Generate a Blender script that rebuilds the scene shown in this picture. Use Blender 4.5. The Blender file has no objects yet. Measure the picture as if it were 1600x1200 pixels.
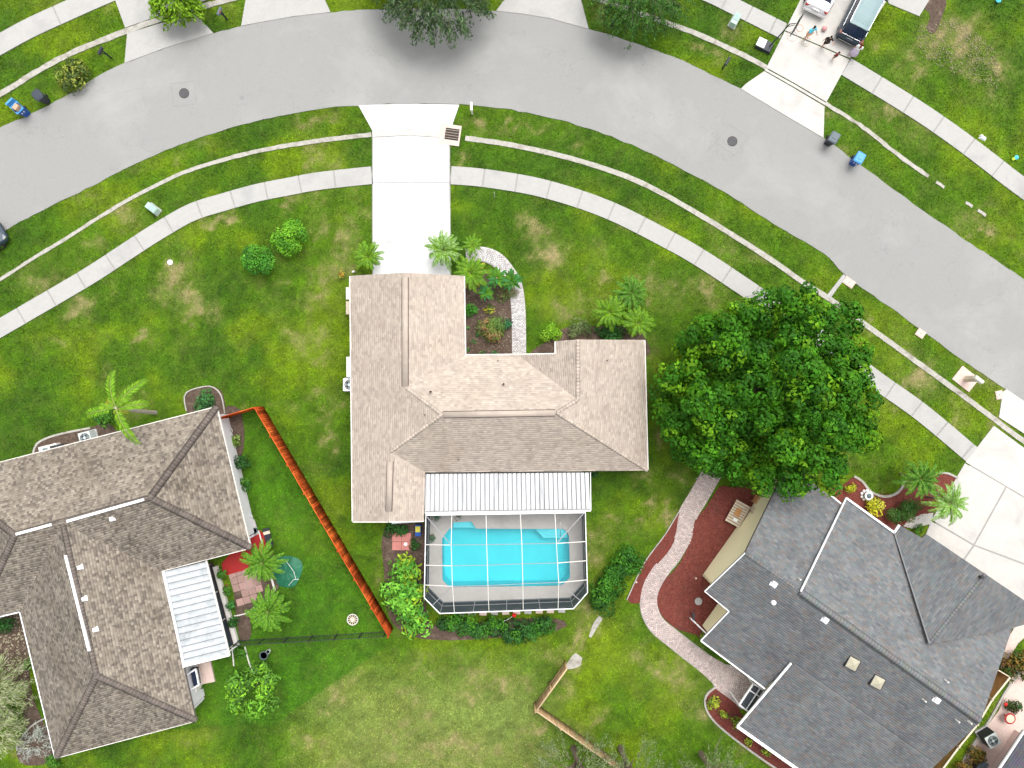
import bpy, bmesh, math, random
import numpy as np
from mathutils import Vector, Matrix
from mathutils.geometry import tessellate_polygon

random.seed(7); RNG = np.random.default_rng(11)
scn = bpy.context.scene
COL = scn.collection

# ---------------------------------------------------------------- camera, world, sun, exposure
CAM_H = 48.485; FPX = 1066.667          # drone height (m); 22 picture pixels per metre at ground level
cam_d = bpy.data.cameras.new("camera"); cam_d.lens = 24; cam_d.sensor_width = 36; cam_d.clip_end = 1500
cam = bpy.data.objects.new("camera", cam_d); cam.location = (0, 0, CAM_H); COL.objects.link(cam); scn.camera = cam

world = bpy.data.worlds.new("World"); scn.world = world; world.use_nodes = True
wn = world.node_tree.nodes; wl = world.node_tree.links; wn.clear()
SUN_EL, SUN_AZ = 66, 28                  # degrees; azimuth measured from +Y towards +X
sky = wn.new('ShaderNodeTexSky'); sky.sky_type = 'NISHITA'; sky.sun_disc = False
sky.sun_elevation = math.radians(SUN_EL); sky.sun_rotation = math.radians(SUN_AZ)
sky.dust_density = 4.0; sky.air_density = 1.0
hsv = wn.new('ShaderNodeHueSaturation'); hsv.inputs['Saturation'].default_value = 0.12
bg = wn.new('ShaderNodeBackground'); bg.inputs['Strength'].default_value = 0.15
wo = wn.new('ShaderNodeOutputWorld')
wl.new(sky.outputs[0], hsv.inputs['Color']); wl.new(hsv.outputs[0], bg.inputs['Color']); wl.new(bg.outputs[0], wo.inputs['Surface'])
sd = bpy.data.lights.new("sun", 'SUN'); sd.energy = 0.55; sd.angle = math.radians(35); sd.color = (1, 0.96, 0.9)
sun = bpy.data.objects.new("sun", sd); COL.objects.link(sun)
e, a = math.radians(SUN_EL), math.radians(SUN_AZ)
sdir = Vector((math.cos(e)*math.sin(a), math.cos(e)*math.cos(a), math.sin(e)))
sun.rotation_euler = sdir.to_track_quat('Z', 'Y').to_euler(); sun.location = sdir*60
scn.view_settings.view_transform = 'Standard'; scn.view_settings.look = 'None'
scn.view_settings.gamma = 1; scn.view_settings.use_curve_mapping = False
scn.view_settings.exposure = 1.13
scn.render.engine = 'CYCLES'

# ---------------------------------------------------------------- helpers
def P(px, py, z=0.0):
    """survey point: where the spot seen at (px,py) lies when it is z metres above the ground"""
    k = (CAM_H - z)/FPX
    return Vector(((px-800)*k, (600-py)*k, z))

def setp(o, label=None, cat=None, group=None, kind=None):
    if label: o['label'] = label
    if cat: o['category'] = cat
    if group: o['group'] = group
    if kind: o['kind'] = kind
    return o

def empty(name, loc=(0, 0, 0), label=None, cat=None, group=None, rz=0):
    o = bpy.data.objects.new(name, None); COL.objects.link(o); o.location = loc; o.rotation_euler = (0, 0, rz)
    o.empty_display_size = 0.2
    return setp(o, label, cat, group)

def link(name, me, mat=None, parent=None):
    if mat is not None and not me.materials: me.materials.append(mat)
    o = bpy.data.objects.new(name, me); COL.objects.link(o)
    if parent is not None: o.parent = parent
    return o

def pmesh(name, verts, faces, mat=None, parent=None, smooth=False):
    me = bpy.data.meshes.new(name); me.from_pydata([tuple(v) for v in verts], [], faces); me.update()
    if smooth:
        me.polygons.foreach_set('use_smooth', [True]*len(me.polygons))
    return link(name, me, mat, parent)

def nmesh(name, V, F, mat=None, parent=None, col=None, smooth=False):
    """fast mesh from numpy arrays; F is (m,k); col per face (m,3) or per vertex (n,3)"""
    me = bpy.data.meshes.new(name); V = np.asarray(V, dtype=np.float32); F = np.asarray(F, dtype=np.int32)
    m, k = F.shape
    me.vertices.add(len(V)); me.vertices.foreach_set('co', V.ravel())
    me.loops.add(m*k); me.loops.foreach_set('vertex_index', F.ravel())
    me.polygons.add(m); me.polygons.foreach_set('loop_start', np.arange(0, m*k, k, dtype=np.int32))
    me.polygons.foreach_set('loop_total', np.full(m, k, dtype=np.int32))
    if smooth: me.polygons.foreach_set('use_smooth', np.ones(m, dtype=bool))
    me.update(calc_edges=True)
    if col is not None:
        col = np.asarray(col, dtype=np.float32)
        if len(col) == len(V):
            at = me.color_attributes.new('tone', 'FLOAT_COLOR', 'POINT'); c = np.ones((len(V), 4), np.float32); c[:, :3] = col
        else:
            at = me.color_attributes.new('tone', 'FLOAT_COLOR', 'CORNER'); c = np.ones((m*k, 4), np.float32); c[:, :3] = np.repeat(col, k, axis=0)
        at.data.foreach_set('color', c.ravel())
    return link(name, me, mat, parent)

class MB:
    """collects boxes, tubes, prisms into one mesh"""
    def __init__(s): s.v = []; s.f = []
    def add(s, vs, fs):
        n = len(s.v); s.v += [tuple(v) for v in vs]; s.f += [tuple(i+n for i in f) for f in fs]; return s
    def box(s, c, size, rz=0, taper=1.0):
        cx, cy, cz = c; hx, hy, hz = size[0]/2, size[1]/2, size[2]/2; ca, sa = math.cos(rz), math.sin(rz); vs = []
        for z, t in ((-hz, 1), (hz, taper)):
            for x, y in ((-hx, -hy), (hx, -hy), (hx, hy), (-hx, hy)):
                x *= t; y *= t; vs.append((cx+x*ca-y*sa, cy+x*sa+y*ca, cz+z))
        return s.add(vs, [(0, 3, 2, 1), (4, 5, 6, 7), (0, 1, 5, 4), (1, 2, 6, 5), (2, 3, 7, 6), (3, 0, 4, 7)])
    def tube(s, pts, rad, n=8, cap=True):
        pts = [Vector(p) for p in pts]; rads = rad if isinstance(rad, (list, tuple)) else [rad]*len(pts); b = len(s.v)
        up0 = None
        for i, p in enumerate(pts):
            t = (pts[min(i+1, len(pts)-1)]-pts[max(i-1, 0)]).normalized()
            a_ = t.orthogonal().normalized() if up0 is None else (up0 - t*up0.dot(t)).normalized(); up0 = a_; b_ = t.cross(a_)
            for j in range(n):
                w = 2*math.pi*j/n; s.v.append(tuple(p+(a_*math.cos(w)+b_*math.sin(w))*rads[i]))
        for i in range(len(pts)-1):
            for j in range(n): s.f.append((b+i*n+j, b+i*n+(j+1) % n, b+(i+1)*n+(j+1) % n, b+(i+1)*n+j))
        if cap: s.f.append(tuple(b+j for j in reversed(range(n)))); s.f.append(tuple(b+(len(pts)-1)*n+j for j in range(n)))
        return s
    def bar(s, p, q, w, h):
        """box beam between two points, w wide, h high"""
        p, q = Vector(p), Vector(q); t = (q-p).normalized(); side = t.cross(Vector((0, 0, 1)))
        if side.length < 1e-4: side = Vector((1, 0, 0))
        side.normalize(); up = side.cross(t); vs = []
        for c in (p, q):
            for x, y in ((-1, -1), (1, -1), (1, 1), (-1, 1)): vs.append(c+side*x*w/2+up*y*h/2)
        return s.add(vs, [(0, 3, 2, 1), (4, 5, 6, 7), (0, 1, 5, 4), (1, 2, 6, 5), (2, 3, 7, 6), (3, 0, 4, 7)])
    def prism(s, pts, z0, z1):
        n = len(pts); pts = [Vector(p) for p in pts]
        area = sum(pts[i].x*pts[(i+1) % n].y-pts[(i+1) % n].x*pts[i].y for i in range(n))
        if area < 0: pts = pts[::-1]
        vs = [(p.x, p.y, z0) for p in pts]+[(p.x, p.y, z1) for p in pts]
        fs = [tuple(range(n, 2*n)), tuple(reversed(range(n)))]+[(i, (i+1) % n, n+(i+1) % n, n+i) for i in range(n)]
        return s.add(vs, fs)
    def lathe(s, c, prof, n=16):
        b = len(s.v); cx, cy, cz = c
        for r, z in prof:
            for j in range(n): w = 2*math.pi*j/n; s.v.append((cx+r*math.cos(w), cy+r*math.sin(w), cz+z))
        for i in range(len(prof)-1):
            for j in range(n): s.f.append((b+i*n+j, b+i*n+(j+1) % n, b+(i+1)*n+(j+1) % n, b+(i+1)*n+j))
        s.f.append(tuple(b+j for j in reversed(range(n)))); s.f.append(tuple(b+(len(prof)-1)*n+j for j in range(n)))
        return s
    def loft(s, rings, cap=True):
        b = len(s.v); n = len(rings[0])
        for r in rings: s.v += [tuple(p) for p in r]
        for i in range(len(rings)-1):
            for j in range(n): s.f.append((b+i*n+j, b+i*n+(j+1) % n, b+(i+1)*n+(j+1) % n, b+(i+1)*n+j))
        if cap: s.f.append(tuple(b+j for j in reversed(range(n)))); s.f.append(tuple(b+(len(rings)-1)*n+j for j in range(n)))
        return s
    def build(s, name, mat, parent=None, smooth=False, recalc=False):
        o = pmesh(name, s.v, s.f, mat, parent, smooth)
        if recalc:
            bm = bmesh.new(); bm.from_mesh(o.data); bmesh.ops.recalc_face_normals(bm, faces=bm.faces); bm.to_mesh(o.data); bm.free()
        return o

def smoothline(pts, step=0.35, closed=False):
    """Catmull-Rom through 2D pixel points -> dense list of ground Vectors"""
    out = []; n = len(pts)
    def g(i): return pts[i % n] if closed else pts[max(0, min(n-1, i))]
    for i in range(n if closed else n-1):
        p0, p1, p2, p3 = (Vector(g(i+k)).to_2d() for k in (-1, 0, 1, 2)); L = (p2-p1).length/22
        m = max(1, int(L/step))
        for k in range(m):
            t = k/m
            q = 0.5*((2*p1)+(-p0+p2)*t+(2*p0-5*p1+4*p2-p3)*t*t+(-p0+3*p1-3*p2+p3)*t**3); out.append(P(q.x, q.y))
    if not closed: out.append(P(*pts[-1]))
    return out

def wp(pts): return [P(*p) for p in pts]

def inside(X, Y, poly):
    """vectorised point in polygon (world)"""
    r = np.zeros(X.shape, bool); n = len(poly)
    for i in range(n):
        x1, y1 = poly[i][0], poly[i][1]; x2, y2 = poly[(i+1) % n][0], poly[(i+1) % n][1]
        if y1 == y2: continue
        c = ((y1 > Y) != (y2 > Y)) & (X < (x2-x1)*(Y-y1)/(y2-y1)+x1); r ^= c
    return r

def fbm(X, Y, scale, octv=4, seed=0, gain=0.5):
    out = np.zeros(X.shape); amp = 1; tot = 0
    rs = np.random.default_rng(seed)
    for o in range(octv):
        G = rs.random((256, 256)); u = (X/scale+1000.3); v = (Y/scale+1000.7)
        iu = np.floor(u).astype(int); iv = np.floor(v).astype(int); fu = u-iu; fv = v-iv
        fu = fu*fu*(3-2*fu); fv = fv*fv*(3-2*fv); a0 = iu % 256; a1 = (iu+1) % 256; b0 = iv % 256; b1 = (iv+1) % 256
        out += amp*((G[a0, b0]*(1-fu)+G[a1, b0]*fu)*(1-fv)+(G[a0, b1]*(1-fu)+G[a1, b1]*fu)*fv)
        tot += amp; amp *= gain; scale /= 2.03
    return out/tot

# ---------------------------------------------------------------- materials
MATS = {}
SURF = {}
def mat(name, c1, c2=None, scale=3.0, detail=6, rough=0.8, bump=0.0, bscale=None, metal=0.0, attr=False, spec=0.3, c3=None, scale3=0.5,
        emit=None, transl=0.0, wear=None, wscale=0.6, stretch=None):
    if name in MATS: return MATS[name]
    m = bpy.data.materials.new(name); m.use_nodes = True; nt = m.node_tree; N = nt.nodes; L = nt.links
    b = N['Principled BSDF']; b.inputs['Roughness'].default_value = rough; b.inputs['Metallic'].default_value = metal
    b.inputs['Specular IOR Level'].default_value = spec
    tc = N.new('ShaderNodeTexCoord'); co = tc.outputs['Object']
    if stretch:
        mp = N.new('ShaderNodeMapping'); mp.inputs['Scale'].default_value = stretch; L.new(co, mp.inputs[0]); co = mp.outputs[0]
    def noise(sc, d=detail, dist=0.0):
        n = N.new('ShaderNodeTexNoise'); n.inputs['Scale'].default_value = sc; n.inputs['Detail'].default_value = d
        n.inputs['Roughness'].default_value = 0.65; n.inputs['Distortion'].default_value = dist; L.new(co, n.inputs['Vector']); return n
    def mix(f, A, B, mode='MIX'):
        x = N.new('ShaderNodeMix'); x.data_type = 'RGBA'; x.blend_type = mode
        for s, v in ((0, f), (6, A), (7, B)):
            if hasattr(v, 'node'): L.new(v, x.inputs[s])
            elif s == 0: x.inputs[0].default_value = v
            else: x.inputs[s].default_value = (*v[:3], 1)
        return x.outputs[2]
    c2 = c2 or tuple(v*0.8 for v in c1)
    n1 = noise(scale); r1 = N.new('ShaderNodeMapRange'); r1.inputs[1].default_value = 0.32; r1.inputs[2].default_value = 0.68; L.new(n1.outputs[0], r1.inputs[0])
    out = mix(r1.outputs[0], c1, c2)
    if c3:
        n3 = noise(scale3, 5, 0.4); r3 = N.new('ShaderNodeMapRange'); r3.inputs[1].default_value = 0.5; r3.inputs[2].default_value = 0.72; L.new(n3.outputs[0], r3.inputs[0])
        out = mix(r3.outputs[0], out, c3)
    if wear:
        n4 = noise(wscale, 8, 1.2); r4 = N.new('ShaderNodeMapRange'); r4.inputs[1].default_value = 0.56; r4.inputs[2].default_value = 0.7; r4.inputs[4].default_value = 0.7; L.new(n4.outputs[0], r4.inputs[0])
        out = mix(r4.outputs[0], out, wear)
    if attr:
        at = N.new('ShaderNodeAttribute'); at.attribute_name = 'tone'; out = mix(1.0, at.outputs['Color'], out, 'MULTIPLY')
    L.new(out, b.inputs['Base Color'])
    if bump:
        n2 = noise(bscale or scale*6, 4); bp = N.new('ShaderNodeBump'); bp.inputs['Strength'].default_value = bump; bp.inputs['Distance'].default_value = 0.02
        L.new(n2.outputs[0], bp.inputs['Height']); L.new(bp.outputs[0], b.inputs['Normal'])
    if transl:
        tr = N.new('ShaderNodeBsdfTranslucent'); L.new(out, tr.inputs[0]); ms = N.new('ShaderNodeMixShader'); ms.inputs[0].default_value = transl
        L.new(b.outputs[0], ms.inputs[1]); L.new(tr.outputs[0], ms.inputs[2]); L.new(ms.outputs[0], N['Material Output'].inputs[0])
    MATS[name] = m; return m

def add_streaks(m, lo=0.72):
    nt = m.node_tree; N = nt.nodes; L = nt.links; b = N['Principled BSDF']; src = b.inputs['Base Color'].links[0].from_socket
    tc = N.new('ShaderNodeTexCoord'); nz = N.new('ShaderNodeTexNoise'); nz.inputs['Scale'].default_value = 0.55; nz.inputs['Detail'].default_value = 9; nz.inputs['Roughness'].default_value = 0.7; nz.inputs['Distortion'].default_value = 0.8
    L.new(tc.outputs['Object'], nz.inputs['Vector']); r = N.new('ShaderNodeMapRange'); r.inputs[1].default_value = 0.5; r.inputs[2].default_value = 0.75; r.inputs[3].default_value = 1.0; r.inputs[4].default_value = lo; L.new(nz.outputs[0], r.inputs[0])
    x = N.new('ShaderNodeVectorMath'); x.operation = 'SCALE'; L.new(src, x.inputs[0]); L.new(r.outputs[0], x.inputs['Scale']); L.new(x.outputs[0], b.inputs['Base Color'])

def add_cracks(m, scale, width, dark, amount=0.6, scale2=None):
    nt = m.node_tree; N = nt.nodes; L = nt.links; b = N['Principled BSDF']; src = b.inputs['Base Color'].links[0].from_socket
    tc = N.new('ShaderNodeTexCoord'); nz = N.new('ShaderNodeTexNoise'); nz.inputs['Scale'].default_value = 0.7; nz.inputs['Detail'].default_value = 6
    L.new(tc.outputs['Object'], nz.inputs['Vector'])
    ad = N.new('ShaderNodeMix'); ad.data_type = 'VECTOR'; ad.inputs[0].default_value = 0.35
    sc = N.new('ShaderNodeVectorMath'); sc.operation = 'SCALE'; sc.inputs['Scale'].default_value = 4.0; L.new(nz.outputs['Color'], sc.inputs[0])
    va = N.new('ShaderNodeVectorMath'); va.operation = 'ADD'; L.new(tc.outputs['Object'], va.inputs[0]); L.new(sc.outputs[0], va.inputs[1])
    vo = N.new('ShaderNodeTexVoronoi'); vo.feature = 'DISTANCE_TO_EDGE'; vo.inputs['Scale'].default_value = scale; L.new(va.outputs[0], vo.inputs['Vector'])
    r = N.new('ShaderNodeMapRange'); r.inputs[1].default_value = 0; r.inputs[2].default_value = width; r.inputs[3].default_value = amount; r.inputs[4].default_value = 0
    L.new(vo.outputs['Distance'], r.inputs[0])
    n5 = N.new('ShaderNodeTexNoise'); n5.inputs['Scale'].default_value = 0.25; L.new(tc.outputs['Object'], n5.inputs['Vector'])
    r5 = N.new('ShaderNodeMapRange'); r5.inputs[1].default_value = 0.38; r5.inputs[2].default_value = 0.56; L.new(n5.outputs[0], r5.inputs[0])
    mm = N.new('ShaderNodeMath'); mm.operation = 'MULTIPLY'; L.new(r.outputs[0], mm.inputs[0]); L.new(r5.outputs[0], mm.inputs[1])
    x = N.new('ShaderNodeMix'); x.data_type = 'RGBA'; L.new(mm.outputs[0], x.inputs[0]); L.new(src, x.inputs[6]); x.inputs[7].default_value = (*dark, 1)
    L.new(x.outputs[2], b.inputs['Base Color'])

M_asphalt = mat('asphalt', (0.272, 0.270, 0.258), (0.238, 0.237, 0.228), scale=14, rough=0.9, bump=0.4, bscale=60, c3=(0.305, 0.302, 0.288), scale3=0.16, wear=(0.25, 0.25, 0.245), wscale=0.33)
add_cracks(M_asphalt, 0.30, 0.008, (0.16, 0.16, 0.155), 0.5)
M_conc = mat('concrete', (0.385, 0.377, 0.36), (0.35, 0.342, 0.325), scale=5, rough=0.85, bump=0.2, c3=(0.31, 0.305, 0.295), scale3=0.45)
M_conc_white = mat('painted_concrete', (0.62, 0.62, 0.62), (0.56, 0.56, 0.56), scale=1.5, rough=0.6, bump=0.1, c3=(0.44, 0.44, 0.435), scale3=0.5, stretch=(1, 0.35, 1))
M_conc_cream = mat('cream_concrete', (0.50, 0.48, 0.44), (0.45, 0.43, 0.40), scale=2.2, rough=0.8, c3=(0.36, 0.345, 0.33), scale3=0.4)
M_gutter = mat('weathered_concrete', (0.42, 0.40, 0.36), (0.30, 0.285, 0.25), scale=4, rough=0.9, bump=0.3, c3=(0.20, 0.18, 0.14), scale3=1.5)
M_joint = mat('joint_soil', (0.34, 0.33, 0.31), (0.27, 0.26, 0.25), scale=8, rough=0.95)
M_deck = mat('pool_deck', (0.42, 0.405, 0.38), (0.385, 0.37, 0.345), scale=4, rough=0.8, bump=0.15, c3=(0.34, 0.325, 0.305), scale3=0.6)
M_soil = mat('bed_soil', (0.11, 0.075, 0.055), (0.05, 0.033, 0.024), scale=7, rough=0.95, bump=0.8, bscale=25, c3=(0.15, 0.11, 0.085), scale3=2.0)
M_mulch = mat('red_mulch', (0.20, 0.048, 0.034), (0.085, 0.020, 0.016), scale=9, rough=0.95, bump=1.0, bscale=30, c3=(0.11, 0.04, 0.03), scale3=1.2)
M_white = mat('white_paint', (0.80, 0.80, 0.80), (0.74, 0.74, 0.75), scale=1.2, rough=0.45)
M_offwhite = mat('off_white_trim', (0.72, 0.69, 0.64), (0.66, 0.63, 0.58), scale=2, rough=0.5)
M_alu = mat('white_metal_roof', (0.56, 0.56, 0.565), (0.50, 0.505, 0.51), scale=1.2, rough=0.5, c3=(0.34, 0.345, 0.355), scale3=1.6, stretch=(1, 0.12, 1))
M_seam = mat('seam_grey', (.30, .31, .32), (.22, .23, .24), scale=5)
M_alu2 = mat('weathered_metal_roof', (0.50, 0.515, 0.525), (0.38, 0.405, 0.42), scale=1.8, rough=0.5, c3=(0.27, 0.30, 0.31), scale3=1.1)
M_wall_w = mat('white_stucco', (0.74, 0.73, 0.75), (0.68, 0.67, 0.69), scale=2, rough=0.85, bump=0.2)
M_wall_y = mat('yellow_stucco', (0.90, 0.84, 0.54), (0.88, 0.81, 0.51), scale=1.2, rough=0.85, bump=0.2)
M_wall_t = mat('tan_stucco', (0.55, 0.49, 0.42), (0.5, 0.45, 0.38), scale=1.5, rough=0.85, bump=0.2)
M_wall_p = mat('pink_stucco', (0.65, 0.50, 0.46), (0.60, 0.46, 0.43), scale=1.2, rough=0.85)
M_dark = mat('dark_metal', (0.035, 0.037, 0.04), (0.025, 0.026, 0.03), scale=4, rough=0.5)
M_grate = mat('rusty_iron', (0.075, 0.045, 0.035), (0.04, 0.028, 0.024), scale=9, rough=0.8, bump=0.4)
M_iron = mat('cast_iron', (0.10, 0.10, 0.105), (0.06, 0.06, 0.065), scale=12, rough=0.7, bump=0.4)
M_cedar = mat('orange_stained_wood', (0.50, 0.085, 0.018), (0.30, 0.042, 0.012), scale=1.6, rough=0.95, spec=0.05, bump=0.3, c3=(0.60, 0.15, 0.03), scale3=0.7, attr=True)
M_tanwood = mat('tan_wood', (0.46, 0.31, 0.17), (0.36, 0.23, 0.12), scale=3, rough=0.8, bump=0.3, attr=True)
M_brownwood = mat('brown_wood', (0.50, 0.25, 0.10), (0.38, 0.18, 0.07), scale=3, rough=0.8, bump=0.3)
M_paleboard = mat('pale_board', (0.60, 0.52, 0.40), (0.5, 0.42, 0.32), scale=3, rough=0.8)
M_shingle = mat('asphalt_shingle', (1, 1, 1), (0.86, 0.86, 0.87), scale=2.5, rough=0.9, bump=0.5, bscale=50, attr=True, c3=(0.84, 0.82, 0.80), scale3=0.35)
M_shingle_l = mat('brown_asphalt_shingle', (1, 1, 1), (0.76, 0.76, 0.78), scale=1.6, rough=0.9, bump=0.5, bscale=50, attr=True, c3=(0.66, 0.64, 0.62), scale3=0.3)
M_shingle_g = mat('grey_asphalt_shingle', (1, 1, 1), (0.84, 0.84, 0.86), scale=1.8, rough=0.9, bump=0.5, bscale=50, attr=True, c3=(0.72, 0.70, 0.72), scale3=0.25)
add_streaks(M_shingle_l, .62); add_streaks(M_shingle_g, .75); add_streaks(M_shingle, .90)
M_paver = mat('brick_paver', (1, 1, 1), (0.85, 0.85, 0.85), scale=6, rough=0.85, bump=0.3, attr=True)
M_leaf = mat('leaf', (1, 1, 1), (0.8, 0.85, 0.75), scale=1.5, rough=0.6, attr=True, transl=0.10, spec=0.12)
M_bark = mat('bark', (0.20, 0.15, 0.11), (0.11, 0.085, 0.06), scale=6, rough=0.95, bump=0.8, stretch=(1, 1, 0.25))
M_palebark = mat('pale_bark', (0.38, 0.34, 0.28), (0.26, 0.23, 0.19), scale=6, rough=0.9, bump=0.6)
M_rubber = mat('rubber', (0.02, 0.02, 0.02), (0.03, 0.03, 0.03), scale=8, rough=0.85)
M_chrome = mat('bright_metal', (0.6, 0.6, 0.6), (0.5, 0.5, 0.5), scale=5, rough=0.25, metal=1)
M_glass = mat('car_glass', (0.015, 0.025, 0.055), (0.01, 0.018, 0.04), scale=1, rough=0.1, spec=0.4)
M_teal_roof = mat('car_roof_paint', (0.19, 0.27, 0.28), (0.17, 0.25, 0.26), scale=1, rough=0.4, spec=0.3)
M_suv = mat('dark_blue_grey_car_paint', (0.045, 0.065, 0.085), (0.04, 0.06, 0.08), scale=2, rough=0.35, spec=0.25)
M_sedan = mat('white_car_paint', (0.75, 0.74, 0.75), (0.73, 0.72, 0.73), scale=1, rough=0.2, spec=0.6)
M_black = mat('black_plastic', (0.022, 0.025, 0.032), (0.03, 0.034, 0.042), scale=4, rough=0.45)
M_blue = mat('blue_plastic', (0.012, 0.075, 0.33), (0.01, 0.06, 0.27), scale=3, rough=0.4)
M_lightblue = mat('light_blue_plastic', (0.09, 0.32, 0.62), (0.07, 0.27, 0.55), scale=3, rough=0.4)
M_greybin = mat('grey_plastic', (0.12, 0.15, 0.17), (0.09, 0.115, 0.13), scale=5, rough=0.5)
M_palegreen = mat('pale_green_metal', (0.42, 0.58, 0.50), (0.37, 0.52, 0.45), scale=3, rough=0.5)
M_pinkconc = mat('pink_concrete', (0.62, 0.48, 0.42), (0.52, 0.40, 0.35), scale=6, rough=0.85, bump=0.2)
M_red = mat('red_paint', (0.36, 0.02, 0.018), (0.28, 0.016, 0.014), scale=3, rough=0.6)
M_redbright = mat('bright_red', (0.7, 0.012, 0.012), (0.6, 0.01, 0.01), scale=3, rough=0.5)
M_skin = mat('skin', (0.52, 0.30, 0.20), (0.48, 0.27, 0.18), scale=6, rough=0.6)
M_green_tarp = mat('green_tarp', (0.012, 0.10, 0.05), (0.02, 0.15, 0.08), scale=2.5, rough=0.5, bump=0.6, bscale=4)
M_acgrey = mat('ac_metal', (0.55, 0.60, 0.58), (0.5, 0.54, 0.52), scale=3, rough=0.5)
M_fan = mat('fan_grey', (0.20, 0.25, 0.26), (0.14, 0.18, 0.19), scale=3, rough=0.5)

M_felt = mat('roofing_felt', (0.16, 0.14, 0.125), (0.13, 0.115, 0.10), scale=3, rough=0.9)
def screen_mat(name, col, a):
    m = bpy.data.materials.new(name); m.use_nodes = True; N = m.node_tree.nodes; L = m.node_tree.links; N.remove(N['Principled BSDF'])
    d = N.new('ShaderNodeBsdfDiffuse'); d.inputs[0].default_value = (*col, 1); t = N.new('ShaderNodeBsdfTransparent'); x = N.new('ShaderNodeMixShader'); x.inputs[0].default_value = a
    L.new(t.outputs[0], x.inputs[1]); L.new(d.outputs[0], x.inputs[2]); L.new(x.outputs[0], N['Material Output'].inputs[0]); return m
M_scr_wall = screen_mat('insect_screen_wall', (0.045, 0.06, 0.072), 0.86)
M_greybeam = mat('grey_aluminium', (0.30, 0.30, 0.31), (0.25, 0.25, 0.26), scale=3, rough=0.5)
M_scr_roof = screen_mat('insect_screen_roof', (0.12, 0.12, 0.125), 0.09)

# ---------------------------------------------------------------- hard surfaces
HARD = []      # world polygons where no grass grows

def tag_struct(o): o['kind'] = 'structure'; return o

north = [(-420, 410), (-200, 298), (0, 200), (45, 180), (100, 152), (150, 121), (195, 99), (260, 75), (334, 52), (400, 37), (460, 26), (517, 19), (600, 14.5), (700, 14), (775, 17), (815, 22), (860, 29), (920, 45), (1000, 70), (1070, 97), (1155, 138), (1220, 176), (1286, 215), (1325, 243), (1400, 299), (1450, 335), (1520, 383), (1600, 436), (1800, 575), (2050, 750)]
south = [(-420, 600), (-200, 475), (0, 364), (60, 333), (125, 300), (225, 250), (300, 219), (400, 190), (480, 173), (560, 165), (640, 162), (718, 163.5), (800, 172), (900, 195), (1000, 232), (1100, 283), (1135, 302), (1200, 345), (1290, 399), (1320, 430), (1400, 487), (1500, 560), (1560, 601), (1600, 629), (1800, 770), (2050, 945)]
nl, sl = smoothline(north, 0.5), smoothline(south, 0.5)
def ragged(line, amp, seed):
    rs = random.Random(seed); return [Vector((p.x+rs.uniform(-amp, amp), p.y+rs.uniform(-amp, amp), 0)) for p in line]
road_poly = ragged(nl, 0.05, 1)+list(reversed(ragged(sl, 0.05, 2)))
def strip_mesh(name, A, B, z0, z1, mt, parent=None):
    """solid ribbon between two polylines resampled to the same count"""
    def res(L, n):
        d = [0]
        for i in range(1, len(L)): d.append(d[-1]+(L[i]-L[i-1]).length)
        out = []; j = 0
        for k in range(n):
            t = d[-1]*k/(n-1)
            while j < len(d)-2 and d[j+1] < t: j += 1
            u = (t-d[j])/max(1e-9, d[j+1]-d[j]); out.append(L[j].lerp(L[j+1], min(1, u)))
        return out
    n = max(len(A), len(B)); A = res(A, n); B = res(B, n); v = []; f = []
    for a_, b_ in zip(A, B): v += [(a_.x, a_.y, z1), (b_.x, b_.y, z1), (b_.x, b_.y, z0), (a_.x, a_.y, z0)]
    for i in range(n-1):
        o = 4*i
        for k in range(4): f.append((o+k, o+4+k, o+4+(k+1) % 4, o+(k+1) % 4))
    f += [(0, 1, 2, 3), (4*n-1, 4*n-2, 4*n-3, 4*n-4)]
    ob = pmesh(name, v, f, mt, parent)
    bm = bmesh.new(); bm.from_mesh(ob.data); bmesh.ops.recalc_face_normals(bm, faces=bm.faces); bm.to_mesh(ob.data); bm.free()
    return ob
tag_struct(strip_mesh('road', ragged(nl, 0.05, 1), ragged(sl, 0.05, 2), -0.2, 0.030, M_asphalt)); HARD.append(road_poly)

def offset_line(line, d):
    out = []
    for i, p in enumerate(line):
        t = (line[min(i+1, len(line)-1)]-line[max(i-1, 0)]).normalized(); out.append(Vector((p.x-t.y*d, p.y+t.x*d, 0)))
    return out
def ribbon(name, pts, w, z1, mt, jag=0.0, seed=3, hard=True, wfun=None):
    c = smoothline(pts, 0.3)
    rs = random.Random(seed); n = len(c)
    A = offset_line(c, w/2); B = offset_line(c, -w/2)
    if wfun:
        for i in range(n):
            k = wfun(i/(n-1)); A[i] = c[i].lerp(A[i], k); B[i] = c[i].lerp(B[i], k)
    if jag: A = [p+Vector((rs.uniform(-jag, jag), rs.uniform(-jag, jag), 0)) for p in A]; B = [p+Vector((rs.uniform(-jag, jag), rs.uniform(-jag, jag), 0)) for p in B]
    if hard: HARD.append(A+B[::-1])
    return strip_mesh(name, A, B, -0.15, z1, mt)

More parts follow.
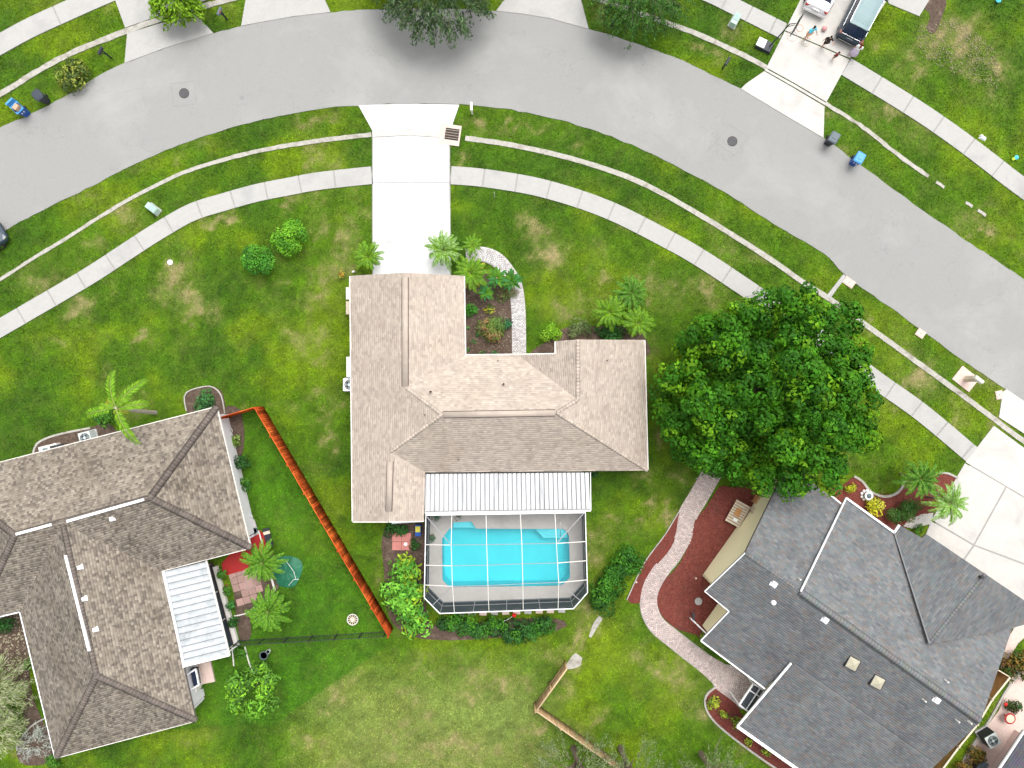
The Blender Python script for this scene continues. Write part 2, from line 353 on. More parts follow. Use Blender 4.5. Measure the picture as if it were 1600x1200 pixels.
g1 = [(-200, 560), (0, 437), (50, 405), (100, 375), (150, 343), (200, 313), (240, 292), (300, 265), (400, 237), (500, 220), (580, 210.5)]
g2 = [(727, 216), (800, 227), (900, 250), (1000, 285), (1100, 340), (1200, 403), (1250, 438), (1300, 470), (1400, 542), (1500, 615), (1560, 660), (1600, 690), (1800, 832)]
tag_struct(ribbon('gutter', g1, 0.32, 0.045, M_gutter, 0.02, 3, wfun=lambda t: 0.55+0.45*t))
tag_struct(ribbon('gutter', g2, 0.36, 0.045, M_gutter, 0.015, 4))
tag_struct(ribbon('gutter', [(582, 210), (640, 207.5), (692, 211)], 0.42, 0.062, M_conc_cream, 0, 5))
tag_struct(ribbon('gutter', [(-120, 215), (0, 148), (60, 111), (120, 80), (200, 48), (250, 31), (320, 10), (400, -12)], 0.40, 0.057, M_gutter, 0.04, 6))
tag_struct(ribbon('gutter', [(870, -22), (940, 0), (1030, 32), (1100, 58), (1180, 96), (1200, 108)], 0.36, 0.045, M_gutter, 0.02, 7))
tag_struct(ribbon('gutter', [(1290, 162), (1350, 200), (1400, 240), (1450, 276)], 0.26, 0.045, M_gutter, 0.05, 8))
for s_, e_ in (((1462, 284), (1476, 293)), ((1508, 316), (1520, 323)), ((1527, 328), (1541, 337))):
    tag_struct(ribbon('gutter', [s_, e_], 0.2, 0.04, M_gutter, 0.05, 9))

def slabs(parent, pts, width, spacing, z1, mt, gap=0.009, t0=0.0, name='slab', ):
    """pavement laid as separate slabs along a centre line"""
    c = smoothline(pts, 0.1); d = [0]
    for i in range(1, len(c)): d.append(d[-1]+(c[i]-c[i-1]).length)
    Lf = offset_line(c, width/2); Rt = offset_line(c, -width/2)
    HARD.append(Lf[::6]+[Lf[-1]]+(Rt[::6]+[Rt[-1]])[::-1])
    cuts = [0]; x = spacing-t0
    while x < d[-1]-0.3: cuts.append(x); x += spacing
    cuts.append(d[-1]); i0 = 0
    rs = random.Random(len(pts))
    for a_, b_ in zip(cuts[:-1], cuts[1:]):
        ids = [i for i in range(len(c)) if a_+gap/2 <= d[i] <= b_-gap/2]
        if len(ids) < 2: continue
        ids = ids[::5]+([ids[-1]] if ids[-1] not in ids[::5] else [])
        poly = [Lf[i] for i in ids]+[Rt[i] for i in reversed(ids)]
        MB().prism(poly, -0.05, z1+rs.uniform(-0.004, 0.004)).build(name, mt, parent)
    base = Lf[::6]+[Lf[-1]]+(Rt[::6]+[Rt[-1]])[::-1]
    MB().prism(base, -0.1, z1-0.035).build('joint_bed', M_joint, parent)

sw1 = tag_struct(empty('sidewalk'))
slabs(sw1, [(-200, 625), (-60, 547), (0, 513), (50, 484), (100, 455), (150, 425), (200, 392), (250, 360), (300, 332), (350, 316), (400, 302), (450, 292), (500, 283), (581.5, 274)], 1.25, 2.45, 0.065, M_conc)
sw2 = tag_struct(empty('sidewalk'))
slabs(sw2, [(704, 274), (760, 279), (850, 295), (950, 328), (1050, 378), (1100, 407), (1150, 440), (1190, 467), (1280, 528), (1370, 595), (1440, 645), (1519, 711)], 1.28, 2.35, 0.065, M_conc)
sw3 = tag_struct(empty('sidewalk'))
slabs(sw3, [(-150, 155), (0, 70), (50, 43), (100, 20), (140, 2), (182, -16)], 1.4, 6.2, 0.065, M_conc)
sw4 = tag_struct(empty('sidewalk'))
slabs(sw4, [(1095, -14), (1118, -4), (1150, 12), (1180, 27), (1224, 49)], 1.15, 1.9, 0.065, M_conc)
sw5 = tag_struct(empty('sidewalk'))
slabs(sw5, [(1321, 104), (1400, 152), (1450, 184), (1500, 219), (1550, 257), (1600, 295), (1750, 400)], 1.35, 2.6, 0.065, M_conc)

def slabpoly(parent, pts, z1, mt, name='slab', hard=True):
    w_ = wp(pts)
    if hard: HARD.append(w_)
    # pull in by 1 cm so that neighbouring slabs keep an open joint
    c = sum(w_, Vector())/len(w_); w2 = [p+(c-p).normalized()*0.012 for p in w_]
    return MB().prism(w2, -0.1, z1).build(name, mt, parent)

dr = tag_struct(empty('driveway'))
slabpoly(dr, [(560, 165), (600, 163.5), (640, 162.5), (680, 163), (718, 164), (703, 207), (692, 206), (640, 202.5), (582, 205)], 0.055, M_conc_white)
slabpoly(dr, [(583, 215.5), (640, 212.5), (691, 216), (691, 226), (702, 226), (702, 285.5), (583, 285.5)], 0.057, M_conc_white)
slabpoly(dr, [(583, 286.5), (702, 286.5), (703.5, 378), (583, 378)], 0.057, M_conc_white)
slabpoly(dr, [(583, 379), (703.5, 379), (704, 452), (583, 452)], 0.057, M_conc_white)
MB().prism(wp([(581.5, 200), (703, 202), (705, 448), (581.5, 448)]), -0.1, 0.03).build('joint_bed', M_joint, dr)

dr2 = tag_struct(empty('driveway'))
slabpoly(dr2, [(165, -60), (180, 0), (196, 44), (250, 25), (300, 9), (330, -2), (300, -60)], 0.06, M_conc)
slabpoly(dr2, [(199, 53), (250, 37), (306, 22), (334, 52), (260, 75), (195, 99)], 0.06, M_conc)
dr3 = tag_struct(empty('driveway'))
slabpoly(dr3, [(388, -60), (384, 0), (377, 41), (400, 36.5), (460, 26), (517, 19.5), (508, 0), (500, -60)], 0.06, M_conc)
dr4 = tag_struct(empty('driveway'))
slabpoly(dr4, [(800, -60), (788, 0), (775, 17.5), (815, 22), (860, 29.5), (920, 46), (908, 0), (900, -60)], 0.06, M_conc)
dr5 = tag_struct(empty('driveway'))
slabpoly(dr5, [(1280, -60), (1250, 0), (1226, 48), (1277, 70), (1328, 92), (1386, 0), (1420, -60)], 0.058, M_conc_cream)
slabpoly(dr5, [(1225.5, 49.5), (1197, 106), (1240, 130), (1291, 160), (1327, 93.5), (1277, 71.5)], 0.06, M_conc_cream)
slabpoly(dr5, [(1196, 107.5), (1240, 131.5), (1290.5, 161.5), (1289, 165), (1240, 136.5), (1194, 110)], 0.055, M_conc_cream)
slabpoly(dr5, [(1193.5, 111.5), (1240, 138), (1288, 167), (1286.5, 216), (1220, 177), (1157, 139), (1165, 131)], 0.06, M_conc_cream)
tag_struct(slabpoly(None, [(1385, -2), (1388, 6), (1436, 26), (1452, 0), (1470, -40), (1410, -40)], 0.05, M_conc, name='path'))
dr6 = tag_struct(empty('driveway'))
slabpoly(dr6, [(1566, 612), (1572, 608), (1600, 627), (1700, 700), (1690, 745), (1600, 678), (1560, 652)], 0.06, M_conc_cream)
slabpoly(dr6, [(1552, 665), (1600, 700), (1680, 757), (1640, 800), (1508, 722)], 0.058, M_conc_cream)
slabpoly(dr6, [(1507, 723.5), (1570, 760), (1520, 850), (1455, 812)], 0.058, M_conc_cream)
slabpoly(dr6, [(1572, 761.5), (1638, 801.5), (1600, 880), (1522, 851)], 0.056, M_conc_cream)
slabpoly(dr6, [(1454, 814), (1519, 852), (1490, 893), (1440, 850)], 0.058, M_conc_cream)
slabpoly(dr6, [(1521.5, 853), (1598, 882), (1700, 960), (1660, 1010), (1492, 895)], 0.056, M_conc_cream)
MB().prism(wp([(1550, 668), (1678, 760), (1660, 1005), (1442, 850)]), -0.1, 0.03).build('joint_bed', M_joint, dr6)
HARD.append(wp([(1552, 665), (1680, 757), (1700, 1010), (1440, 850)]))
# curved footpath from the driveway to the hidden front door of the grey-roofed house
tag_struct(slabpoly(None, [(1458, 801), (1440, 803), (1418, 812), (1411, 822), (1425, 826), (1440, 822), (1455, 818)], 0.05, M_conc_cream, name='path'))

# soil and mulch beds
BEDN = 0
def bed(name, pts, mt, z=0.03, sm=True):
    global BEDN
    BEDN += 1; z += 0.0015*(BEDN % 12)
    poly = smoothline(pts, 0.3, True) if sm else wp(pts)
    HARD.append(poly); o = MB().prism(poly, -0.1, z).build(name, mt); return tag_struct(o)
bed('planting_bed', [(712, 432), (735, 415), (760, 425), (795, 460), (803, 500), (803, 560), (715, 566), (712, 500)], M_soil)
bed('planting_bed', [(825, 556), (838, 543), (852, 535), (868, 520), (885, 512), (905, 508), (925, 510), (1000, 512), (1010, 530), (1000, 560), (830, 570)], M_soil)
bed('mulch_bed', [(1125, 760), (1150, 762), (1185, 752), (1215, 748), (1190, 800), (1130, 900), (1150, 950), (1110, 1005), (1088, 992), (1057, 982), (1032, 958), (1027, 928), (1040, 905), (1062, 880), (1078, 845), (1085, 815), (1105, 790)], M_mulch)
bed('mulch_bed', [(1062, 800), (1040, 835), (1007, 880), (979, 935), (985, 942), (1003, 940), (1006, 912), (1030, 880), (1050, 855)], M_mulch)
bed('mulch_bed', [(1296, 765), (1318, 757), (1334, 745), (1345, 752), (1358, 768), (1382, 776), (1403, 768), (1412, 752), (1440, 740), (1468, 740), (1492, 744), (1488, 762), (1470, 790), (1455, 802), (1415, 815), (1400, 840), (1360, 830), (1330, 800), (1300, 785)], M_mulch)
bed('mulch_bed', [(1103, 1090), (1118, 1074), (1150, 1100), (1170, 1130), (1250, 1190), (1290, 1230), (1230, 1215), (1180, 1180), (1130, 1140), (1108, 1115)], M_mulch)
bed('planting_bed', [(602, 828), (660, 815), (668, 960), (700, 975), (860, 965), (870, 985), (690, 1000), (615, 975), (600, 890)], M_soil)
bed('planting_bed', [(292, 640), (292, 614), (320, 604), (345, 610), (352, 645), (330, 660), (300, 662)], M_soil)
bed('planting_bed', [(52, 705), (62, 690), (100, 675), (142, 668), (170, 660), (180, 690), (100, 720), (55, 722)], M_soil)
bed('planting_bed', [(350, 640), (375, 640), (382, 690), (372, 720), (360, 700)], M_soil)
bed('planting_bed', [(362, 875), (372, 870), (392, 975), (388, 1000), (376, 1000), (368, 950)], M_soil)
bed('planting_bed', [(428, 870), (440, 900), (430, 925), (392, 960), (368, 938), (400, 915)], M_soil)
bed('planting_bed', [(0, 940), (38, 950), (50, 1080), (85, 1165), (80, 1190), (40, 1195), (26, 1175), (40, 1140), (22, 1080), (-20, 1060), (-30, 960)], M_soil)
bed('bare_ground', [(1420, 0), (1450, -12), (1478, 0), (1472, 25), (1460, 52), (1448, 45), (1452, 20)], M_soil, 0.012)
bed('bare_ground', [(882, 1046), (890, 1030), (900, 1020), (910, 1028), (907, 1040), (893, 1045)], M_gutter, 0.015)
bed('bare_ground', [(920, 995), (928, 972), (936, 962), (942, 966), (932, 982), (924, 996)], M_gutter, 0.015)

# pink block pad, right-hand side pavement
tag_struct(slabpoly(None, [(1600, 955), (1572, 1000), (1563, 1045), (1567, 1043), (1590, 1005), (1640, 960)], 0.05, M_pinkconc, name='pavement'))
tag_struct(slabpoly(None, [(1600, 1032), (1578, 1062), (1560, 1110), (1530, 1150), (1490, 1215), (1700, 1215), (1700, 1000)], 0.045, M_pinkconc, name='pavement'))
tag_struct(ribbon('kerb', [(1640, 1000), (1600, 1040), (1572, 1078), (1545, 1125), (1512, 1175), (1490, 1215)], 0.16, 0.09, M_gutter, 0))

# pavers in courses along a line ------------------------------------------------
def paver_walk(name, pts, widths, z, cols, bl=0.2, bw=0.1, struct=True):
    c = smoothline(pts, 0.05); d = [0]
    for i in range(1, len(c)): d.append(d[-1]+(c[i]-c[i-1]).length)
    def wat(t):
        for i in range(len(widths)-1):
            if widths[i][0] <= t <= widths[i+1][0]:
                u = (t-widths[i][0])/(widths[i+1][0]-widths[i][0]); return widths[i][1]*(1-u)+widths[i+1][1]*u
        return widths[-1][1]
    nrow = int(max(w for _, w in widths)/bw)+1; V = []; F = []; C = []
    A = offset_line(c, 0.5); rs = random.Random(5)
    def at(s, off):
        s = max(0, min(d[-1]-1e-4, s)); i = int(s/d[-1]*(len(d)-1))
        while d[i+1] < s: i += 1
        while d[i] > s: i -= 1
        u = (s-d[i])/max(1e-9, d[i+1]-d[i]); p = c[i].lerp(c[i+1], u); q = A[i].lerp(A[i+1], u); n = (q-p).normalized(); return p+n*off
    k = 0; s = 0
    g = 0.012
    while s < d[-1]-bw:
        W = wat(s/d[-1]); nb = int(round(W/bl)); off0 = -nb*bl/2+(bl/2 if k % 2 else 0)
        for j in range(nb if not k % 2 else nb+1):
            o0 = -nb*bl/2+(j*bl if not k % 2 else (j-.5)*bl); o1 = min(nb*bl/2, o0+bl); o0 = max(-nb*bl/2, o0); zt = z+rs.uniform(-0.004, 0.006)
            q = [at(s+g/2, o0+g/2), at(s+bw-g/2, o0+g/2), at(s+bw-g/2, o1-g/2), at(s+g/2, o1-g/2)]; b = len(V)
            for p in q: V.append((p.x, p.y, zt))
            for p in q: V.append((p.x, p.y, z-0.05))
            F += [(b, b+1, b+2, b+3), (b, b+4, b+5, b+1), (b+1, b+5, b+6, b+2), (b+2, b+6, b+7, b+3), (b+3, b+7, b+4, b)]
            cc = rs.choice(cols); f = rs.uniform(0.88, 1.1); C += [[x*f for x in cc]]*5
        # header bricks that close the sides
        s += bw; k += 1
    n = len(c); Lp = [at(d[i], wat(d[i]/d[-1])/2+0.02) for i in range(0, n, 5)]; Rp = [at(d[i], -wat(d[i]/d[-1])/2-0.02) for i in range(0, n, 5)]
    HARD.append(Lp+Rp[::-1])
    root = empty(name); tag_struct(root)
    strip_mesh('sand_bed', Lp, Rp, -0.1, z-0.02, M_gutter, root)
    o = nmesh('pavers', V, F, M_paver, root, col=C); o['kind'] = 'stuff'
    return root
pinks = [(0.56, 0.45, 0.42), (0.50, 0.40, 0.38), (0.60, 0.50, 0.47), (0.47, 0.40, 0.38)]
paver_walk('brick_path', [(1113, 738), (1092, 775), (1074, 806), (1068, 838), (1053, 868), (1030, 895), (1016, 922), (1014, 950), (1026, 976), (1052, 998), (1085, 1024), (1116, 1047), (1150, 1072), (1175, 1091)],
           [(0, 1.35), (0.15, 1.35), (0.3, 1.0), (0.45, 1.2), (0.6, 1.25), (0.8, 1.3), (0.86, 1.6), (0.88, 2.1), (1, 2.1)], 0.05, pinks)
greys = [(0.60, 0.57, 0.56), (0.54, 0.52, 0.51), (0.66, 0.64, 0.63), (0.50, 0.46, 0.46)]
paver_walk('brick_path', [(728, 400), (752, 397), (775, 405), (792, 424), (804, 445), (809, 475), (810.5, 510), (811, 572)], [(0, 1.0), (0.3, 1.05), (0.6, 1.0), (1, 0.98)], 0.05, greys)

# concrete edging of the beds
def edging(pts, w=0.12, z=0.1, mt=M_gutter, label='curved concrete edging'):
    return tag_struct(ribbon('garden_edging', pts, w, z, mt, 0))
edging([(1334, 744), (1347, 752), (1360, 768), (1383, 776), (1404, 768), (1414, 750)], 0.16)
edging([(1466, 739), (1480, 739), (1496, 747)], 0.14)
edging([(1118, 1073), (1104, 1084), (1101, 1098), (1108, 1117), (1130, 1140), (1180, 1178), (1230, 1212)], 0.14)
edging([(53, 708), (58, 694), (75, 684), (104, 676), (142, 668.5)], 0.14)
edging([(292, 642), (290, 615), (318, 604), (334, 605), (346, 617), (352, 646)], 0.08)
edging([(979, 937), (1006, 880), (1038, 836), (1060, 800)], 0.07)
edging([(1087, 748), (1100, 742), (1110, 733)], 0.06)
edging([(28, 1172), (27, 1165), (36, 1150), (52, 1132), (70, 1122)], 0.1)
edging([(366, 962), (385, 958), (398, 948)], 0.07, mt=M_offwhite)
edging([(423, 897), (430, 922)], 0.12, mt=M_offwhite)
edging([(383, 1010), (390, 1036), (396, 1050)], 0.06, mt=M_offwhite)
edging([(363, 1010), (366, 1040)], 0.06, mt=M_offwhite)

# left-hand back garden: red terrace, square tiles
tag_struct(slabpoly(None, [(346, 880), (350, 900), (420, 880), (418, 838), (406, 828), (380, 845)], 0.06, M_red, name='terrace'))
tag_struct(slabpoly(None, [(386, 800), (398, 812), (405, 834), (392, 840)], 0.07, M_conc_cream, name='terrace'))
tiles = tag_struct(empty('patio_paving', (0, 0, 0)))
org = P(353, 882); ux = (P(382, 873)-org).normalized(); uy = (P(370, 941)-org).normalized(); ts = 0.52
TC = [mat('tile_%s' % n_, c_, tuple(x*0.85 for x in c_), scale=4, rough=0.8, bump=0.2) for n_, c_ in (('rose', (0.40, 0.25, 0.22)), ('grey_rose', (0.46, 0.33, 0.30)), ('brown', (0.33, 0.21, 0.18)))]
for i in range(4):
    for j in range(6):
        if i == 3 and j > 4: continue
        o_ = org+ux*(i*ts)+uy*(j*ts); q = [o_, o_+ux*(ts-0.03), o_+ux*(ts-0.03)+uy*(ts-0.03), o_+uy*(ts-0.03)]
        MB().prism(q, -0.02, 0.05+random.uniform(-.004, .004)).build('tile', random.choice(TC), tiles)
MB().prism([org, org+ux*4*ts, org+ux*4*ts+uy*6*ts, org+uy*6*ts], -0.05, 0.022).build('joint_bed', M_joint, tiles)
HARD.append([org, org+ux*4*ts, org+ux*4*ts+uy*6*ts, org+uy*6*ts])
# red square pavers by the pool cage
pad = tag_struct(empty('patio_paving'))
for i in range(2):
    for j in range(2):
        x0, y0 = 613+15*i, 833+13.5*j
        q = wp([(x0, y0), (x0+14.4, y0-0.3), (x0+14.4, y0+12.8), (x0, y0+12.8)])
        MB().prism(q, -0.02, 0.06+random.uniform(0, .006)).build('tile', mat('tile_red', (0.50, 0.20, 0.17), (0.42, 0.16, 0.14), scale=4), pad)
HARD.append(wp([(613, 833), (643, 832), (643, 860), (613, 860)]))

# ---------------------------------------------------------------- lawn
DRY = [(268, 430, 22, 40, .9), (295, 470, 20, 18, .9), (310, 487, 28, 12, .8), (252, 455, 10, 18, .8), (115, 480, 22, 14, .7), (98, 530, 14, 10, .5), (215, 530, 12, 12, .7), (345, 345, 30, 9, .9), (178, 462, 16, 12, .5),
       (835, 360, 22, 25, .8), (862, 395, 32, 28, .9), (900, 475, 40, 18, .8), (950, 430, 14, 14, .7), (930, 365, 14, 10, .5), (1020, 450, 25, 22, .6), (1110, 450, 26, 22, .8), (1050, 470, 20, 16, .5), (880, 400, 30, 20, .5), (1075, 460, 16, 10, .6),
       (745, 1050, 22, 16, .8), (790, 1072, 35, 18, 1.), (540, 1075, 38, 18, .9), (500, 1115, 22, 12, .8), (570, 1060, 22, 10, .6), (640, 1085, 30, 14, .5), (700, 1175, 70, 25, .7), (590, 1150, 50, 20, .4), (660, 1040, 30, 10, .6),
       (1060, 1060, 50, 45, .7), (1090, 1100, 22, 30, .7), (1010, 1030, 40, 20, .4), (495, 350, 16, 20, .9), (555, 340, 16, 12, .5), (590, 300, 12, 8, .4), (440, 325, 12, 7, .7), (510, 690, 12, 28, .8), (490, 620, 16, 12, .6), (520, 640, 10, 20, .5), (505, 655, 16, 14, .5),
       (440, 450, 14, 10, .5), (450, 520, 20, 10, .5), (490, 545, 16, 12, .7), (1035, 695, 12, 20, .7), (1060, 740, 12, 10, .7), (1005, 765, 12, 22, .6), (1008, 800, 10, 8, .8), (950, 815, 20, 14, .6), (930, 860, 14, 26, .9), (920, 950, 18, 30, .9), (905, 1000, 12, 30, .7),
       (1480, 60, 50, 28, 1.), (1540, 100, 40, 30, .9), (1500, 40, 40, 20, .6), (1400, 182, 22, 10, 1.), (1300, 180, 20, 14, .7), (1430, 100, 30, 20, .6), (1550, 150, 30, 20, .6), (1370, 70, 18, 14, .6), (1455, 210, 12, 12, .6),
       (1110, 80, 22, 12, .7), (1125, 92, 20, 12, .7), (930, 22, 14, 18, .9), (1145, 50, 20, 14, .6), (480, 188, 20, 18, .9), (505, 190, 30, 10, .6), (300, 225, 40, 10, .5), (905, 222, 16, 10, .8), (750, 190, 30, 8, .9), (760, 205, 24, 6, .5), (715, 250, 12, 12, .9), (820, 195, 60, 6, .7), (60, 440, 50, 30, .5), (200, 340, 40, 20, .6), (150, 420, 30, 10, .5),
       (1440, 585, 25, 30, .8), (1420, 608, 18, 12, .7), (1500, 640, 25, 20, .8), (1330, 510, 18, 12, .9), (1400, 630, 20, 12, .5), (1385, 757, 14, 8, .9), (1430, 565, 20, 16, .5), (1535, 350, 10, 16, 1.), (1545, 325, 20, 10, .5), (1080, 760, 10, 30, .9), (1045, 810, 10, 24, .7), (900, 1000, 6, 6, .5), (455, 1080, 20, 12, .4), (820, 890, 10, 10, .3),
       (1575, 365, 30, 20, .4), (620, 850, 14, 24, .6), (600, 880, 12, 30, .5), (1085, 1010, 40, 8, .5), (840, 1135, 14, 10, .9), (860, 1170, 30, 14, .6), (1130, 1045, 22, 12, .6), (300, 1150, 30, 16, .4), (700, 1020, 30, 12, .5), (640, 985, 20, 16, .3), (380, 650, 12, 14, .7), (230, 620, 10, 10, .7), (170, 640, 14, 10, .5), (660, 1130, 90, 40, .25), (560, 1160, 90, 30, .3)]
LUSH_POLY = wp([(355, 640), (400, 640), (612, 990), (600, 1012), (430, 1130), (350, 1135), (250, 1140), (330, 1010), (370, 870)])
LUSH2 = wp([(-50, 520), (200, 560), (400, 560), (540, 560), (545, 620), (400, 640), (330, 620), (0, 720)])
def lawn_tone(X, Y):
    px = X*22+800; py = 600-Y*22
    wx = (fbm(X, Y, 1.3, 5, 31, .62)-0.5)*80; wy = (fbm(X, Y, 1.3, 5, 32, .62)-0.5)*80
    dry = np.zeros(X.shape)
    for bx, by, rx, ry, am in DRY:
        msk = (np.abs(px-bx) < rx*2.4+24) & (np.abs(py-by) < ry*2.4+24)
        if msk.any():
            d2 = ((px[msk]+wx[msk]-bx)/rx)**2+((py[msk]+wy[msk]-by)/ry)**2
            dry[msk] = np.maximum(dry[msk], am*np.exp(-d2*0.8))
    fine = fbm(X, Y, 0.55, 4, 5); mid = fbm(X, Y, 3.0, 4, 6); big = fbm(X, Y, 9.0, 3, 8); mid2 = fbm(X, Y, 2.2, 4, 17)
    # verge strips near the road are drier
    rand_dry = np.clip((mid2-0.54)*3.0, 0, 0.42)*np.clip((big-0.30)*4, 0.2, 1)
    lush = inside(X, Y, LUSH_POLY)
    rand_dry = np.where(lush, rand_dry*0.3, rand_dry); dry = np.where(lush, dry*0.4, dry)
    f2 = fbm(X, Y, 1.1, 5, 55, 0.65); dry = np.clip(np.maximum(dry*0.9, rand_dry)*(0.1+1.7*f2)+(fine-0.5)*0.5, 0, 1)
    green = np.array([0.095, 0.200, 0.003]); dark = np.array([0.062, 0.150, 0.004]); lime = np.array([0.160, 0.258, 0.003]); straw = np.array([0.36, 0.275, 0.145]); olive = np.array([0.185, 0.205, 0.045])
    y_ = np.clip((mid-0.46)*4.5, 0, 1)[..., None]; k_ = np.clip((0.47-big)*4+(0.50-mid)*2.5, 0, 1)[..., None]
    c = green*(1-y_)+lime*y_; c = c*(1-k_)+dark*k_
    c = np.where(lush[..., None], c*0.4+np.array([0.066, 0.205, 0.006])*0.6, c)
    pal = np.clip((py-1010)/90, 0, 1)*np.clip((px-430)/120, 0, 1)*np.clip((905-px)/90, 0, 1)
    pal = np.where(lush, 0, pal)[..., None]*0.75; c = c*(1-pal)+np.array([0.235, 0.285, 0.075])*pal
    lim2 = (np.exp(-((px-935)/45)**2-((py-1000)/50)**2)*0.8)[..., None]; c = c*(1-lim2)+np.array([0.24, 0.33, 0.008])*lim2
    tex = fbm(X, Y, 0.7, 4, 71, .7); c = c*(0.80*np.clip(0.45+1.1*tex, .6, 1.5))[..., None]
    d1 = np.clip(dry*1.5, 0, 1)[..., None]; c = c*(1-d1*0.55)+olive*d1*0.55
    sp = fbm(X, Y, 0.45, 3, 91); d2 = (np.clip((dry-0.30)*1.6, 0, 1)*np.clip((sp-0.30)*3.2, 0, 1))[..., None]; c = c*(1-d2*.85)+straw*d2*.85
    return c, dry

ox = np.concatenate([np.arange(45, 60, 1.0), np.arange(60, 130, 4.0), np.arange(130, 420, 20.0)])
xs = np.concatenate([-ox[::-1], np.arange(-44, 44.01, 0.2), ox])
oy = np.concatenate([np.arange(34, 60, 1.0), np.arange(60, 130, 4.0), np.arange(130, 420, 20.0)])
ys = np.concatenate([-oy[::-1], np.arange(-33, 33.01, 0.2), oy])
GX, GY = np.meshgrid(xs, ys, indexing='ij'); gc, gd = lawn_tone(GX, GY)
gz = (fbm(GX, GY, 2.5, 4, 44)-0.5)*0.03-0.01
far = ((np.abs(GX) > 62) | (np.abs(GY) > 62))[..., None]; gc = np.where(far, np.array([0.086, 0.16, 0.01]), gc)
gz = np.where((np.abs(GX) > 44) | (np.abs(GY) > 33), -0.02, gz)
nx, ny = GX.shape; idx = np.arange(nx*ny).reshape(nx, ny)
F = np.stack([idx[:-1, :-1], idx[1:, :-1], idx[1:, 1:], idx[:-1, 1:]], -1).reshape(-1, 4)
M_lawn = mat('lawn_ground', (0.92, 0.95, 0.9), (0.55, 0.6, 0.5), scale=9, detail=8, rough=0.95, bump=1.0, bscale=18, attr=True, c3=(1.15, 1.15, 1.1), scale3=3)
ground = nmesh('ground', np.stack([GX, GY, gz], -1).reshape(-1, 3), F, M_lawn, col=gc.reshape(-1, 3)*0.9); tag_struct(ground)

def grass_blades(n, seed):
    r = np.random.default_rng(seed)
    X = r.uniform(-37.5, 37.5, n); Y = r.uniform(-28.5, 28.5, n); keep = np.ones(n, bool)
    for poly in HARD+FOOT:
        p = np.array([(v[0], v[1]) for v in poly]); bb = (X > p[:, 0].min()) & (X < p[:, 0].max()) & (Y > p[:, 1].min()) & (Y < p[:, 1].max())
        ii = np.where(bb & keep)[0]
        if len(ii): keep[ii[inside(X[ii], Y[ii], poly)]] = False
    X, Y = X[keep], Y[keep]; n = len(X); c, d = lawn_tone(X, Y)
    thin = r.random(n) > np.clip(d*1.1-0.35, 0, 0.65); X, Y, c, d = X[thin], Y[thin], c[thin], d[thin]; n = len(X)
    h = r.uniform(0.03, 0.085, n)*(1-0.5*d); w = r.uniform(0.02, 0.045, n); an = r.uniform(0, 2*np.pi, n); ln = r.uniform(0.03, 0.13, n); la = r.uniform(0, 2*np.pi, n)
    b = np.stack([X, Y, np.full(n, -0.015)], -1); s = np.stack([np.cos(an)*w, np.sin(an)*w, np.zeros(n)], -1)
    t = b+np.stack([np.cos(la)*ln, np.sin(la)*ln, h+0.015], -1)
    V = np.stack([b-s, b+s, t], 1).reshape(-1, 3); F = np.arange(3*n).reshape(-1, 3)
    cc = c*(np.exp(np.clip(r.normal(0, .34, (n, 1)), -.8, .5)))*np.array([1, 1, 1])+r.normal(0, 0.006, (n, 3)); cc = np.clip(cc, 0.004, 0.6)
    o = nmesh('grass', V, F, M_blade, col=cc)
    return setp(o, 'short patchy lawn grass, bright green with straw coloured dead patches', 'grass', kind='stuff')
M_blade = mat('grass_blade', (1.25, 1.25, 1.2), (0.95, 1.0, 0.9), scale=5, rough=0.8, attr=True, transl=0.1, spec=0.08)
FOOT = []

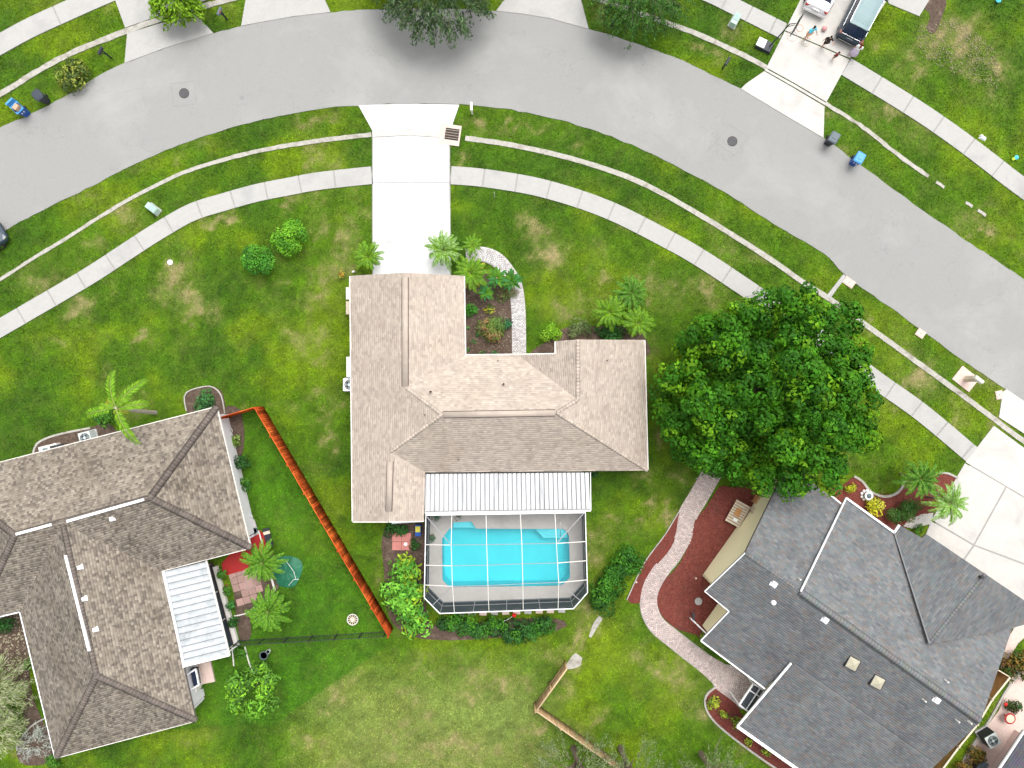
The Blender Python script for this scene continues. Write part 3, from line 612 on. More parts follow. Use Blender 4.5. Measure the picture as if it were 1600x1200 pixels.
# ---------------------------------------------------------------- roofs with real shingles
def clip_poly(poly, a, b):
    out = []; n = len(poly)
    def s(p): return (b[0]-a[0])*(p[1]-a[1])-(b[1]-a[1])*(p[0]-a[0])
    for i in range(n):
        p, q = poly[i], poly[(i+1) % n]; sp, sq = s(p), s(q)
        if sp >= 0: out.append(p)
        if (sp >= 0) != (sq >= 0):
            t = sp/(sp-sq); out.append((p[0]+(q[0]-p[0])*t, p[1]+(q[1]-p[1])*t))
    return out
def shingle_face(acc, pts, tabw, expo, thick, colf, rs):
    V, F, C = acc
    nrm = Vector()
    for i in range(len(pts)):
        p, q = pts[i], pts[(i+1) % len(pts)]; nrm += p.cross(q)
    nrm.normalize()
    if nrm.z < 0: nrm = -nrm
    up = (Vector((0, 0, 1))-nrm*nrm.z).normalized(); u = up.cross(nrm).normalized(); o = sum(pts, Vector())/len(pts)
    P2 = [((p-o).dot(u), (p-o).dot(up)) for p in pts]
    tri = tessellate_polygon([[Vector((x, y, 0)) for x, y in P2]]); tris = []
    for t in tri:
        a_, b_, c_ = (P2[i] for i in t)
        if (b_[0]-a_[0])*(c_[1]-a_[1])-(b_[1]-a_[1])*(c_[0]-a_[0]) < 0: b_, c_ = c_, b_
        tris.append((a_, b_, c_))
    arr = [(x, y) for x, y in P2]; umin, umax = min(p[0] for p in P2), max(p[0] for p in P2); vmin, vmax = min(p[1] for p in P2), max(p[1] for p in P2)
    k = 0; v = vmin
    while v < vmax:
        x = umin-tabw*(1+(k % 2)*0.5+rs.uniform(-.1, .1)); xs_ = []
        while x < umax: xs_.append(x); x += tabw*rs.uniform(0.75, 1.25)
        xa = np.array(xs_+[xs_[-1]+tabw]); insL = inside(xa, np.full(len(xa), v+1e-3), arr); insH = inside(xa, np.full(len(xa), v+expo-1e-3), arr)
        for j in range(len(xs_)):
            x0, x1 = xa[j], xa[j+1]; full = insL[j] and insL[j+1] and insH[j] and insH[j+1]
            quad = [(x0, v), (x1, v), (x1, v+expo), (x0, v+expo)]
            th = thick*rs.uniform(0.7, 1.5); col = colf(rs, k)
            if full: pieces = [quad]
            else:
                pieces = []
                for t in tris:
                    if max(t[0][0], t[1][0], t[2][0]) < x0 or min(t[0][0], t[1][0], t[2][0]) > x1 or max(t[0][1], t[1][1], t[2][1]) < v or min(t[0][1], t[1][1], t[2][1]) > v+expo: continue
                    q = quad
                    for i in range(3):
                        q = clip_poly(q, t[i], t[(i+1) % 3])
                        if len(q) < 3: break
                    if len(q) >= 3: pieces.append(q)
            for q in pieces:
                b = len(V)
                tp = [o+u*a_+up*c_+nrm*(0.012+th*(1-(c_-v)/expo)) for a_, c_ in q]
                V += [tuple(p) for p in tp]
                for i in range(1, len(q)-1): F.append((b, b+i, b+i+1)); C.append(col)
                for i in range(len(q)):
                    a_, c_ = q[i], q[(i+1) % len(q)]
                    if abs(a_[1]-v) < 1e-6 and abs(c_[1]-v) < 1e-6 and abs(a_[0]-c_[0]) > 1e-4:
                        bb = len(V); V += [tuple(o+u*a_[0]+up*a_[1]), tuple(o+u*c_[0]+up*c_[1])]
                        F.append((b+i, bb, b+(i+1) % len(q))); F.append((b+(i+1) % len(q), bb, bb+1)); C += [col, col]
        v += expo; k += 1

def flatten(verts, faces, hold=0.02, it=400):
    """nudge heights until every roof face is flat"""
    z0 = np.array([v[2] for v in verts], float); z = z0.copy()
    for _ in range(it):
        X = np.array([tuple(P(v[0], v[1], zz)) for v, zz in zip(verts, z)]); acc = np.zeros(len(z)); cnt = np.zeros(len(z))
        for f in faces:
            A = np.c_[X[list(f), :2], np.ones(len(f))]; c, *_ = np.linalg.lstsq(A, X[list(f), 2], rcond=None); acc[list(f)] += A@c; cnt[list(f)] += 1
        z = (acc/cnt)*(1-hold)+z0*hold; hold *= 0.985
    return [(v[0], v[1], float(zz)) for v, zz in zip(verts, z)]

def make_roof(parent, verts, faces, mt, colf, seed, tabw=0.3, expo=0.15, thick=0.012, deckmat=None):
    """roof part > shingles; verts are survey points (px,py,z)"""
    verts = flatten(verts, faces)
    W = [P(*v) for v in verts]
    v = [tuple(p-Vector((0, 0, 0.03))) for p in W]; n = len(v); f = []
    for fc in faces: f.append(tuple(fc))
    # underside and closed rim
    v += [(a_, b_, c_-0.16) for a_, b_, c_ in v]
    edges = {}
    for fc in faces:
        for i in range(len(fc)):
            e_ = (fc[i], fc[(i+1) % len(fc)]); k = tuple(sorted(e_)); edges.setdefault(k, []).append(e_)
    for k, l in edges.items():
        if len(l) == 1: a_, b_ = l[0]; f.append((a_, b_, b_+n, a_+n))
    for fc in faces: f.append(tuple(i+n for i in reversed(fc)))
    o = pmesh('roof', v, f, deckmat or M_felt, parent)
    bm = bmesh.new(); bm.from_mesh(o.data); bmesh.ops.recalc_face_normals(bm, faces=bm.faces); bm.to_mesh(o.data); bm.free()
    o['key'] = str(seed); SURF[str(seed)] = (W, faces)
    acc = ([], [], []); rs = random.Random(seed)
    for fc in faces: shingle_face(acc, [W[i] for i in fc], tabw, expo, thick, colf, rs)
    s = nmesh('shingles', acc[0], acc[1], mt, o, col=acc[2]); s['kind'] = 'stuff'
    return o, W

def ridge_cap(p, q, w, mt, parent, colf, rs, lift=0.03, drop=0.06, seg=0.22, name='ridge_cap', step=0.008):
    """overlapping bent caps along a ridge or hip"""
    L = (q-p).length; n = max(1, int(L/seg)); t = (q-p).normalized(); side = t.cross(Vector((0, 0, 1))).normalized(); V = []; F = []; C = []
    for i in range(n):
        a_, b_ = p+t*(L*i/n), p+t*(L*(i+1)/n+0.02); b = len(V); h = rs.uniform(0, .006)
        for c, dz in ((a_, step+h*step*40), (b_, 0.0)):
            V += [tuple(c-side*w/2+Vector((0, 0, lift-drop+dz))), tuple(c+Vector((0, 0, lift+dz+(0.01 if drop else 0.001)))), tuple(c+side*w/2+Vector((0, 0, lift-drop+dz))), tuple(c+Vector((0, 0, -0.12)))]
        F += [(b, b+1, b+5, b+4), (b+1, b+2, b+6, b+5), (b+2, b+3, b+7, b+6), (b+3, b, b+4, b+7), (b, b+3, b+2, b+1), (b+4, b+5, b+6, b+7)]
        C += [colf(rs, i)]*6
    o = nmesh(name, V, F, mt, parent, col=C); return o

def inset(poly, d):
    n = len(poly); area = sum(poly[i].x*poly[(i+1) % n].y-poly[(i+1) % n].x*poly[i].y for i in range(n)); sg = 1 if area > 0 else -1; out = []
    for i in range(n):
        p0, p1, p2 = (Vector((poly[j % n].x, poly[j % n].y)) for j in (i-1, i, i+1)); a_ = (p1-p0).normalized(); b_ = (p2-p1).normalized()
        na, nb = Vector((-a_.y, a_.x))*sg, Vector((-b_.y, b_.x))*sg; m = na+nb
        k = 2/max(0.3, m.dot(m)); out.append(Vector((p1.x+m.x*d*k, p1.y+m.y*d*k, 0)))
    return out
def walls(parent, outline, h, mt):
    """each straight run of outer wall is a part"""
    n = len(outline)
    for i in range(n):
        p, q = outline[i], outline[(i+1) % n]; t = (q-p).normalized()
        MB().bar((p.x, p.y, h/2), ((q-t*0.16).x, (q-t*0.16).y, h/2), 0.15, h).build('wall', mt, parent)
    FOOT.append(outline)
def fascia(parent, W, edges, mt, w=0.03, h=0.17, out=0.0):
    for a_, b_ in edges:
        p, q = W[a_], W[b_]; t = (q-p).normalized()
        MB().bar(p+Vector((0, 0, -0.075))+t*0.02, q+Vector((0, 0, -0.075))-t*0.02, 0.12, h).build('fascia', mt, parent)

def on_roof(key, px, py):
    """point of a roof surface seen at (px,py)"""
    W_, faces = SURF[key]; o = Vector((0, 0, CAM_H)); d = (P(px, py)-o); best = None
    from mathutils.geometry import intersect_ray_tri
    for f in faces:
        pts = [W_[i] for i in f]
        for t in tessellate_polygon([pts]):
            h_ = intersect_ray_tri(pts[t[0]], pts[t[1]], pts[t[2]], d, o, True)
            if h_ is not None and (best is None or h_.z > best.z): best = h_
    return best if best is not None else P(px, py, 3.2)
def vent_pipe(parent, px, py, z, r=0.05, h=0.35, mt=M_grate, name='vent_pipe'):
    p = on_roof(parent['key'], px, py); MB().tube([(p.x, p.y, p.z-0.1), (p.x, p.y, p.z+h)], r, 8).build(name, mt, parent)
def box_vent(parent, px, py, z, s=0.34, rz=0.0, mt=M_white):
    p = on_roof(parent['key'], px, py); MB().box((p.x, p.y, p.z+0.1), (s, s, 0.16), rz, 0.88).box((p.x, p.y, p.z+0.01), (s*1.25, s*1.25, 0.03), rz).build('box_vent', mt, parent)

# ---- the house in the middle
E = 2.6; ZR = 4.15
house = empty('house', P(780, 640), 'pale tan shingle roofed house in the middle with white patio roof and pool behind', 'house'); house.location = (0, 0, 0)
mv = [(547, 431, E), (633, 426, 3.52), (725, 431, E), (727, 555, E), (868, 553, 3.33), (868, 533, 3.33), (903, 530.5, 3.76), (1007, 531, E), (1012, 735, E), (664, 738, E), (662, 814, E), (607, 815, 3.26), (551, 815, E),
      (690, 648, ZR), (870, 645, ZR), (633, 605, 3.52), (610, 706, 3.27), (903, 625, 3.76), (808, 554, E)]
mf = [(0, 12, 11, 16, 13, 15, 1), (1, 15, 3, 2), (15, 13, 14, 17, 18, 3), (6, 5, 4, 18, 17), (6, 17, 14, 8, 7), (13, 16, 9, 8, 14), (16, 11, 10, 9)]
def col_main(rs, k):
    f = rs.uniform(0.88, 1.1); b = rs.choice([(0.450, 0.380, 0.318), (0.432, 0.365, 0.306), (0.468, 0.396, 0.330), (0.44, 0.371, 0.31), (0.41, 0.346, 0.29)]); return [x*f for x in b]
roof, W = make_roof(house, mv, mf, M_shingle, col_main, 21, 0.26, 0.145, 0.010)
for a_, b_ in ((13, 15), (13, 16), (14, 8), (14, 17)): ridge_cap(W[a_], W[b_], 0.28, M_shingle, roof, col_main, random.Random(a_), 0.035, 0.05)
def ridge_vent(parent, p, q, w=0.38, mt=None, colf=None):
    """low raised vent along the ridge, with a dark slot on each side"""
    rs_ = random.Random(5); V = MB().bar(p+Vector((0, 0, 0.03)), q+Vector((0, 0, 0.03)), w, 0.05)
    nmesh('ridge_vent', V.v, V.f, M_shingle, parent, col=[[0.43, 0.363, 0.304]]*6)
    t = (q-p).normalized(); s = t.cross(Vector((0, 0, 1))).normalized()
    for k in (-1, 1):
        MB().bar(p+s*k*(w/2+0.02)+Vector((0, 0, -0.02)), q+s*k*(w/2+0.02)+Vector((0, 0, -0.02)), 0.04, 0.05).build('vent_slot', M_grate, parent)
ridge_vent(roof, W[1].lerp(W[15], .04), W[1].lerp(W[15], .99), colf=col_main)
ridge_vent(roof, W[16].lerp(W[11], .14), W[16].lerp(W[11], .85), colf=col_main)
ridge_vent(roof, W[13].lerp(W[14], .015), W[13].lerp(W[14], .985), colf=col_main)
ridge_cap(W[6], W[17], 0.3, M_shingle, roof, col_main, random.Random(2), 0.03, 0.05)
for x_, y_, z_ in ((673, 612, 3.85), (787, 600, 3.75), (664, 648, 4.2), (717, 718, 2.95), (778, 563, 2.8), (949, 563, 3.4)):
    vent_pipe(roof, x_, y_, z_, 0.07 if y_ in (612, 600) else 0.035, 0.3)
out_m = [W[i] for i in (0, 2, 3, 4, 5, 7, 8, 9, 10, 12)]
walls(house, inset([Vector((p.x, p.y, 0)) for p in out_m], 0.45), 2.45, M_wall_t)
def gable(parent, a_, b_, c_, mt, th=0.12, up=-0.16):
    """triangular gable infill between two eave points and the ridge point"""
    d = Vector((0, 0, up)); n = (b_-a_).cross(c_-a_).normalized()*th; t = (b_-a_).normalized()
    v = [a_+d, b_+d, c_+d, a_+d+n, b_+d+n, c_+d+n]
    pmesh('gable', v, [(0, 1, 2), (5, 4, 3), (0, 3, 4, 1), (1, 4, 5, 2), (2, 5, 3, 0)], mt, parent)
def shrink(p, q, r, d, k=0.9):
    m = (p+q)/2; return [m+(x-m)*k+d for x in (p, q, r)]
gable(house, *shrink(W[0], W[2], W[1], Vector((0, -0.35, 0))), M_wall_t)
gable(house, *shrink(W[12], W[10], W[11], Vector((0, 0.35, 0))), M_wall_t)
gable(house, *shrink(W[5], W[7], W[6], Vector((0, -0.35, 0))), M_wall_t)
fascia(house, W, [(2, 3), (3, 18), (18, 4), (4, 5), (7, 8), (0, 12), (12, 11), (11, 10)], M_offwhite)
# garage door, front door and windows of the middle house (north side)
gd = P(0, 0); w_n = inset([Vector((p.x, p.y, 0)) for p in out_m], 0.45)
p0, p1 = w_n[0], w_n[1]; mid = (p0+p1)/2
gdo = MB().box((mid.x, mid.y+0.10, 1.1), (4.8, 0.06, 2.2)).build('garage_door', M_white, house)
for k in range(4): MB().box((mid.x, mid.y+0.14, 0.28+k*0.54), (4.6, 0.025, 0.48)).build('panel', M_white, gdo)

# white patio roof in pans
pr = empty('patio_roof', (0, 0, 0), 'white ribbed metal patio roof between the tan house and the pool cage', 'patio roof')
N_P = 36
for i in range(N_P):
    a0, a1 = i/N_P, (i+1)/N_P
    t0, t1 = P(665.5, 740.5, 2.50).lerp(P(920.5, 738.5, 2.50), a0), P(665.5, 740.5, 2.50).lerp(P(920.5, 738.5, 2.50), a1)
    b0, b1 = P(665, 799, 2.36).lerp(P(922.5, 795.5, 2.36), a0), P(665, 799, 2.36).lerp(P(922.5, 795.5, 2.36), a1)
    z = Vector((0, 0, 1)); g = (t1-t0).normalized()*0.014; v = []
    for (l, r_) in ((t0, t1), (b0, b1)): v += [l+g*2.2, l+g*2.2+z*0.09, l+g*5+z*0.09, l+g*5.6+z*0.012, r_-g*2.2+z*0.012, r_-g*2.2]
    rings = [v[:6], v[6:]]; MB().loft(rings).build('roof_panel', M_alu, pr, recalc=True)
MB().add([tuple(P(666, 742, 2.47)), tuple(P(920, 740, 2.47)), tuple(P(922, 797, 2.33)), tuple(P(665.5, 799, 2.33))], [(3, 2, 1, 0)]).build('seam_backing', M_seam, pr)
MB().bar(P(665, 799.3, 2.44), P(922, 795.8, 2.44), 0.05, 0.05).build('dirt_edge', mat('grime', (0.12, 0.115, 0.105), (0.3, 0.29, 0.28), scale=7), pr)
MB().bar(P(664, 801.0, 2.36), P(923, 797.2, 2.36), 0.14, 0.12).build('gutter', M_white, pr)
MB().bar(P(664.5, 740, 2.4), P(664.5, 800, 2.33), 0.05, 0.12).build('edge_trim', M_white, pr)
MB().bar(P(922.5, 738, 2.4), P(923.2, 797, 2.33), 0.05, 0.12).build('edge_trim', M_white, pr)
for x_ in (666, 750, 835, 920): p = P(x_, 798, 2.3); MB().tube([(p.x, p.y, 0.05), (p.x, p.y, 2.3)], 0.05, 6).build('post', M_white, pr)

# ---- pool deck, pool, cage
EV = [(665.5, 805), (663, 934), (687, 958.5), (896, 951), (918, 926), (914.5, 799)]
ev = [P(x, y, 2.44) for x, y in EV]
deck_poly = [Vector((p.x, p.y, 0)) for p in ev]; top_l, top_r = P(666, 745, 2.4), P(920, 743, 2.4)
deck_full = [Vector((top_l.x, top_l.y, 0))]+deck_poly+[Vector((deck_poly[-1].x, top_r.y, 0))]
HARD.append(deck_full)
pool_px = [(703, 825), (745, 826), (800, 826), (845, 826), (880, 826), (886, 830), (889, 838), (890, 870), (890.5, 902), (878, 914.5), (840, 915.5), (780, 916), (702, 917), (691.5, 906), (691, 870), (691, 841)]
shelf_px = [(707, 825.5), (707, 816.5), (736.5, 815), (743, 825.8)]
pool = wp(pool_px); deckz = 0.06
def ring_deck():
    bm = bmesh.new(); hole = wp([(691, 841), (703, 825), (707, 825), (707, 816), (736.5, 814.5), (744, 825.5)]+pool_px[2:])
    hole = [h for h in hole]
    A = [bm.verts.new((p.x, p.y, deckz)) for p in deck_full]; B = [bm.verts.new((p.x, p.y, deckz)) for p in hole]
    eA = [bm.edges.new((A[i], A[(i+1) % len(A)])) for i in range(len(A))]; eB = [bm.edges.new((B[i], B[(i+1) % len(B)])) for i in range(len(B))]
    bmesh.ops.triangle_fill(bm, use_beauty=True, use_dissolve=False, edges=eA+eB)
    # drop an outer rim
    for i in range(len(A)):
        p, q = A[i], A[(i+1) % len(A)]
        a2 = bm.verts.new((p.co.x, p.co.y, -0.2)); b2 = bm.verts.new((q.co.x, q.co.y, -0.2)); bm.faces.new((p, a2, b2, q))
    bmesh.ops.recalc_face_normals(bm, faces=bm.faces)
    me = bpy.data.meshes.new('pool_deck'); bm.to_mesh(me); bm.free()
    n_up = [pl for pl in me.polygons if abs(pl.normal.z) > .9]
    if n_up and n_up[0].normal.z < 0: me.flip_normals()
    return link('pool_deck', me, M_deck), hole
deck, hole = ring_deck(); tag_struct(deck)
# cut the lawn away where the pool basin goes down: lower the ground vertices there
me = ground.data; co = np.zeros(len(me.vertices)*3, np.float32); me.vertices.foreach_get('co', co); co = co.reshape(-1, 3)
hp = inset(hole, -0.35); ins = inside(co[:, 0], co[:, 1], hp); co[ins, 2] = -2.2; me.vertices.foreach_set('co', co.ravel()); me.update()
M_basin = mat('pool_plaster', (0.085, 0.58, 0.64), (0.07, 0.545, 0.605), scale=0.6, rough=0.7)
M_shelf = mat('pool_shelf_plaster', (0.20, 0.66, 0.72), (0.18, 0.63, 0.69), scale=0.8, rough=0.7)
M_tile = mat('pool_waterline', (0.55, 0.80, 0.82), (0.45, 0.7, 0.72), scale=6, rough=0.4)
pl = empty('swimming_pool', (0, 0, 0), 'turquoise swimming pool with clipped corners inside the screen cage', 'swimming pool')
n = len(hole); v = [(p.x, p.y, deckz-0.004) for p in hole]+[(p.x, p.y, -1.4) for p in hole]
pmesh('basin', v, [(i, i+n, (i+1) % n+n, (i+1) % n) for i in range(n)]+[tuple(range(n, 2*n))], M_basin, pl)
q = wp(shelf_px); MB().prism([q[0]+Vector((0.02, 0, 0)), q[1]+Vector((.02, -.02, 0)), q[2]+Vector((-.02, -.02, 0)), q[3]], -1.3, -0.28).build('step', M_shelf, pl)
stp = [(834, 827), (850, 843), (888, 843), (888, 838), (885, 831), (879, 827)]
MB().prism(wp(stp), -1.35, -0.55).build('step', M_shelf, pl)
MB().prism(wp([(842, 827), (854, 838), (888, 838), (885, 831), (879, 827)]), -1.3, -0.40).build('step', M_shelf, pl)
MB().prism(wp([(850, 827), (858, 833), (886, 833), (883, 829), (879, 827)]), -1.25, -0.25).build('step', M_shelf, pl)
wat = bpy.data.materials.new('pool_water'); wat.use_nodes = True; N = wat.node_tree.nodes; L = wat.node_tree.links; N.remove(N['Principled BSDF'])
tr = N.new('ShaderNodeBsdfTransparent'); tr.inputs[0].default_value = (0.75, 0.98, 0.99, 1); gl = N.new('ShaderNodeBsdfGlossy'); gl.inputs['Roughness'].default_value = 0.05
fr = N.new('ShaderNodeFresnel'); fr.inputs[0].default_value = 1.33; mx = N.new('ShaderNodeMixShader'); nz = N.new('ShaderNodeTexNoise'); nz.inputs['Scale'].default_value = 2.5; bp = N.new('ShaderNodeBump'); bp.inputs['Strength'].default_value = 0.12
tc = N.new('ShaderNodeTexCoord'); L.new(tc.outputs['Object'], nz.inputs['Vector']); L.new(nz.outputs[0], bp.inputs['Height']); L.new(bp.outputs[0], gl.inputs['Normal']); L.new(bp.outputs[0], fr.inputs['Normal'])
L.new(fr.outputs[0], mx.inputs[0]); L.new(tr.outputs[0], mx.inputs[1]); L.new(gl.outputs[0], mx.inputs[2]); L.new(mx.outputs[0], N['Material Output'].inputs[0])
pmesh('water', [(p.x, p.y, -0.06) for p in hole], [tuple(range(n))], wat, pl)
# coping: thin pale strip set 3 mm proud round the basin
cop_o = inset(hole, -0.10); v = []; f = []
for i in range(n): v += [(hole[i].x, hole[i].y, deckz+0.006), (cop_o[i].x, cop_o[i].y, deckz+0.006), (hole[i].x, hole[i].y, deckz-0.12)]
for i in range(n): j = (i+1) % n; f += [(3*i, 3*j, 3*j+1, 3*i+1), (3*i, 3*i+2, 3*j+2, 3*j)]
pmesh('coping', v, f, M_deck, pl)
# ladder / rail
p = P(874, 812); MB().tube([(p.x, p.y, 0.06), (p.x, p.y, 0.8), (p.x+0.05, p.y-0.5, 0.85), (p.x+0.05, p.y-1.1, 0.4), (p.x+0.05, p.y-1.2, -0.5)], 0.02, 6).build('handrail', M_chrome, pl)

cage = empty('pool_cage', (0, 0, 0), 'white framed screen enclosure with cut corners round the swimming pool', 'screen enclosure')
fw = 0.034
n = len(ev)
for i in range(n-1):
    MB().bar(ev[i], ev[i+1], 0.055, 0.06).build('eave_beam', M_white, cage)
    a_, b_ = ev[i], ev[i+1]; L_ = (b_-a_).length; k = max(1, round(L_/2.45))
    for j in range(k+(1 if i == n-2 else 0)):
        p = a_.lerp(b_, j/k); MB().tube([(p.x, p.y, 0.06), (p.x, p.y, 2.40)], 0.024, 6).build('post', M_greybeam, cage)
    for zz in (0.95,): MB().bar((a_.x, a_.y, zz), (b_.x, b_.y, zz), 0.04, 0.05).build('chair_rail', M_greybeam, cage)
    MB().bar((a_.x, a_.y, 0.16), (b_.x, b_.y, 0.16), 0.03, 0.2).build('kick_plate', M_greybin, cage)
    pmesh('screen', [(a_.x, a_.y, 0.06), (b_.x, b_.y, 0.06), (b_.x, b_.y, 2.40), (a_.x, a_.y, 2.40)], [(0, 1, 2, 3)], M_scr_wall, cage)
ZT = 3.35
gx = [(705, 851.5), (760.5, 851), (815.5, 850), (869.5, 849)]; gx2 = [(707, 916), (762.5, 915), (817, 912), (873, 910)]; gm = [(706, 884), (761.5, 883), (816.2, 881), (871, 879.5)]
top = [[P(x, y, ZT) for x, y in row] for row in (gx, gm, gx2)]
nb = [(706, 804), (759.5, 803), (813, 801.5), (867, 800.5)]; sb = [(710, 957.7), (764, 955.7), (817.5, 953.8), (872, 951.9)]; lb = [(664.5, 851), (664, 883), (663.3, 914)]; rb = [(916, 846), (916.8, 876), (917.6, 906)]
def beam(p, q, m=M_offwhite, w=fw): MB().bar(p, q, w, w*1.2).build('roof_beam', m, cage)
for k in range(4):
    beam(P(*nb[k], 2.46), top[0][k]); beam(top[0][k]+Vector((0, 0, .02)), top[1][k]+Vector((0, 0, .02))); beam(top[1][k]+Vector((0, 0, .02)), top[2][k]+Vector((0, 0, .02))); beam(top[2][k], P(*sb[k], 2.46))
for r_ in range(3):
    beam(P(*lb[r_], 2.46), top[r_][0], w=0.042)
    for k in range(3): beam(top[r_][k], top[r_][k+1], M_greybeam, w=0.034)
    beam(top[r_][3], P(*rb[r_], 2.46), w=0.042)
for p_, q_ in ((top[0][0], P(666.5, 807, 2.46)), (top[2][0], ev[1].lerp(ev[2], 0.5)), (top[2][3], ev[3].lerp(ev[4], 0.5)), (top[0][3], P(913, 801, 2.46))): beam(p_, q_, M_greybeam, 0.045)
MB().bar(P(665, 804.5, 2.44), P(915, 800.5, 2.44), 0.09, 0.09).build('eave_beam', M_white, cage)
dn = Vector((0, 0, -0.05))
def scr(*pts): pmesh('screen', [p+dn for p in pts], [tuple(range(len(pts)))], M_scr_roof, cage)
for r_ in range(2):
    for k in range(3): scr(top[r_][k], top[r_][k+1], top[r_+1][k+1], top[r_+1][k])
for k in range(3):
    scr(P(*nb[k], 2.46), P(*nb[k+1], 2.46), top[0][k+1], top[0][k]); scr(top[2][k], top[2][k+1], P(*sb[k+1], 2.46), P(*sb[k], 2.46))
for r_ in range(2):
    scr(P(*lb[r_], 2.46), top[r_][0], top[r_+1][0], P(*lb[r_+1], 2.46)); scr(top[r_][3], P(*rb[r_], 2.46), P(*rb[r_+1], 2.46), top[r_+1][3])
scr(ev[0], P(*nb[0], 2.46), top[0][0]); scr(ev[0], top[0][0], P(*lb[0], 2.46)); scr(P(*nb[3], 2.46), ev[5], top[0][3]); scr(top[0][3], ev[5], P(*rb[0], 2.46))
m1 = ev[1].lerp(ev[2], .5); scr(P(*lb[2], 2.46), top[2][0], m1, ev[1]); scr(top[2][0], P(*sb[0], 2.46), ev[2], m1)
m2 = ev[3].lerp(ev[4], .5); scr(P(*sb[3], 2.46), top[2][3], m2, ev[3]); scr(top[2][3], P(*rb[2], 2.46), ev[4], m2)

# ---- neighbour's house on the left
ZL = 4.85
hl = empty('house', (0, 0, 0), 'brown shingled hip roofed house at the lower left with white ridge vents', 'house')
lv = [(338, 636, E), (391, 856, E), (252, 892, E), (306, 1126, E), (87, 1184, E), (31, 956, E), (-38, 972, E), (-94, 747, E), (234, 778, ZL), (97, 818, ZL), (22, 836, ZL), (150, 1057, ZL)]
lf = [(7, 10, 9, 8, 0), (0, 8, 1), (8, 9, 2, 1), (9, 11, 3, 2), (11, 4, 3), (9, 5, 4, 11), (10, 6, 5, 9), (7, 6, 10)]
def col_left(rs, k):
    b = rs.choice([(0.235, 0.200, 0.158), (0.205, 0.174, 0.140), (0.265, 0.228, 0.182), (0.155, 0.130, 0.106), (0.295, 0.255, 0.205)]); f = rs.uniform(0.97, 1.19); return [x*f for x in b]
def col_cap(rs, k):
    f = rs.uniform(0.85, 1.15); return [0.165*f, 0.137*f, 0.118*f]
roofl, WL = make_roof(hl, lv, lf, M_shingle_l, col_left, 33, 0.19, 0.17, 0.026)
for a_, b_ in ((8, 0), (8, 1), (11, 3), (11, 4), (10, 7), (10, 6)): ridge_cap(WL[a_], WL[b_], 0.5, M_shingle_l, roofl, col_cap, random.Random(a_*b_+1), 0.05, 0.09)
ridge_cap(WL[8], WL[10], 0.42, M_shingle_l, roofl, col_cap, random.Random(4), 0.03, 0.08); ridge_cap(WL[9], WL[11], 0.42, M_shingle_l, roofl, col_cap, random.Random(4), 0.03, 0.08)
for p, q in (((226, 780), (106, 814)), ((82, 819), (27, 834)), ((104, 867), (141, 1016))):
    MB().bar(on_roof('33', *p)+Vector((0, 0, .09)), on_roof('33', *q)+Vector((0, 0, .09)), 0.17, 0.1).build('ridge_vent', M_white, roofl)
for x_, y_ in ((176, 810), (126, 886), (133, 935), (150, 983)): box_vent(roofl, x_, y_, ZL-0.25-(0.25 if y_ == 810 else 0), 0.27, 0.25)
out_l = [Vector((WL[i].x, WL[i].y, 0)) for i in (0, 1, 2, 3, 4, 5, 6, 7)]
walls(hl, inset(out_l, 0.5), 2.45, M_wall_w)
fascia(hl, WL, [(0, 1), (4, 5), (5, 6), (3, 4), (1, 2), (0, 7)], M_offwhite)
MB().bar(P(31.5, 957, 2.62), P(86.5, 1184, 2.62), 0.07, 0.1).build('gutter', M_white, hl)
MB().bar(P(31, 956, 2.62), P(-38, 973, 2.62), 0.07, 0.1).build('gutter', M_white, hl)
# its white metal patio roof
pr2 = empty('patio_roof', (0, 0, 0), 'white ribbed metal patio roof on the brown roofed house at lower left', 'patio roof')
A0, A1, B0, B1 = P(255, 893, 2.55), P(287, 1041, 2.55), P(322, 877, 2.3), P(358, 1023, 2.3)
for i in range(15):
    a0, a1 = i/15, (i+1)/15; t0, t1, b0, b1 = A0.lerp(A1, a0), A0.lerp(A1, a1), B0.lerp(B1, a0), B0.lerp(B1, a1); g = (t1-t0).normalized()*0.012; z = Vector((0, 0, 1)); v = []
    for l, r_ in ((t0, t1), (b0, b1)): v += [l+g*2.5, l+g*2.5+z*0.09, l+g*6+z*0.09, l+g*6.6+z*0.01, r_-g*2.5+z*0.01, r_-g*2.5]
    MB().loft([v[:6], v[6:]]).build('roof_panel', M_alu2, pr2, recalc=True)
MB().add([tuple(A0+Vector((0, 0, -.03))), tuple(A1+Vector((0, 0, -.03))), tuple(B1+Vector((0, 0, -.03))), tuple(B0+Vector((0, 0, -.03)))], [(0, 1, 2, 3)]).build('seam_backing', M_seam, pr2)
MB().bar(P(254, 891, 2.63), P(287, 1043, 2.63), 0.24, 0.06).build('edge_trim', M_white, pr2)
MB().bar(P(284, 1041.5, 2.58), P(359, 1023.5, 2.35), 0.12, 0.1).build('edge_trim', M_white, pr2)
MB().bar(P(322.5, 876, 2.3), P(359, 1024, 2.3), 0.1, 0.1).build('gutter', M_offwhite, pr2)
sc2 = empty('screen_room', (0, 0, 0), 'narrow dark screened wall with pale sill beside the white patio roof at lower left', 'screen enclosure')
a_, b_ = P(338, 884), P(371, 1004)
MB().bar((a_.x, a_.y, 0.15), (b_.x, b_.y, 0.15), 0.28, 0.3).build('sill', M_offwhite, sc2)
a2, b2 = P(331, 880), P(366, 1006)
pmesh('screen', [(a2.x, a2.y, 0.3), (b2.x, b2.y, 0.3), (b2.x, b2.y, 2.3), (a2.x, a2.y, 2.3)], [(0, 1, 2, 3)], M_scr_wall, sc2)
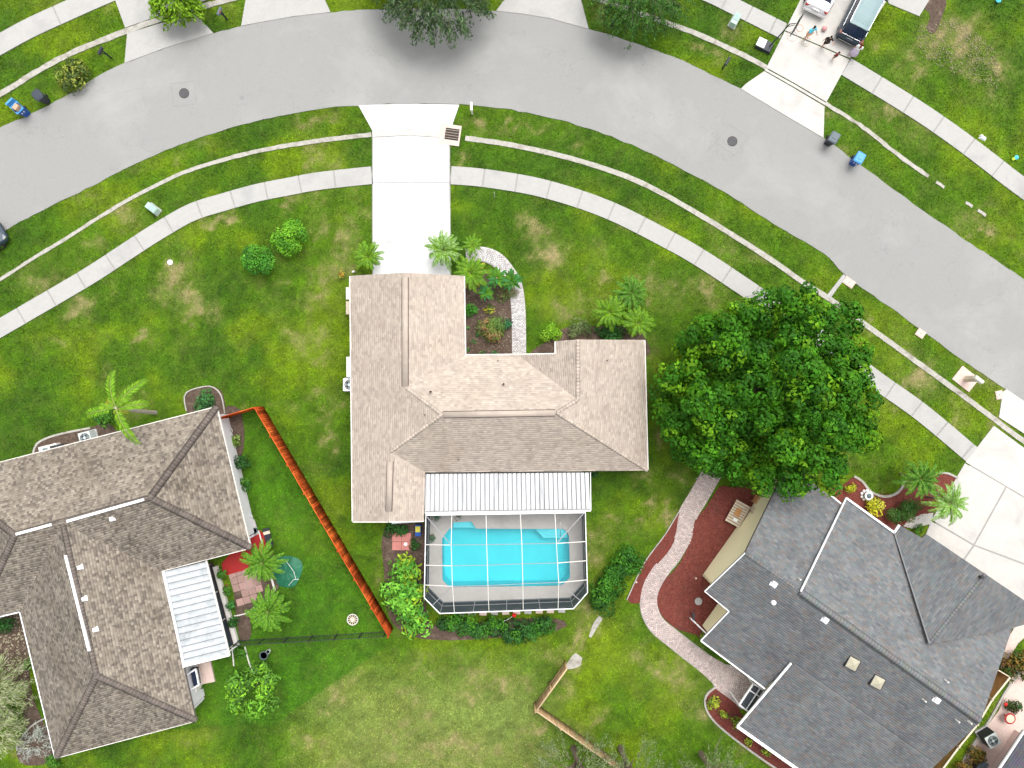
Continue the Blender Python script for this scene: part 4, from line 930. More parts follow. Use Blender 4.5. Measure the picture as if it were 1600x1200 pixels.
for k in range(4): p = a2.lerp(b2, k/3); MB().tube([(p.x, p.y, 0.3), (p.x, p.y, 2.3)], 0.03, 6).build('post', M_offwhite, sc2)
MB().bar((a2.x-.15, a2.y, 0.06), (b2.x-.15, b2.y, 0.06), 0.5, 0.1).build('floor', mat('dark_tile', (0.07, 0.05, 0.045)), sc2)
FOOT.append([P(300, 880), P(345, 880), P(376, 1004), P(330, 1030)])
MB().bar(P(358, 1018, 1.9), P(374, 1006, 0.3), 0.06, 0.1).build('downspout', M_white, sc2)
# projecting bay under the eave of the left house
bay = empty('bay_window', (0, 0, 0), 'small white framed bay with dark glass beside pink step at lower left house', 'bay window')
q = [P(300, 1062), P(313, 1041), P(318, 1070), P(308, 1092)]; MB().prism(q, 0, 1.0).build('wall', M_offwhite, bay)
MB().prism([P(290, 1052, 2.0), P(303, 1048, 1.6), P(309, 1072, 1.4), P(296, 1080, 2.0)], 0.9, 1.35).build('glass', M_glass, bay)
MB().bar(P(290, 1056, 1.5), P(306, 1045, 1.5), 0.1, 0.1).bar(P(306, 1045, 1.5), P(311, 1070, 1.4), 0.1, 0.1).bar(P(311, 1070, 1.4), P(297, 1078, 1.5), 0.1, 0.1).build('frame', M_white, bay)
tag_struct(slabpoly(None, [(300, 1038), (330, 1032), (337, 1064), (308, 1070)], 0.14, M_pinkconc, name='step'))
tag_struct(slabpoly(None, [(298, 1080), (310, 1075), (314, 1088), (303, 1102)], 0.14, M_pinkconc, name='step'))

# ---- neighbour's house on the right
hr = empty('house', (0, 0, 0), 'grey roofed house with yellow gable wall at the lower right', 'house')
ZG = 4.7
def col_grey(rs, k):
    b = rs.choice([(0.140, 0.146, 0.150), (0.122, 0.129, 0.136), (0.160, 0.162, 0.160), (0.152, 0.140, 0.133), (0.132, 0.147, 0.147)]); f = rs.uniform(0.98, 1.24); return [x*f for x in b]
rv = [(1164, 864, ZG), (1230, 727, 3.1), (1314, 787, 3.1), (1251, 925, ZG),                # 0-3 north-west part of the north slope
      (1251, 925, ZG+.12), (1322, 778, 3.1), (1397, 832, 3.1), (1582, 980, 3.1), (1532, 1127, ZG+.12),   # 4-8
      (1101, 924, 3.75), (1139, 955, 3.75), (1095, 1001, 3.0), (1195, 1076, 3.0), (1236, 1036, 3.62), (1462, 1195, 3.62), (1532, 1127, ZG),  # 9-15 south slope
      (1236, 1036, 3.72), (1152, 1135, 2.65), (1370, 1290, 2.65), (1462, 1195, 3.72)]
rf = [(0, 3, 2, 1), (4, 8, 7, 6, 5), (0, 9, 10, 11, 12, 13, 14, 15), (16, 17, 18, 19)]
roofr, WR = make_roof(hr, rv, rf, M_shingle_g, col_grey, 44, 0.3, 0.15, 0.008)
# garage wing roof
wv = [(1397, 832, 3.12), (1405, 820, 3.12), (1441, 841, 3.55), (1448, 835, 3.6), (1540, 897, 4.55), (1452, 1006, 4.62), (1640, 965, 3.1), (1583, 981, 3.12)]
wf = [(0, 5, 4, 3, 2, 1), (4, 5, 7, 6)]
roofw, WW = make_roof(hr, wv, wf, M_shingle_g, col_grey, 45, 0.3, 0.15, 0.008)
MB().bar(WW[0]+Vector((0, 0, .03)), WW[5]+Vector((0, 0, .03)), .07, .02).build('valley_flashing', mat('grey_flashing', (.19, .195, .20), (.17, .175, .18)), roofw)
gr_cap = lambda rs, k: [x*rs.uniform(.92, 1.08) for x in (0.17, 0.172, 0.17)]
ridge_cap(WR[4], WR[8], 0.5, M_shingle_g, roofr, gr_cap, random.Random(3), 0.04, 0.08)
ridge_cap(WR[0], WR[3]+Vector((0, 0, 0)), 0.3, M_shingle_g, roofr, col_grey, random.Random(3), 0.03, 0.06)
ridge_cap(WW[5], WW[4], 0.3, M_shingle_g, roofw, gr_cap, random.Random(3), 0.03, 0.06)
for (p, q, w_) in (((1322, 778, 3.22), (1251, 924, ZG+.2), 0.09), ((1236, 1036, 3.8), (1152, 1135, 2.75), 0.12), ((1322, 778, 3.16), (1397, 832, 3.16), 0.13), ((1397, 832, 3.16), (1405, 820, 3.16), 0.13), ((1296, 772, 3.14), (1314, 787, 3.14), 0.1),
                  ((1152, 1135, 2.68), (1300, 1240, 2.68), 0.2), ((1095, 1001, 3.05), (1195, 1076, 3.05), 0.09), ((1101, 924, 3.78), (1095+69, 864, ZG+.03), 0.05), ((1139, 955, 3.78), (1095, 1001, 3.05), 0.06), ((1101, 924, 3.78), (1139, 955, 3.78), 0.05), ((1582, 980, 3.14), (1640, 964, 3.14), 0.1)):
    MB().bar(P(*p), P(*q), w_, 0.1).build('fascia', M_white, hr)
for x_, y_, z_ in ((1209, 912, 4.3), (1289, 968, 4.4), (1463, 1093, 4.45)): box_vent(roofr, x_, y_, z_, 0.36, -0.6)
MB().lathe(tuple(on_roof('44', 1208, 941)), [(0.17, -.05), (0.17, 0.12), (0.13, 0.2), (0.03, 0.24)], 12).build('round_vent', M_white, roofr)
for x_, y_, z_ in ((1441, 1092, 4.3), (1476, 1062, 4.2), (1512, 1126, 4.4), (1493, 1124, 4.3), (1247, 903, 4.5)): vent_pipe(roofr, x_, y_, z_, 0.05, 0.4, M_offwhite)
vent_pipe(roofw, 1531, 901, 4.5, 0.1, 0.25, M_dark)
for x_, y_ in ((1331, 1036), (1370, 1065)):
    p = on_roof('44', x_, y_); c = MB(); c.box((p.x, p.y, p.z), (0.82, 0.82, 0.26), math.radians(-36+8)); sk = c.build('skylight', M_dark, roofr)
    b = MB(); rzz = math.radians(-28); cc = []
    for sx, sy in ((-1, -1), (1, -1), (1, 1), (-1, 1)): cc.append(Vector((p.x+(sx*math.cos(rzz)-sy*math.sin(rzz))*0.36, p.y+(sx*math.sin(rzz)+sy*math.cos(rzz))*0.36, p.z+0.134)))
    b.add(cc+[Vector((p.x, p.y, p.z+0.34))], [(0, 1, 4), (1, 2, 4), (2, 3, 4), (3, 0, 4)]).build('dome', mat('skylight_dome', (0.40, 0.37, 0.27), (0.34, 0.32, 0.24), rough=0.3), sk)
# walls: yellow, from survey points on the ground
def wall_seg(p, q, zt0, zt1, mt, parent, mids=()):
    p, q = P(*p), P(*q); nrm = Vector((-(q-p).y, (q-p).x, 0)).normalized()*0.15
    if nrm.dot(Vector((1, -0.6, 0))) < 0: nrm = -nrm
    prof = [(p, 0), (q, 0), (q, zt1)]+[(p.lerp(q, t), z) for t, z in mids]+[(p, zt0)]
    front = [Vector((a_.x, a_.y, z)) for a_, z in prof]; back = [v_+nrm for v_ in front]; m_ = len(front)
    pmesh('wall', front+back, [tuple(range(m_)), tuple(range(2*m_-1, m_-1, -1))]+[(i, i+m_, (i+1) % m_+m_, (i+1) % m_) for i in range(m_)], mt, parent)
wall_seg((1097, 899), (1207, 745), 3.55, 3.05, M_wall_y, hr, [(0.40, 4.42)])
wall_seg((1097, 899), (1132, 924), 3.4, 3.4, M_wall_y, hr)
wall_seg((1124, 939), (1097, 977), 3.3, 2.8, M_wall_y, hr)
wall_seg((1132, 924), (1124, 939), 3.3, 3.3, M_wall_y, hr)
wall_seg((1097, 977), (1206, 1054), 2.75, 2.75, M_wall_y, hr)
wall_seg((1206, 1054), (1178, 1098), 2.75, 2.6, M_wall_y, hr); wall_seg((1178, 1098), (1330, 1204), 2.4, 2.4, M_wall_y, hr)
wall_seg((1207, 745), (1270, 790), 2.8, 2.8, M_wall_y, hr); wall_seg((1272, 775), (1340, 822), 2.9, 2.9, M_wall_y, hr); wall_seg((1340, 822), (1500, 940), 2.8, 2.8, M_wall_p, hr)
wall_seg((1500, 940), (1440, 1080), 2.8, 2.8, M_wall_p, hr)
FOOT += [[P(1097, 899), P(1207, 745), P(1500, 940), P(1440, 1080), P(1330, 1204), P(1178, 1098), P(1206, 1054), P(1097, 977), P(1128, 930)]]
# downpipe at the corner of the recess
MB().tube([P(1104, 990, 1.2), P(1080, 967, 0.5), P(1078, 965, 0.1)], 0.05, 6).build('downspout', M_white, hr)
# screened porch corner of the right-hand house
po = empty('screen_porch', (0, 0, 0), 'small white framed screened porch corner at the end of the brick path', 'screen enclosure')
c4 = [P(1177, 1068, 2.0), P(1195, 1079, 2.0), P(1172, 1114, 2.0), P(1155, 1101, 2.0)]
for i in range(4): MB().bar(c4[i], c4[(i+1) % 4], 0.1, 0.1).build('roof_beam', M_white, po)
MB().bar(c4[0].lerp(c4[1], .62), c4[3].lerp(c4[2], .62), 0.06, 0.06).build('roof_beam', M_white, po); MB().bar(c4[0].lerp(c4[3], .3), c4[1].lerp(c4[2], .3)+Vector((0, 0, .01)), 0.06, 0.06).build('roof_beam', M_white, po)
for c in c4: MB().tube([(c.x, c.y, 0), (c.x, c.y, 2.0)], 0.05, 6).build('post', M_white, po)
pmesh('screen', [c+Vector((0, 0, -0.06)) for c in c4], [(0, 1, 2, 3)], M_scr_wall, po)
MB().prism(c4, 0.0, 0.04).build('floor', mat('dark_tile', (0.07, 0.05, 0.045)), po)

# building at the bottom right corner of the picture
hb = empty('house', (0, 0, 0), 'corner of a dark roofed house with white fascia at the bottom right edge', 'house')
bv = [(1600, 1142, 2.7), (1560, 1202, 2.7), (1520, 1262, 2.7), (1640, 1340, 3.9), (1720, 1220, 3.9), (1690, 1010, 2.7)]
rb_, WB = make_roof(hb, [bv[0], bv[2], bv[3], bv[4]], [(0, 1, 2, 3)], M_shingle_g, lambda rs, k: [x*rs.uniform(.85, 1.15) for x in (0.10, 0.10, 0.115)], 46)
MB().bar(P(1601, 1140, 2.72), P(1519, 1264, 2.72), 0.12, 0.12).build('fascia', M_white, hb)
MB().bar((P(1586, 1140)+Vector((0, 0, 1.25))), (P(1516, 1250)+Vector((0, 0, 1.25))), 0.15, 2.5).build('wall', M_wall_p, hb)

# ================================================================ fences
def board_fence(label, line, h, bw, mt, tone, group=None, cap=None, post_every=2.4, postmt=None, rails=(0.35, 1.0, 1.6), side=1, name='picket'):
    root = empty('fence', (0, 0, 0), label, 'fence', group); rs = random.Random(len(label))
    for a_, b_ in zip(line[:-1], line[1:]):
        t = (b_-a_).normalized(); s = Vector((-t.y, t.x, 0))*side; L_ = (b_-a_).length; n_ = int(L_/bw); rz = math.atan2(t.y, t.x)
        V0 = None
        for i in range(n_):
            c = a_+t*(L_*(i+0.5)/n_); hh = h*rs.uniform(0.985, 1.015); w = L_/n_-0.022; off = rs.uniform(-.012, .012)
            F_ = [(0, 3, 2, 1), (4, 5, 6, 7), (0, 1, 5, 4), (1, 2, 6, 5), (2, 3, 7, 6), (3, 0, 4, 7)]; f_ = rs.choice(tone)
            vs = []
            for z in (0.03, hh):
                for x, y in ((-w/2, -.01), (w/2, -.01), (w/2, .01), (-w/2, .01)): q = c+t*x+s*(y+off); vs.append((q.x, q.y, z))
            nmesh(name, vs, F_, mt, root, col=[[f_]*3]*6)
        for z in rails:
            if z < h: 
                p, q = a_-s*0.04, b_-s*0.04; V = MB().bar((p.x, p.y, z), (q.x, q.y, z), 0.04, 0.09); nmesh('rail', V.v, V.f, mt, root, col=[[0.8]*3]*len(V.f))
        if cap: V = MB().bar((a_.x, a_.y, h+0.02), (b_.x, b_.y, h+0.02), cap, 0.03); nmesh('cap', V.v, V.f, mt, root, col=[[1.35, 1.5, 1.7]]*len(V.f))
        m_ = max(1, int(round(L_/post_every)))
        for k in range(m_+1):
            c = a_.lerp(b_, k/m_)-s*0.08; V = MB().box((c.x, c.y, (h+0.05)/2), (0.09, 0.09, h+0.05), rz); nmesh('post', V.v, V.f, mt, root, col=[[1.0]*3]*len(V.f))
    return root
tones = [0.6, 0.8, 1.0, 1.15, 1.35, 0.45]
f0, f1, f2 = P(344, 652, 1.75), P(397.5, 636.5, 1.75), P(607.5, 995, 1.75)
for v in (f0, f1, f2): v.z = 0
board_fence('orange stained board fence running diagonally from the brown roofed house to the big leaved bush', [f0, f1, f2], 1.78, 0.145, M_cedar, tones, side=-1 if False else 1, post_every=2.4, cap=0.05)
board_fence('light tan low board fence turning a corner in the back lawn at bottom centre', [P(884, 1033), P(837, 1098), P(990, 1206)], 1.25, 0.14, M_tanwood, [0.9, 1.0, 1.1, 1.2], post_every=2.0, rails=(0.3, 1.0), cap=0.09)
# brown panels between the grey-roofed house and the grass strip
bf = empty('fence', (0, 0, 0), 'brown wooden panel fence with pale cap rails beside the grey roofed house at lower right', 'fence')
fl = [P(1578, 1058, 1.8), P(1550, 1093, 1.8), P(1527, 1132, 1.8), P(1498, 1167, 1.8), P(1450, 1232, 1.8)]
for v in fl: v.z = 0
for a_, b_ in zip(fl[:-1], fl[1:]):
    n_ = max(3, int((b_-a_).length/0.15)); t = (b_-a_).normalized()
    for i in range(n_): c = a_.lerp(b_, (i+.5)/n_); MB().box((c.x, c.y, 0.9), ((b_-a_).length/n_-0.012, 0.025, 1.75), math.atan2(t.y, t.x)).build('picket', M_brownwood, bf)
    for zz in (0.5, 1.3): MB().bar((a_.x+.05, a_.y-.03, zz), (b_.x+.05, b_.y-.03, zz), 0.05, 0.09).build('rail', M_brownwood, bf)
    MB().bar((a_.x, a_.y, 1.82), (b_.x, b_.y, 1.82), 0.12, 0.04).build('cap', M_paleboard, bf)
    MB().box((b_.x, b_.y, 0.95), (0.1, 0.1, 1.9)).build('post', M_paleboard, bf); MB().lathe((b_.x+0.3, b_.y-0.1, 0), [(0.06, 0), (0.06, 0.7), (0.02, 0.75)], 8).build('bollard', M_offwhite, bf)
q0, q1 = P(1558, 1046, 1.75), fl[0]; MB().bar((q0.x, q0.y, 1.7), (q1.x, q1.y, 1.7), 0.07, 0.05).build('cap', M_paleboard, bf); MB().bar((q0.x, q0.y, .85), (q1.x, q1.y, .85), 0.03, 1.65).build('gate', M_brownwood, bf)
# low black metal fence
lf_ = empty('fence', (0, 0, 0), 'low black metal fence crossing the lawn from the left patio roof to the orange fence', 'fence')
a_, b_ = P(374, 1000), P(604, 986); L_ = (b_-a_).length
for z in (0.15, 1.05): MB().bar((a_.x, a_.y, z), (b_.x, b_.y, z), 0.035, 0.035).build('rail', M_dark, lf_)
for k in range(7): c = a_.lerp(b_, k/6); MB().tube([(c.x, c.y, 0), (c.x, c.y, 1.18)], 0.035, 6).build('post', M_dark, lf_)
for k in range(90): c = a_.lerp(b_, (k+.5)/90); MB().box((c.x, c.y, 0.6), (0.018, 0.018, 0.9)).build('picket', M_dark, lf_)

# ================================================================ plants
GAIN = 1.45
def leaf_arrays(C, N, size, aspect, r, fold=0.25):
    """rhombic folded leaves: centre C, facing N"""
    n = len(C); N = N/np.linalg.norm(N, axis=1, keepdims=True)
    ref = r.normal(size=(n, 3)); T = np.cross(N, ref); T /= np.linalg.norm(T, axis=1, keepdims=True)+1e-9; B = np.cross(N, T)
    L = size[:, None]*T; Wd = (size*aspect)[:, None]*B; F0 = N*(size*fold)[:, None]
    V = np.stack([C-L/2, C+Wd/2+F0*0.4-L*0.05, C+L/2-F0*0.3, C-Wd/2+F0*0.4-L*0.05], 1).reshape(-1, 3)
    return V, np.arange(4*n).reshape(-1, 4)

def blob_foliage(name, parent, lobes, leaf, aspect, cols, dens, r, up=0.35, gap=0.0, inner=0.25, mt=None, jit=0.45):
    """lobes: list of (x,y,z,rx,rz). leaves on and in the lobe shells; cols list of albedos"""
    Cs, Ns, Ks = [], [], []
    allc = np.array([(l[0], l[1], l[2]) for l in lobes])
    for li, (x, y, z, rx, rz) in enumerate(lobes):
        n = int(dens*4*np.pi*rx*rx*0.62/(leaf*leaf*aspect)); n = max(14, n)
        d = r.normal(size=(n, 3)); d /= np.linalg.norm(d, axis=1, keepdims=True); d = d[d[:, 2] > -0.45]; n = len(d)
        rad = 1-np.abs(r.normal(0, inner*0.5, n)); rad = np.clip(rad*(1+0.10*r.normal(size=n)), 0.25, 1.25)
        C = np.array([x, y, z])+d*rad[:, None]*np.array([rx, rx, rz]); Nn = d+np.array([0, 0, up])+r.normal(0, jit, (n, 3))
        base = np.array(cols[r.integers(len(cols))])*r.uniform(0.85, 1.18); K = base[None]*r.uniform(0.7, 1.35, (n, 1))
        Cs.append(C); Ns.append(Nn); Ks.append(K)
    C = np.concatenate(Cs); N_ = np.concatenate(Ns); K = np.concatenate(Ks)
    if gap: k = r.random(len(C)) > gap; C, N_, K = C[k], N_[k], K[k]
    ok = C[:, 2] > 0.02; C, N_, K = C[ok], N_[ok], K[ok]
    size = leaf*1.15*r.uniform(0.7, 1.3, len(C)); V, F = leaf_arrays(C, N_, size, aspect, r)
    return nmesh(name, V, F, mt or M_leaf, parent, col=np.clip(K*(1.0 if name == 'crown' else GAIN), 0.003, 0.8))

def shrub(label, px, py, rad, h, cols, leaf=0.12, aspect=0.5, dens=1.1, nl=9, seed=1, group=None, cat='shrub', name='shrub', sx=1.0, rz=0.0, gap=0.0, stems=True, lob=0.5, mt=None, zc=None):
    """px,py is where the middle of the plant shows at mid-height"""
    zc = h*0.5 if zc is None else zc; c = P(px, py, zc); r = np.random.default_rng(seed); rs = random.Random(seed)
    root = empty(name, (c.x, c.y, 0), label, cat, group); lobes = []
    for i in range(nl):
        a_ = rs.uniform(0, 2*math.pi); q = math.sqrt(rs.random())*rad*(1-lob*0.85)
        x, y = math.cos(a_)*q*sx, math.sin(a_)*q; x, y = x*math.cos(rz)-y*math.sin(rz), x*math.sin(rz)+y*math.cos(rz)
        rr = rad*lob*rs.uniform(0.8, 1.15); zz = h-rr*0.9-(q/rad)**2*h*0.45
        lobes.append((x, y, max(zz, rr*0.35), rr, min(rr, h*0.6)))
    blob_foliage('foliage', root, lobes, leaf, aspect, cols, dens, r, gap=gap, mt=mt)
    if stems:
        m = MB()
        for i in range(4): a_ = i*1.6+rs.random(); m.tube([(0.04*math.cos(a_), 0.04*math.sin(a_), -0.03), (rad*.25*math.cos(a_), rad*.25*math.sin(a_), h*0.45), (rad*.5*math.cos(a_), rad*.5*math.sin(a_), h*0.75)], [0.03, 0.02, 0.008], 5)
        m.build('stem', M_bark, root)
    return root

G_DARK = [(0.022, 0.075, 0.016), (0.028, 0.095, 0.018), (0.018, 0.06, 0.014)]
G_MID = [(0.045, 0.13, 0.014), (0.035, 0.11, 0.016), (0.06, 0.15, 0.014)]
G_LIME = [(0.13, 0.26, 0.012), (0.10, 0.22, 0.012), (0.15, 0.28, 0.02)]
G_YEL = [(0.38, 0.36, 0.02), (0.28, 0.30, 0.02), (0.45, 0.42, 0.05)]
G_RED = [(0.10, 0.05, 0.015), (0.06, 0.06, 0.012), (0.16, 0.10, 0.02)]
G_GREY = [(0.13, 0.16, 0.07), (0.17, 0.20, 0.10), (0.09, 0.13, 0.05)]

# --- the big tree
def big_tree():
    zc = 4.6; R = 7.8; c = P(1202, 611, 6.3); r = np.random.default_rng(77); rs = random.Random(77)
    root = empty('broadleaf_tree', (c.x, c.y, 0), 'large round dark green broadleaf tree overhanging the pavement and the grey roof', 'tree')
    m = MB(); m.tube([(0, 0, -0.1), (0.05, 0.1, 1.2), (0, 0, 2.4)], [0.42, 0.32, 0.28], 12); m.build('trunk', M_bark, root)
    for i in range(9):
        a_ = i*0.7+rs.uniform(-.2, .2); q = rs.uniform(3.0, 5.4); b = MB()
        b.tube([(0, 0, 2.2), (q*.35*math.cos(a_), q*.35*math.sin(a_), 2.7), (q*.75*math.cos(a_+.15), q*.75*math.sin(a_+.15), 3.1), (q*math.cos(a_+.1), q*math.sin(a_+.1), 3.3)], [0.2, 0.14, 0.08, 0.03], 7); b.build('limb', M_bark, root)
    # outline radius by bearing (measured)
    def outline(a_):
        d = math.degrees(a_) % 360
        return float(np.interp(d, OD, OR))/186.0
    OD = [0, 20, 40, 60, 78, 88, 100, 115, 135, 150, 165, 180, 195, 210, 230, 250, 265, 280, 290, 305, 320, 335, 350, 360]
    OR = [176, 182, 188, 158, 186, 164, 137, 142, 155, 150, 158, 172, 168, 164, 165, 152, 168, 158, 184, 184, 188, 186, 188, 176]
    lobes = []
    # sub-crowns (large bulges) carry small clusters, so the crown reads as clumps with dark gaps
    subs = []; tries = 0
    while len(subs) < 56 and tries < 9000:
        tries += 1; a_ = rs.uniform(0, 2*math.pi); q = math.sqrt(rs.random()); rad = (R*outline(a_)-1.15)*q
        x, y = rad*math.cos(a_), rad*math.sin(a_); 
        if all((x-s[0])**2+(y-s[1])**2 > 1.50**2 for s in subs):
            z = 3.0+5.0*math.sqrt(max(0, 1-(q*0.93)**2))+rs.uniform(-1.4, 1.0); subs.append((x, y, z, rs.uniform(0.85, 1.4)))
    for (x, y, z, sr) in subs:
        for k in range(16):
            d = Vector((rs.gauss(0, 1), rs.gauss(0, 1), rs.gauss(0.35, 0.8))).normalized()
            if d.z < -0.35: d.z = -d.z
            rr = rs.uniform(0.32, 0.56); lobes.append((x+d.x*sr*.75, y+d.y*sr*.75, z+d.z*sr*.75, rr, rr*0.85))
    # lower skirt and inner mass so the ground does not show through
    for k in range(190):
        a_ = rs.uniform(0, 2*math.pi); q = math.sqrt(rs.uniform(0.02, 1)); rad = (R*outline(a_)-.9)*q; rr = rs.uniform(0.6, 0.95)
        lobes.append((rad*math.cos(a_), rad*math.sin(a_), 2.4+1.6*math.sqrt(max(0, 1-q*q))+rs.uniform(-.4, .4), rr, rr*.7))
    cols = [(0.034, 0.135, 0.006), (0.024, 0.100, 0.006), (0.056, 0.180, 0.006), (0.030, 0.120, 0.006), (0.110, 0.250, 0.008), (0.044, .155, .006)]
    blob_foliage('crown', root, lobes, 0.24, 0.6, cols, 1.3, r, up=0.35, inner=0.12, jit=0.28)
big_tree()

# --- wispy overhanging trees at the frame edges
def wispy(label, px, py, z, R, n_sprays, cols, seed, leaf=0.22, aspect=0.28, trunk=True, sp_len=1.5, group=None, hcrown=None, name='weeping_tree', flat=0.5, barkm=None, dens=1.0):
    c = P(px, py, z); r = np.random.default_rng(seed); rs = random.Random(seed); root = empty(name, (c.x, c.y, 0), label, 'tree', group)
    C = []; D = []; tw = MB()
    for i in range(n_sprays):
        a_ = rs.uniform(0, 2*math.pi); q = math.sqrt(rs.random())*R; x, y = q*math.cos(a_), q*math.sin(a_); zz = z+(1-(q/R)**2)*flat*R-0.6+rs.uniform(-.5, .5)
        d = Vector((math.cos(a_)+rs.uniform(-.5, .5), math.sin(a_)+rs.uniform(-.5, .5), rs.uniform(-0.2, 0.5))).normalized(); L_ = sp_len*rs.uniform(0.6, 1.2); p = Vector((x, y, zz)); pts = [p.copy()]
        for k in range(7):
            p = p+d*L_/7; d = (d+Vector((0, 0, -0.13))).normalized(); pts.append(p.copy())
            for j in range(int(6*dens)): C.append((p.x+rs.gauss(0, .10), p.y+rs.gauss(0, .10), p.z+rs.gauss(0, .08))); D.append((d.x, d.y, d.z))
        if i % 3 == 0: tw.tube(pts[::2], [0.03, 0.022, 0.014, 0.006][:len(pts[::2])], 4)
    C = np.array(C); D = np.array(D); n = len(C); T = D+r.normal(0, .55, (n, 3)); T /= np.linalg.norm(T, axis=1, keepdims=True)
    up = np.array([0, 0, 1.])+r.normal(0, .5, (n, 3)); S = np.cross(T, up); S /= np.linalg.norm(S, axis=1, keepdims=True); L = leaf*r.uniform(.6, 1.3, (n, 1)); w = L*aspect/2
    V = np.stack([C-T*L/2, C+S*w, C+T*L/2, C-S*w], 1).reshape(-1, 3)
    K = np.array(cols)[r.integers(len(cols), size=n)]*r.uniform(.65, 1.4, (n, 1))
    nmesh('crown', V, np.arange(4*n).reshape(-1, 4), M_leaf, root, col=K*1.2)
    tw.build('twigs', barkm or M_bark, root)['kind'] = 'stuff'
    if trunk:
        m = MB(); m.tube([(0, 0, -0.1), (0.1, 0, z*.4), (0, 0.1, z*.9)], [0.22, 0.17, 0.1], 9)
        m.build('trunk', barkm or M_bark, root)
        for i in range(6):
            a_ = i*1.05+rs.random()*.4; MB().tube([(0, 0, z*.45), (R*.4*math.cos(a_), R*.4*math.sin(a_), z*.85), (R*.8*math.cos(a_), R*.8*math.sin(a_), z)], [.1, .06, .02], 6).build('limb', barkm or M_bark, root)
    return root
wispy('dark green drooping tree hanging over the road at the top centre edge', 678, -52, 3.0, 3.5, 440, [(0.045, 0.085, 0.03), (0.03, 0.065, 0.025), (0.06, 0.10, 0.035), (0.10, 0.14, 0.07)], 3, 0.26, 0.3)
wispy('green feathery tree by the roadside, right of the middle driveway at the top edge', 1005, -28, 2.8, 2.4, 270, [(0.04, 0.11, 0.02), (0.06, 0.14, 0.02), (0.03, 0.08, 0.02)], 4, 0.2, 0.35)
wispy('lime green small tree over the corner of the far left driveway at the top edge', 268, -16, 2.2, 1.35, 130, [(0.14, 0.26, 0.01), (0.10, 0.20, 0.01), (0.18, 0.30, 0.02)], 5, 0.24, 0.55, sp_len=0.9)
wispy('thin grey green tree rising over the tan fence at the bottom edge', 905, 1222, 4.2, 2.1, 95, G_GREY, 6, 0.20, 0.2, sp_len=1.3)
wispy('sparse grey green tree at the bottom edge, second one right of the tan fence', 985, 1222, 4.2, 1.9, 75, G_GREY+[(0.06, .11, .03)], 7, 0.20, 0.2, sp_len=1.3)
wispy('wispy olive young tree at the bottom edge, nearest the grey roofed house', 1118, 1222, 3.5, 1.6, 80, G_GREY+[(0.08, .13, .03)], 8, 0.18, 0.2, sp_len=1.1)
wispy('pale feathery grey green bush tree at the left edge beside the brown roof', -22, 1085, 2.2, 1.5, 110, [(0.30, 0.32, 0.17), (0.2, 0.24, 0.1), (0.12, 0.19, 0.04), (0.36, .36, .24)], 9, 0.34, 0.12, sp_len=1.3, barkm=M_palebark)
wispy('pale feathery grey green bush at the left edge, lower than its taller neighbour', -20, 1142, 1.8, 1.2, 80, [(0.30, 0.32, 0.18), (0.14, 0.2, 0.05), (0.36, .36, .24)], 10, 0.34, 0.12, sp_len=1.2, barkm=M_palebark)
wispy('pale grey leafless looking shrub in the bare bed beside the brown roof corner', 50, 1165, 0.8, 0.6, 30, [(0.40, 0.42, 0.40), (0.3, 0.33, 0.3)], 12, 0.22, 0.1, sp_len=0.9, trunk=False, barkm=M_palebark, name='shrub')

# --- palms: frond meshes shared between palms
def frond_mesh(name, L, nleaf, ll, droop, cols, seed, lift=0.5, lw=0.05, vee=0.3, rach=0.014, rcol=(0.16, 0.2, 0.05)):
    rs = random.Random(seed); V = []; F = []; C = []; pts = []; p = Vector((0, 0, 0)); ang = lift; seg = 12
    for i in range(seg+1):
        pts.append((p.copy(), ang)); p = p+Vector((math.cos(ang), 0, math.sin(ang)))*(L/seg); ang -= droop/seg
    def at(t):
        i = min(seg-1, int(t*seg)); u = t*seg-i; return pts[i][0].lerp(pts[i+1][0], u), pts[i][1]*(1-u)+pts[i+1][1]*u
    for i in range(seg):     # rachis strip
        a_, b_ = pts[i][0], pts[i+1][0]; w = rach*(1.6-1.3*i/seg); b = len(V); V += [(a_.x, -w, a_.z), (a_.x, w, a_.z), (b_.x, w, b_.z+.002), (b_.x, -w, b_.z+.002)]; F.append((b, b+1, b+2, b+3)); C.append(rcol)
    for k in range(nleaf):
        t = 0.12+0.88*(k+.5)/nleaf; q, an = at(t); l = ll*(math.sin(math.pi*min(1, t*0.82+0.12))**0.6)*rs.uniform(.85, 1.1)
        for s in (-1, 1):
            f = Vector((math.cos(an), 0, math.sin(an))); out = Vector((0, s, 0)); d = (f*(0.55+t*0.5)+out*(1.0-0.35*t)+Vector((0, 0, vee))).normalized()
            tip = q+d*l+Vector((0, 0, -l*0.35*rs.uniform(.6, 1.3))); m = q+d*l*0.5; wv = f*lw*l*0.8; b = len(V)
            V += [tuple(q), tuple(m+wv*0.6+Vector((0, 0, 0.01))), tuple(tip), tuple(m-wv*0.6)]; F.append((b, b+1, b+2, b+3)); c = rs.choice(cols); g = rs.uniform(.7, 1.3); C.append([x*g for x in c])
    o = nmesh(name, V, F, M_leaf, None, col=np.array(C)*1.5); me = o.data; bpy.data.objects.remove(o); return me
PG = [(0.095, 0.20, 0.010), (0.13, 0.235, 0.010), (0.065, 0.155, 0.010)]
PD = [(0.045, 0.13, 0.012), (0.065, 0.16, 0.012), (0.030, 0.095, 0.012)]
PY = [(0.20, 0.26, 0.02), (0.30, 0.24, 0.03), (0.12, 0.22, 0.015)]
PP = [(0.16, 0.28, 0.07), (0.10, 0.20, 0.03), (0.22, 0.32, 0.14)]
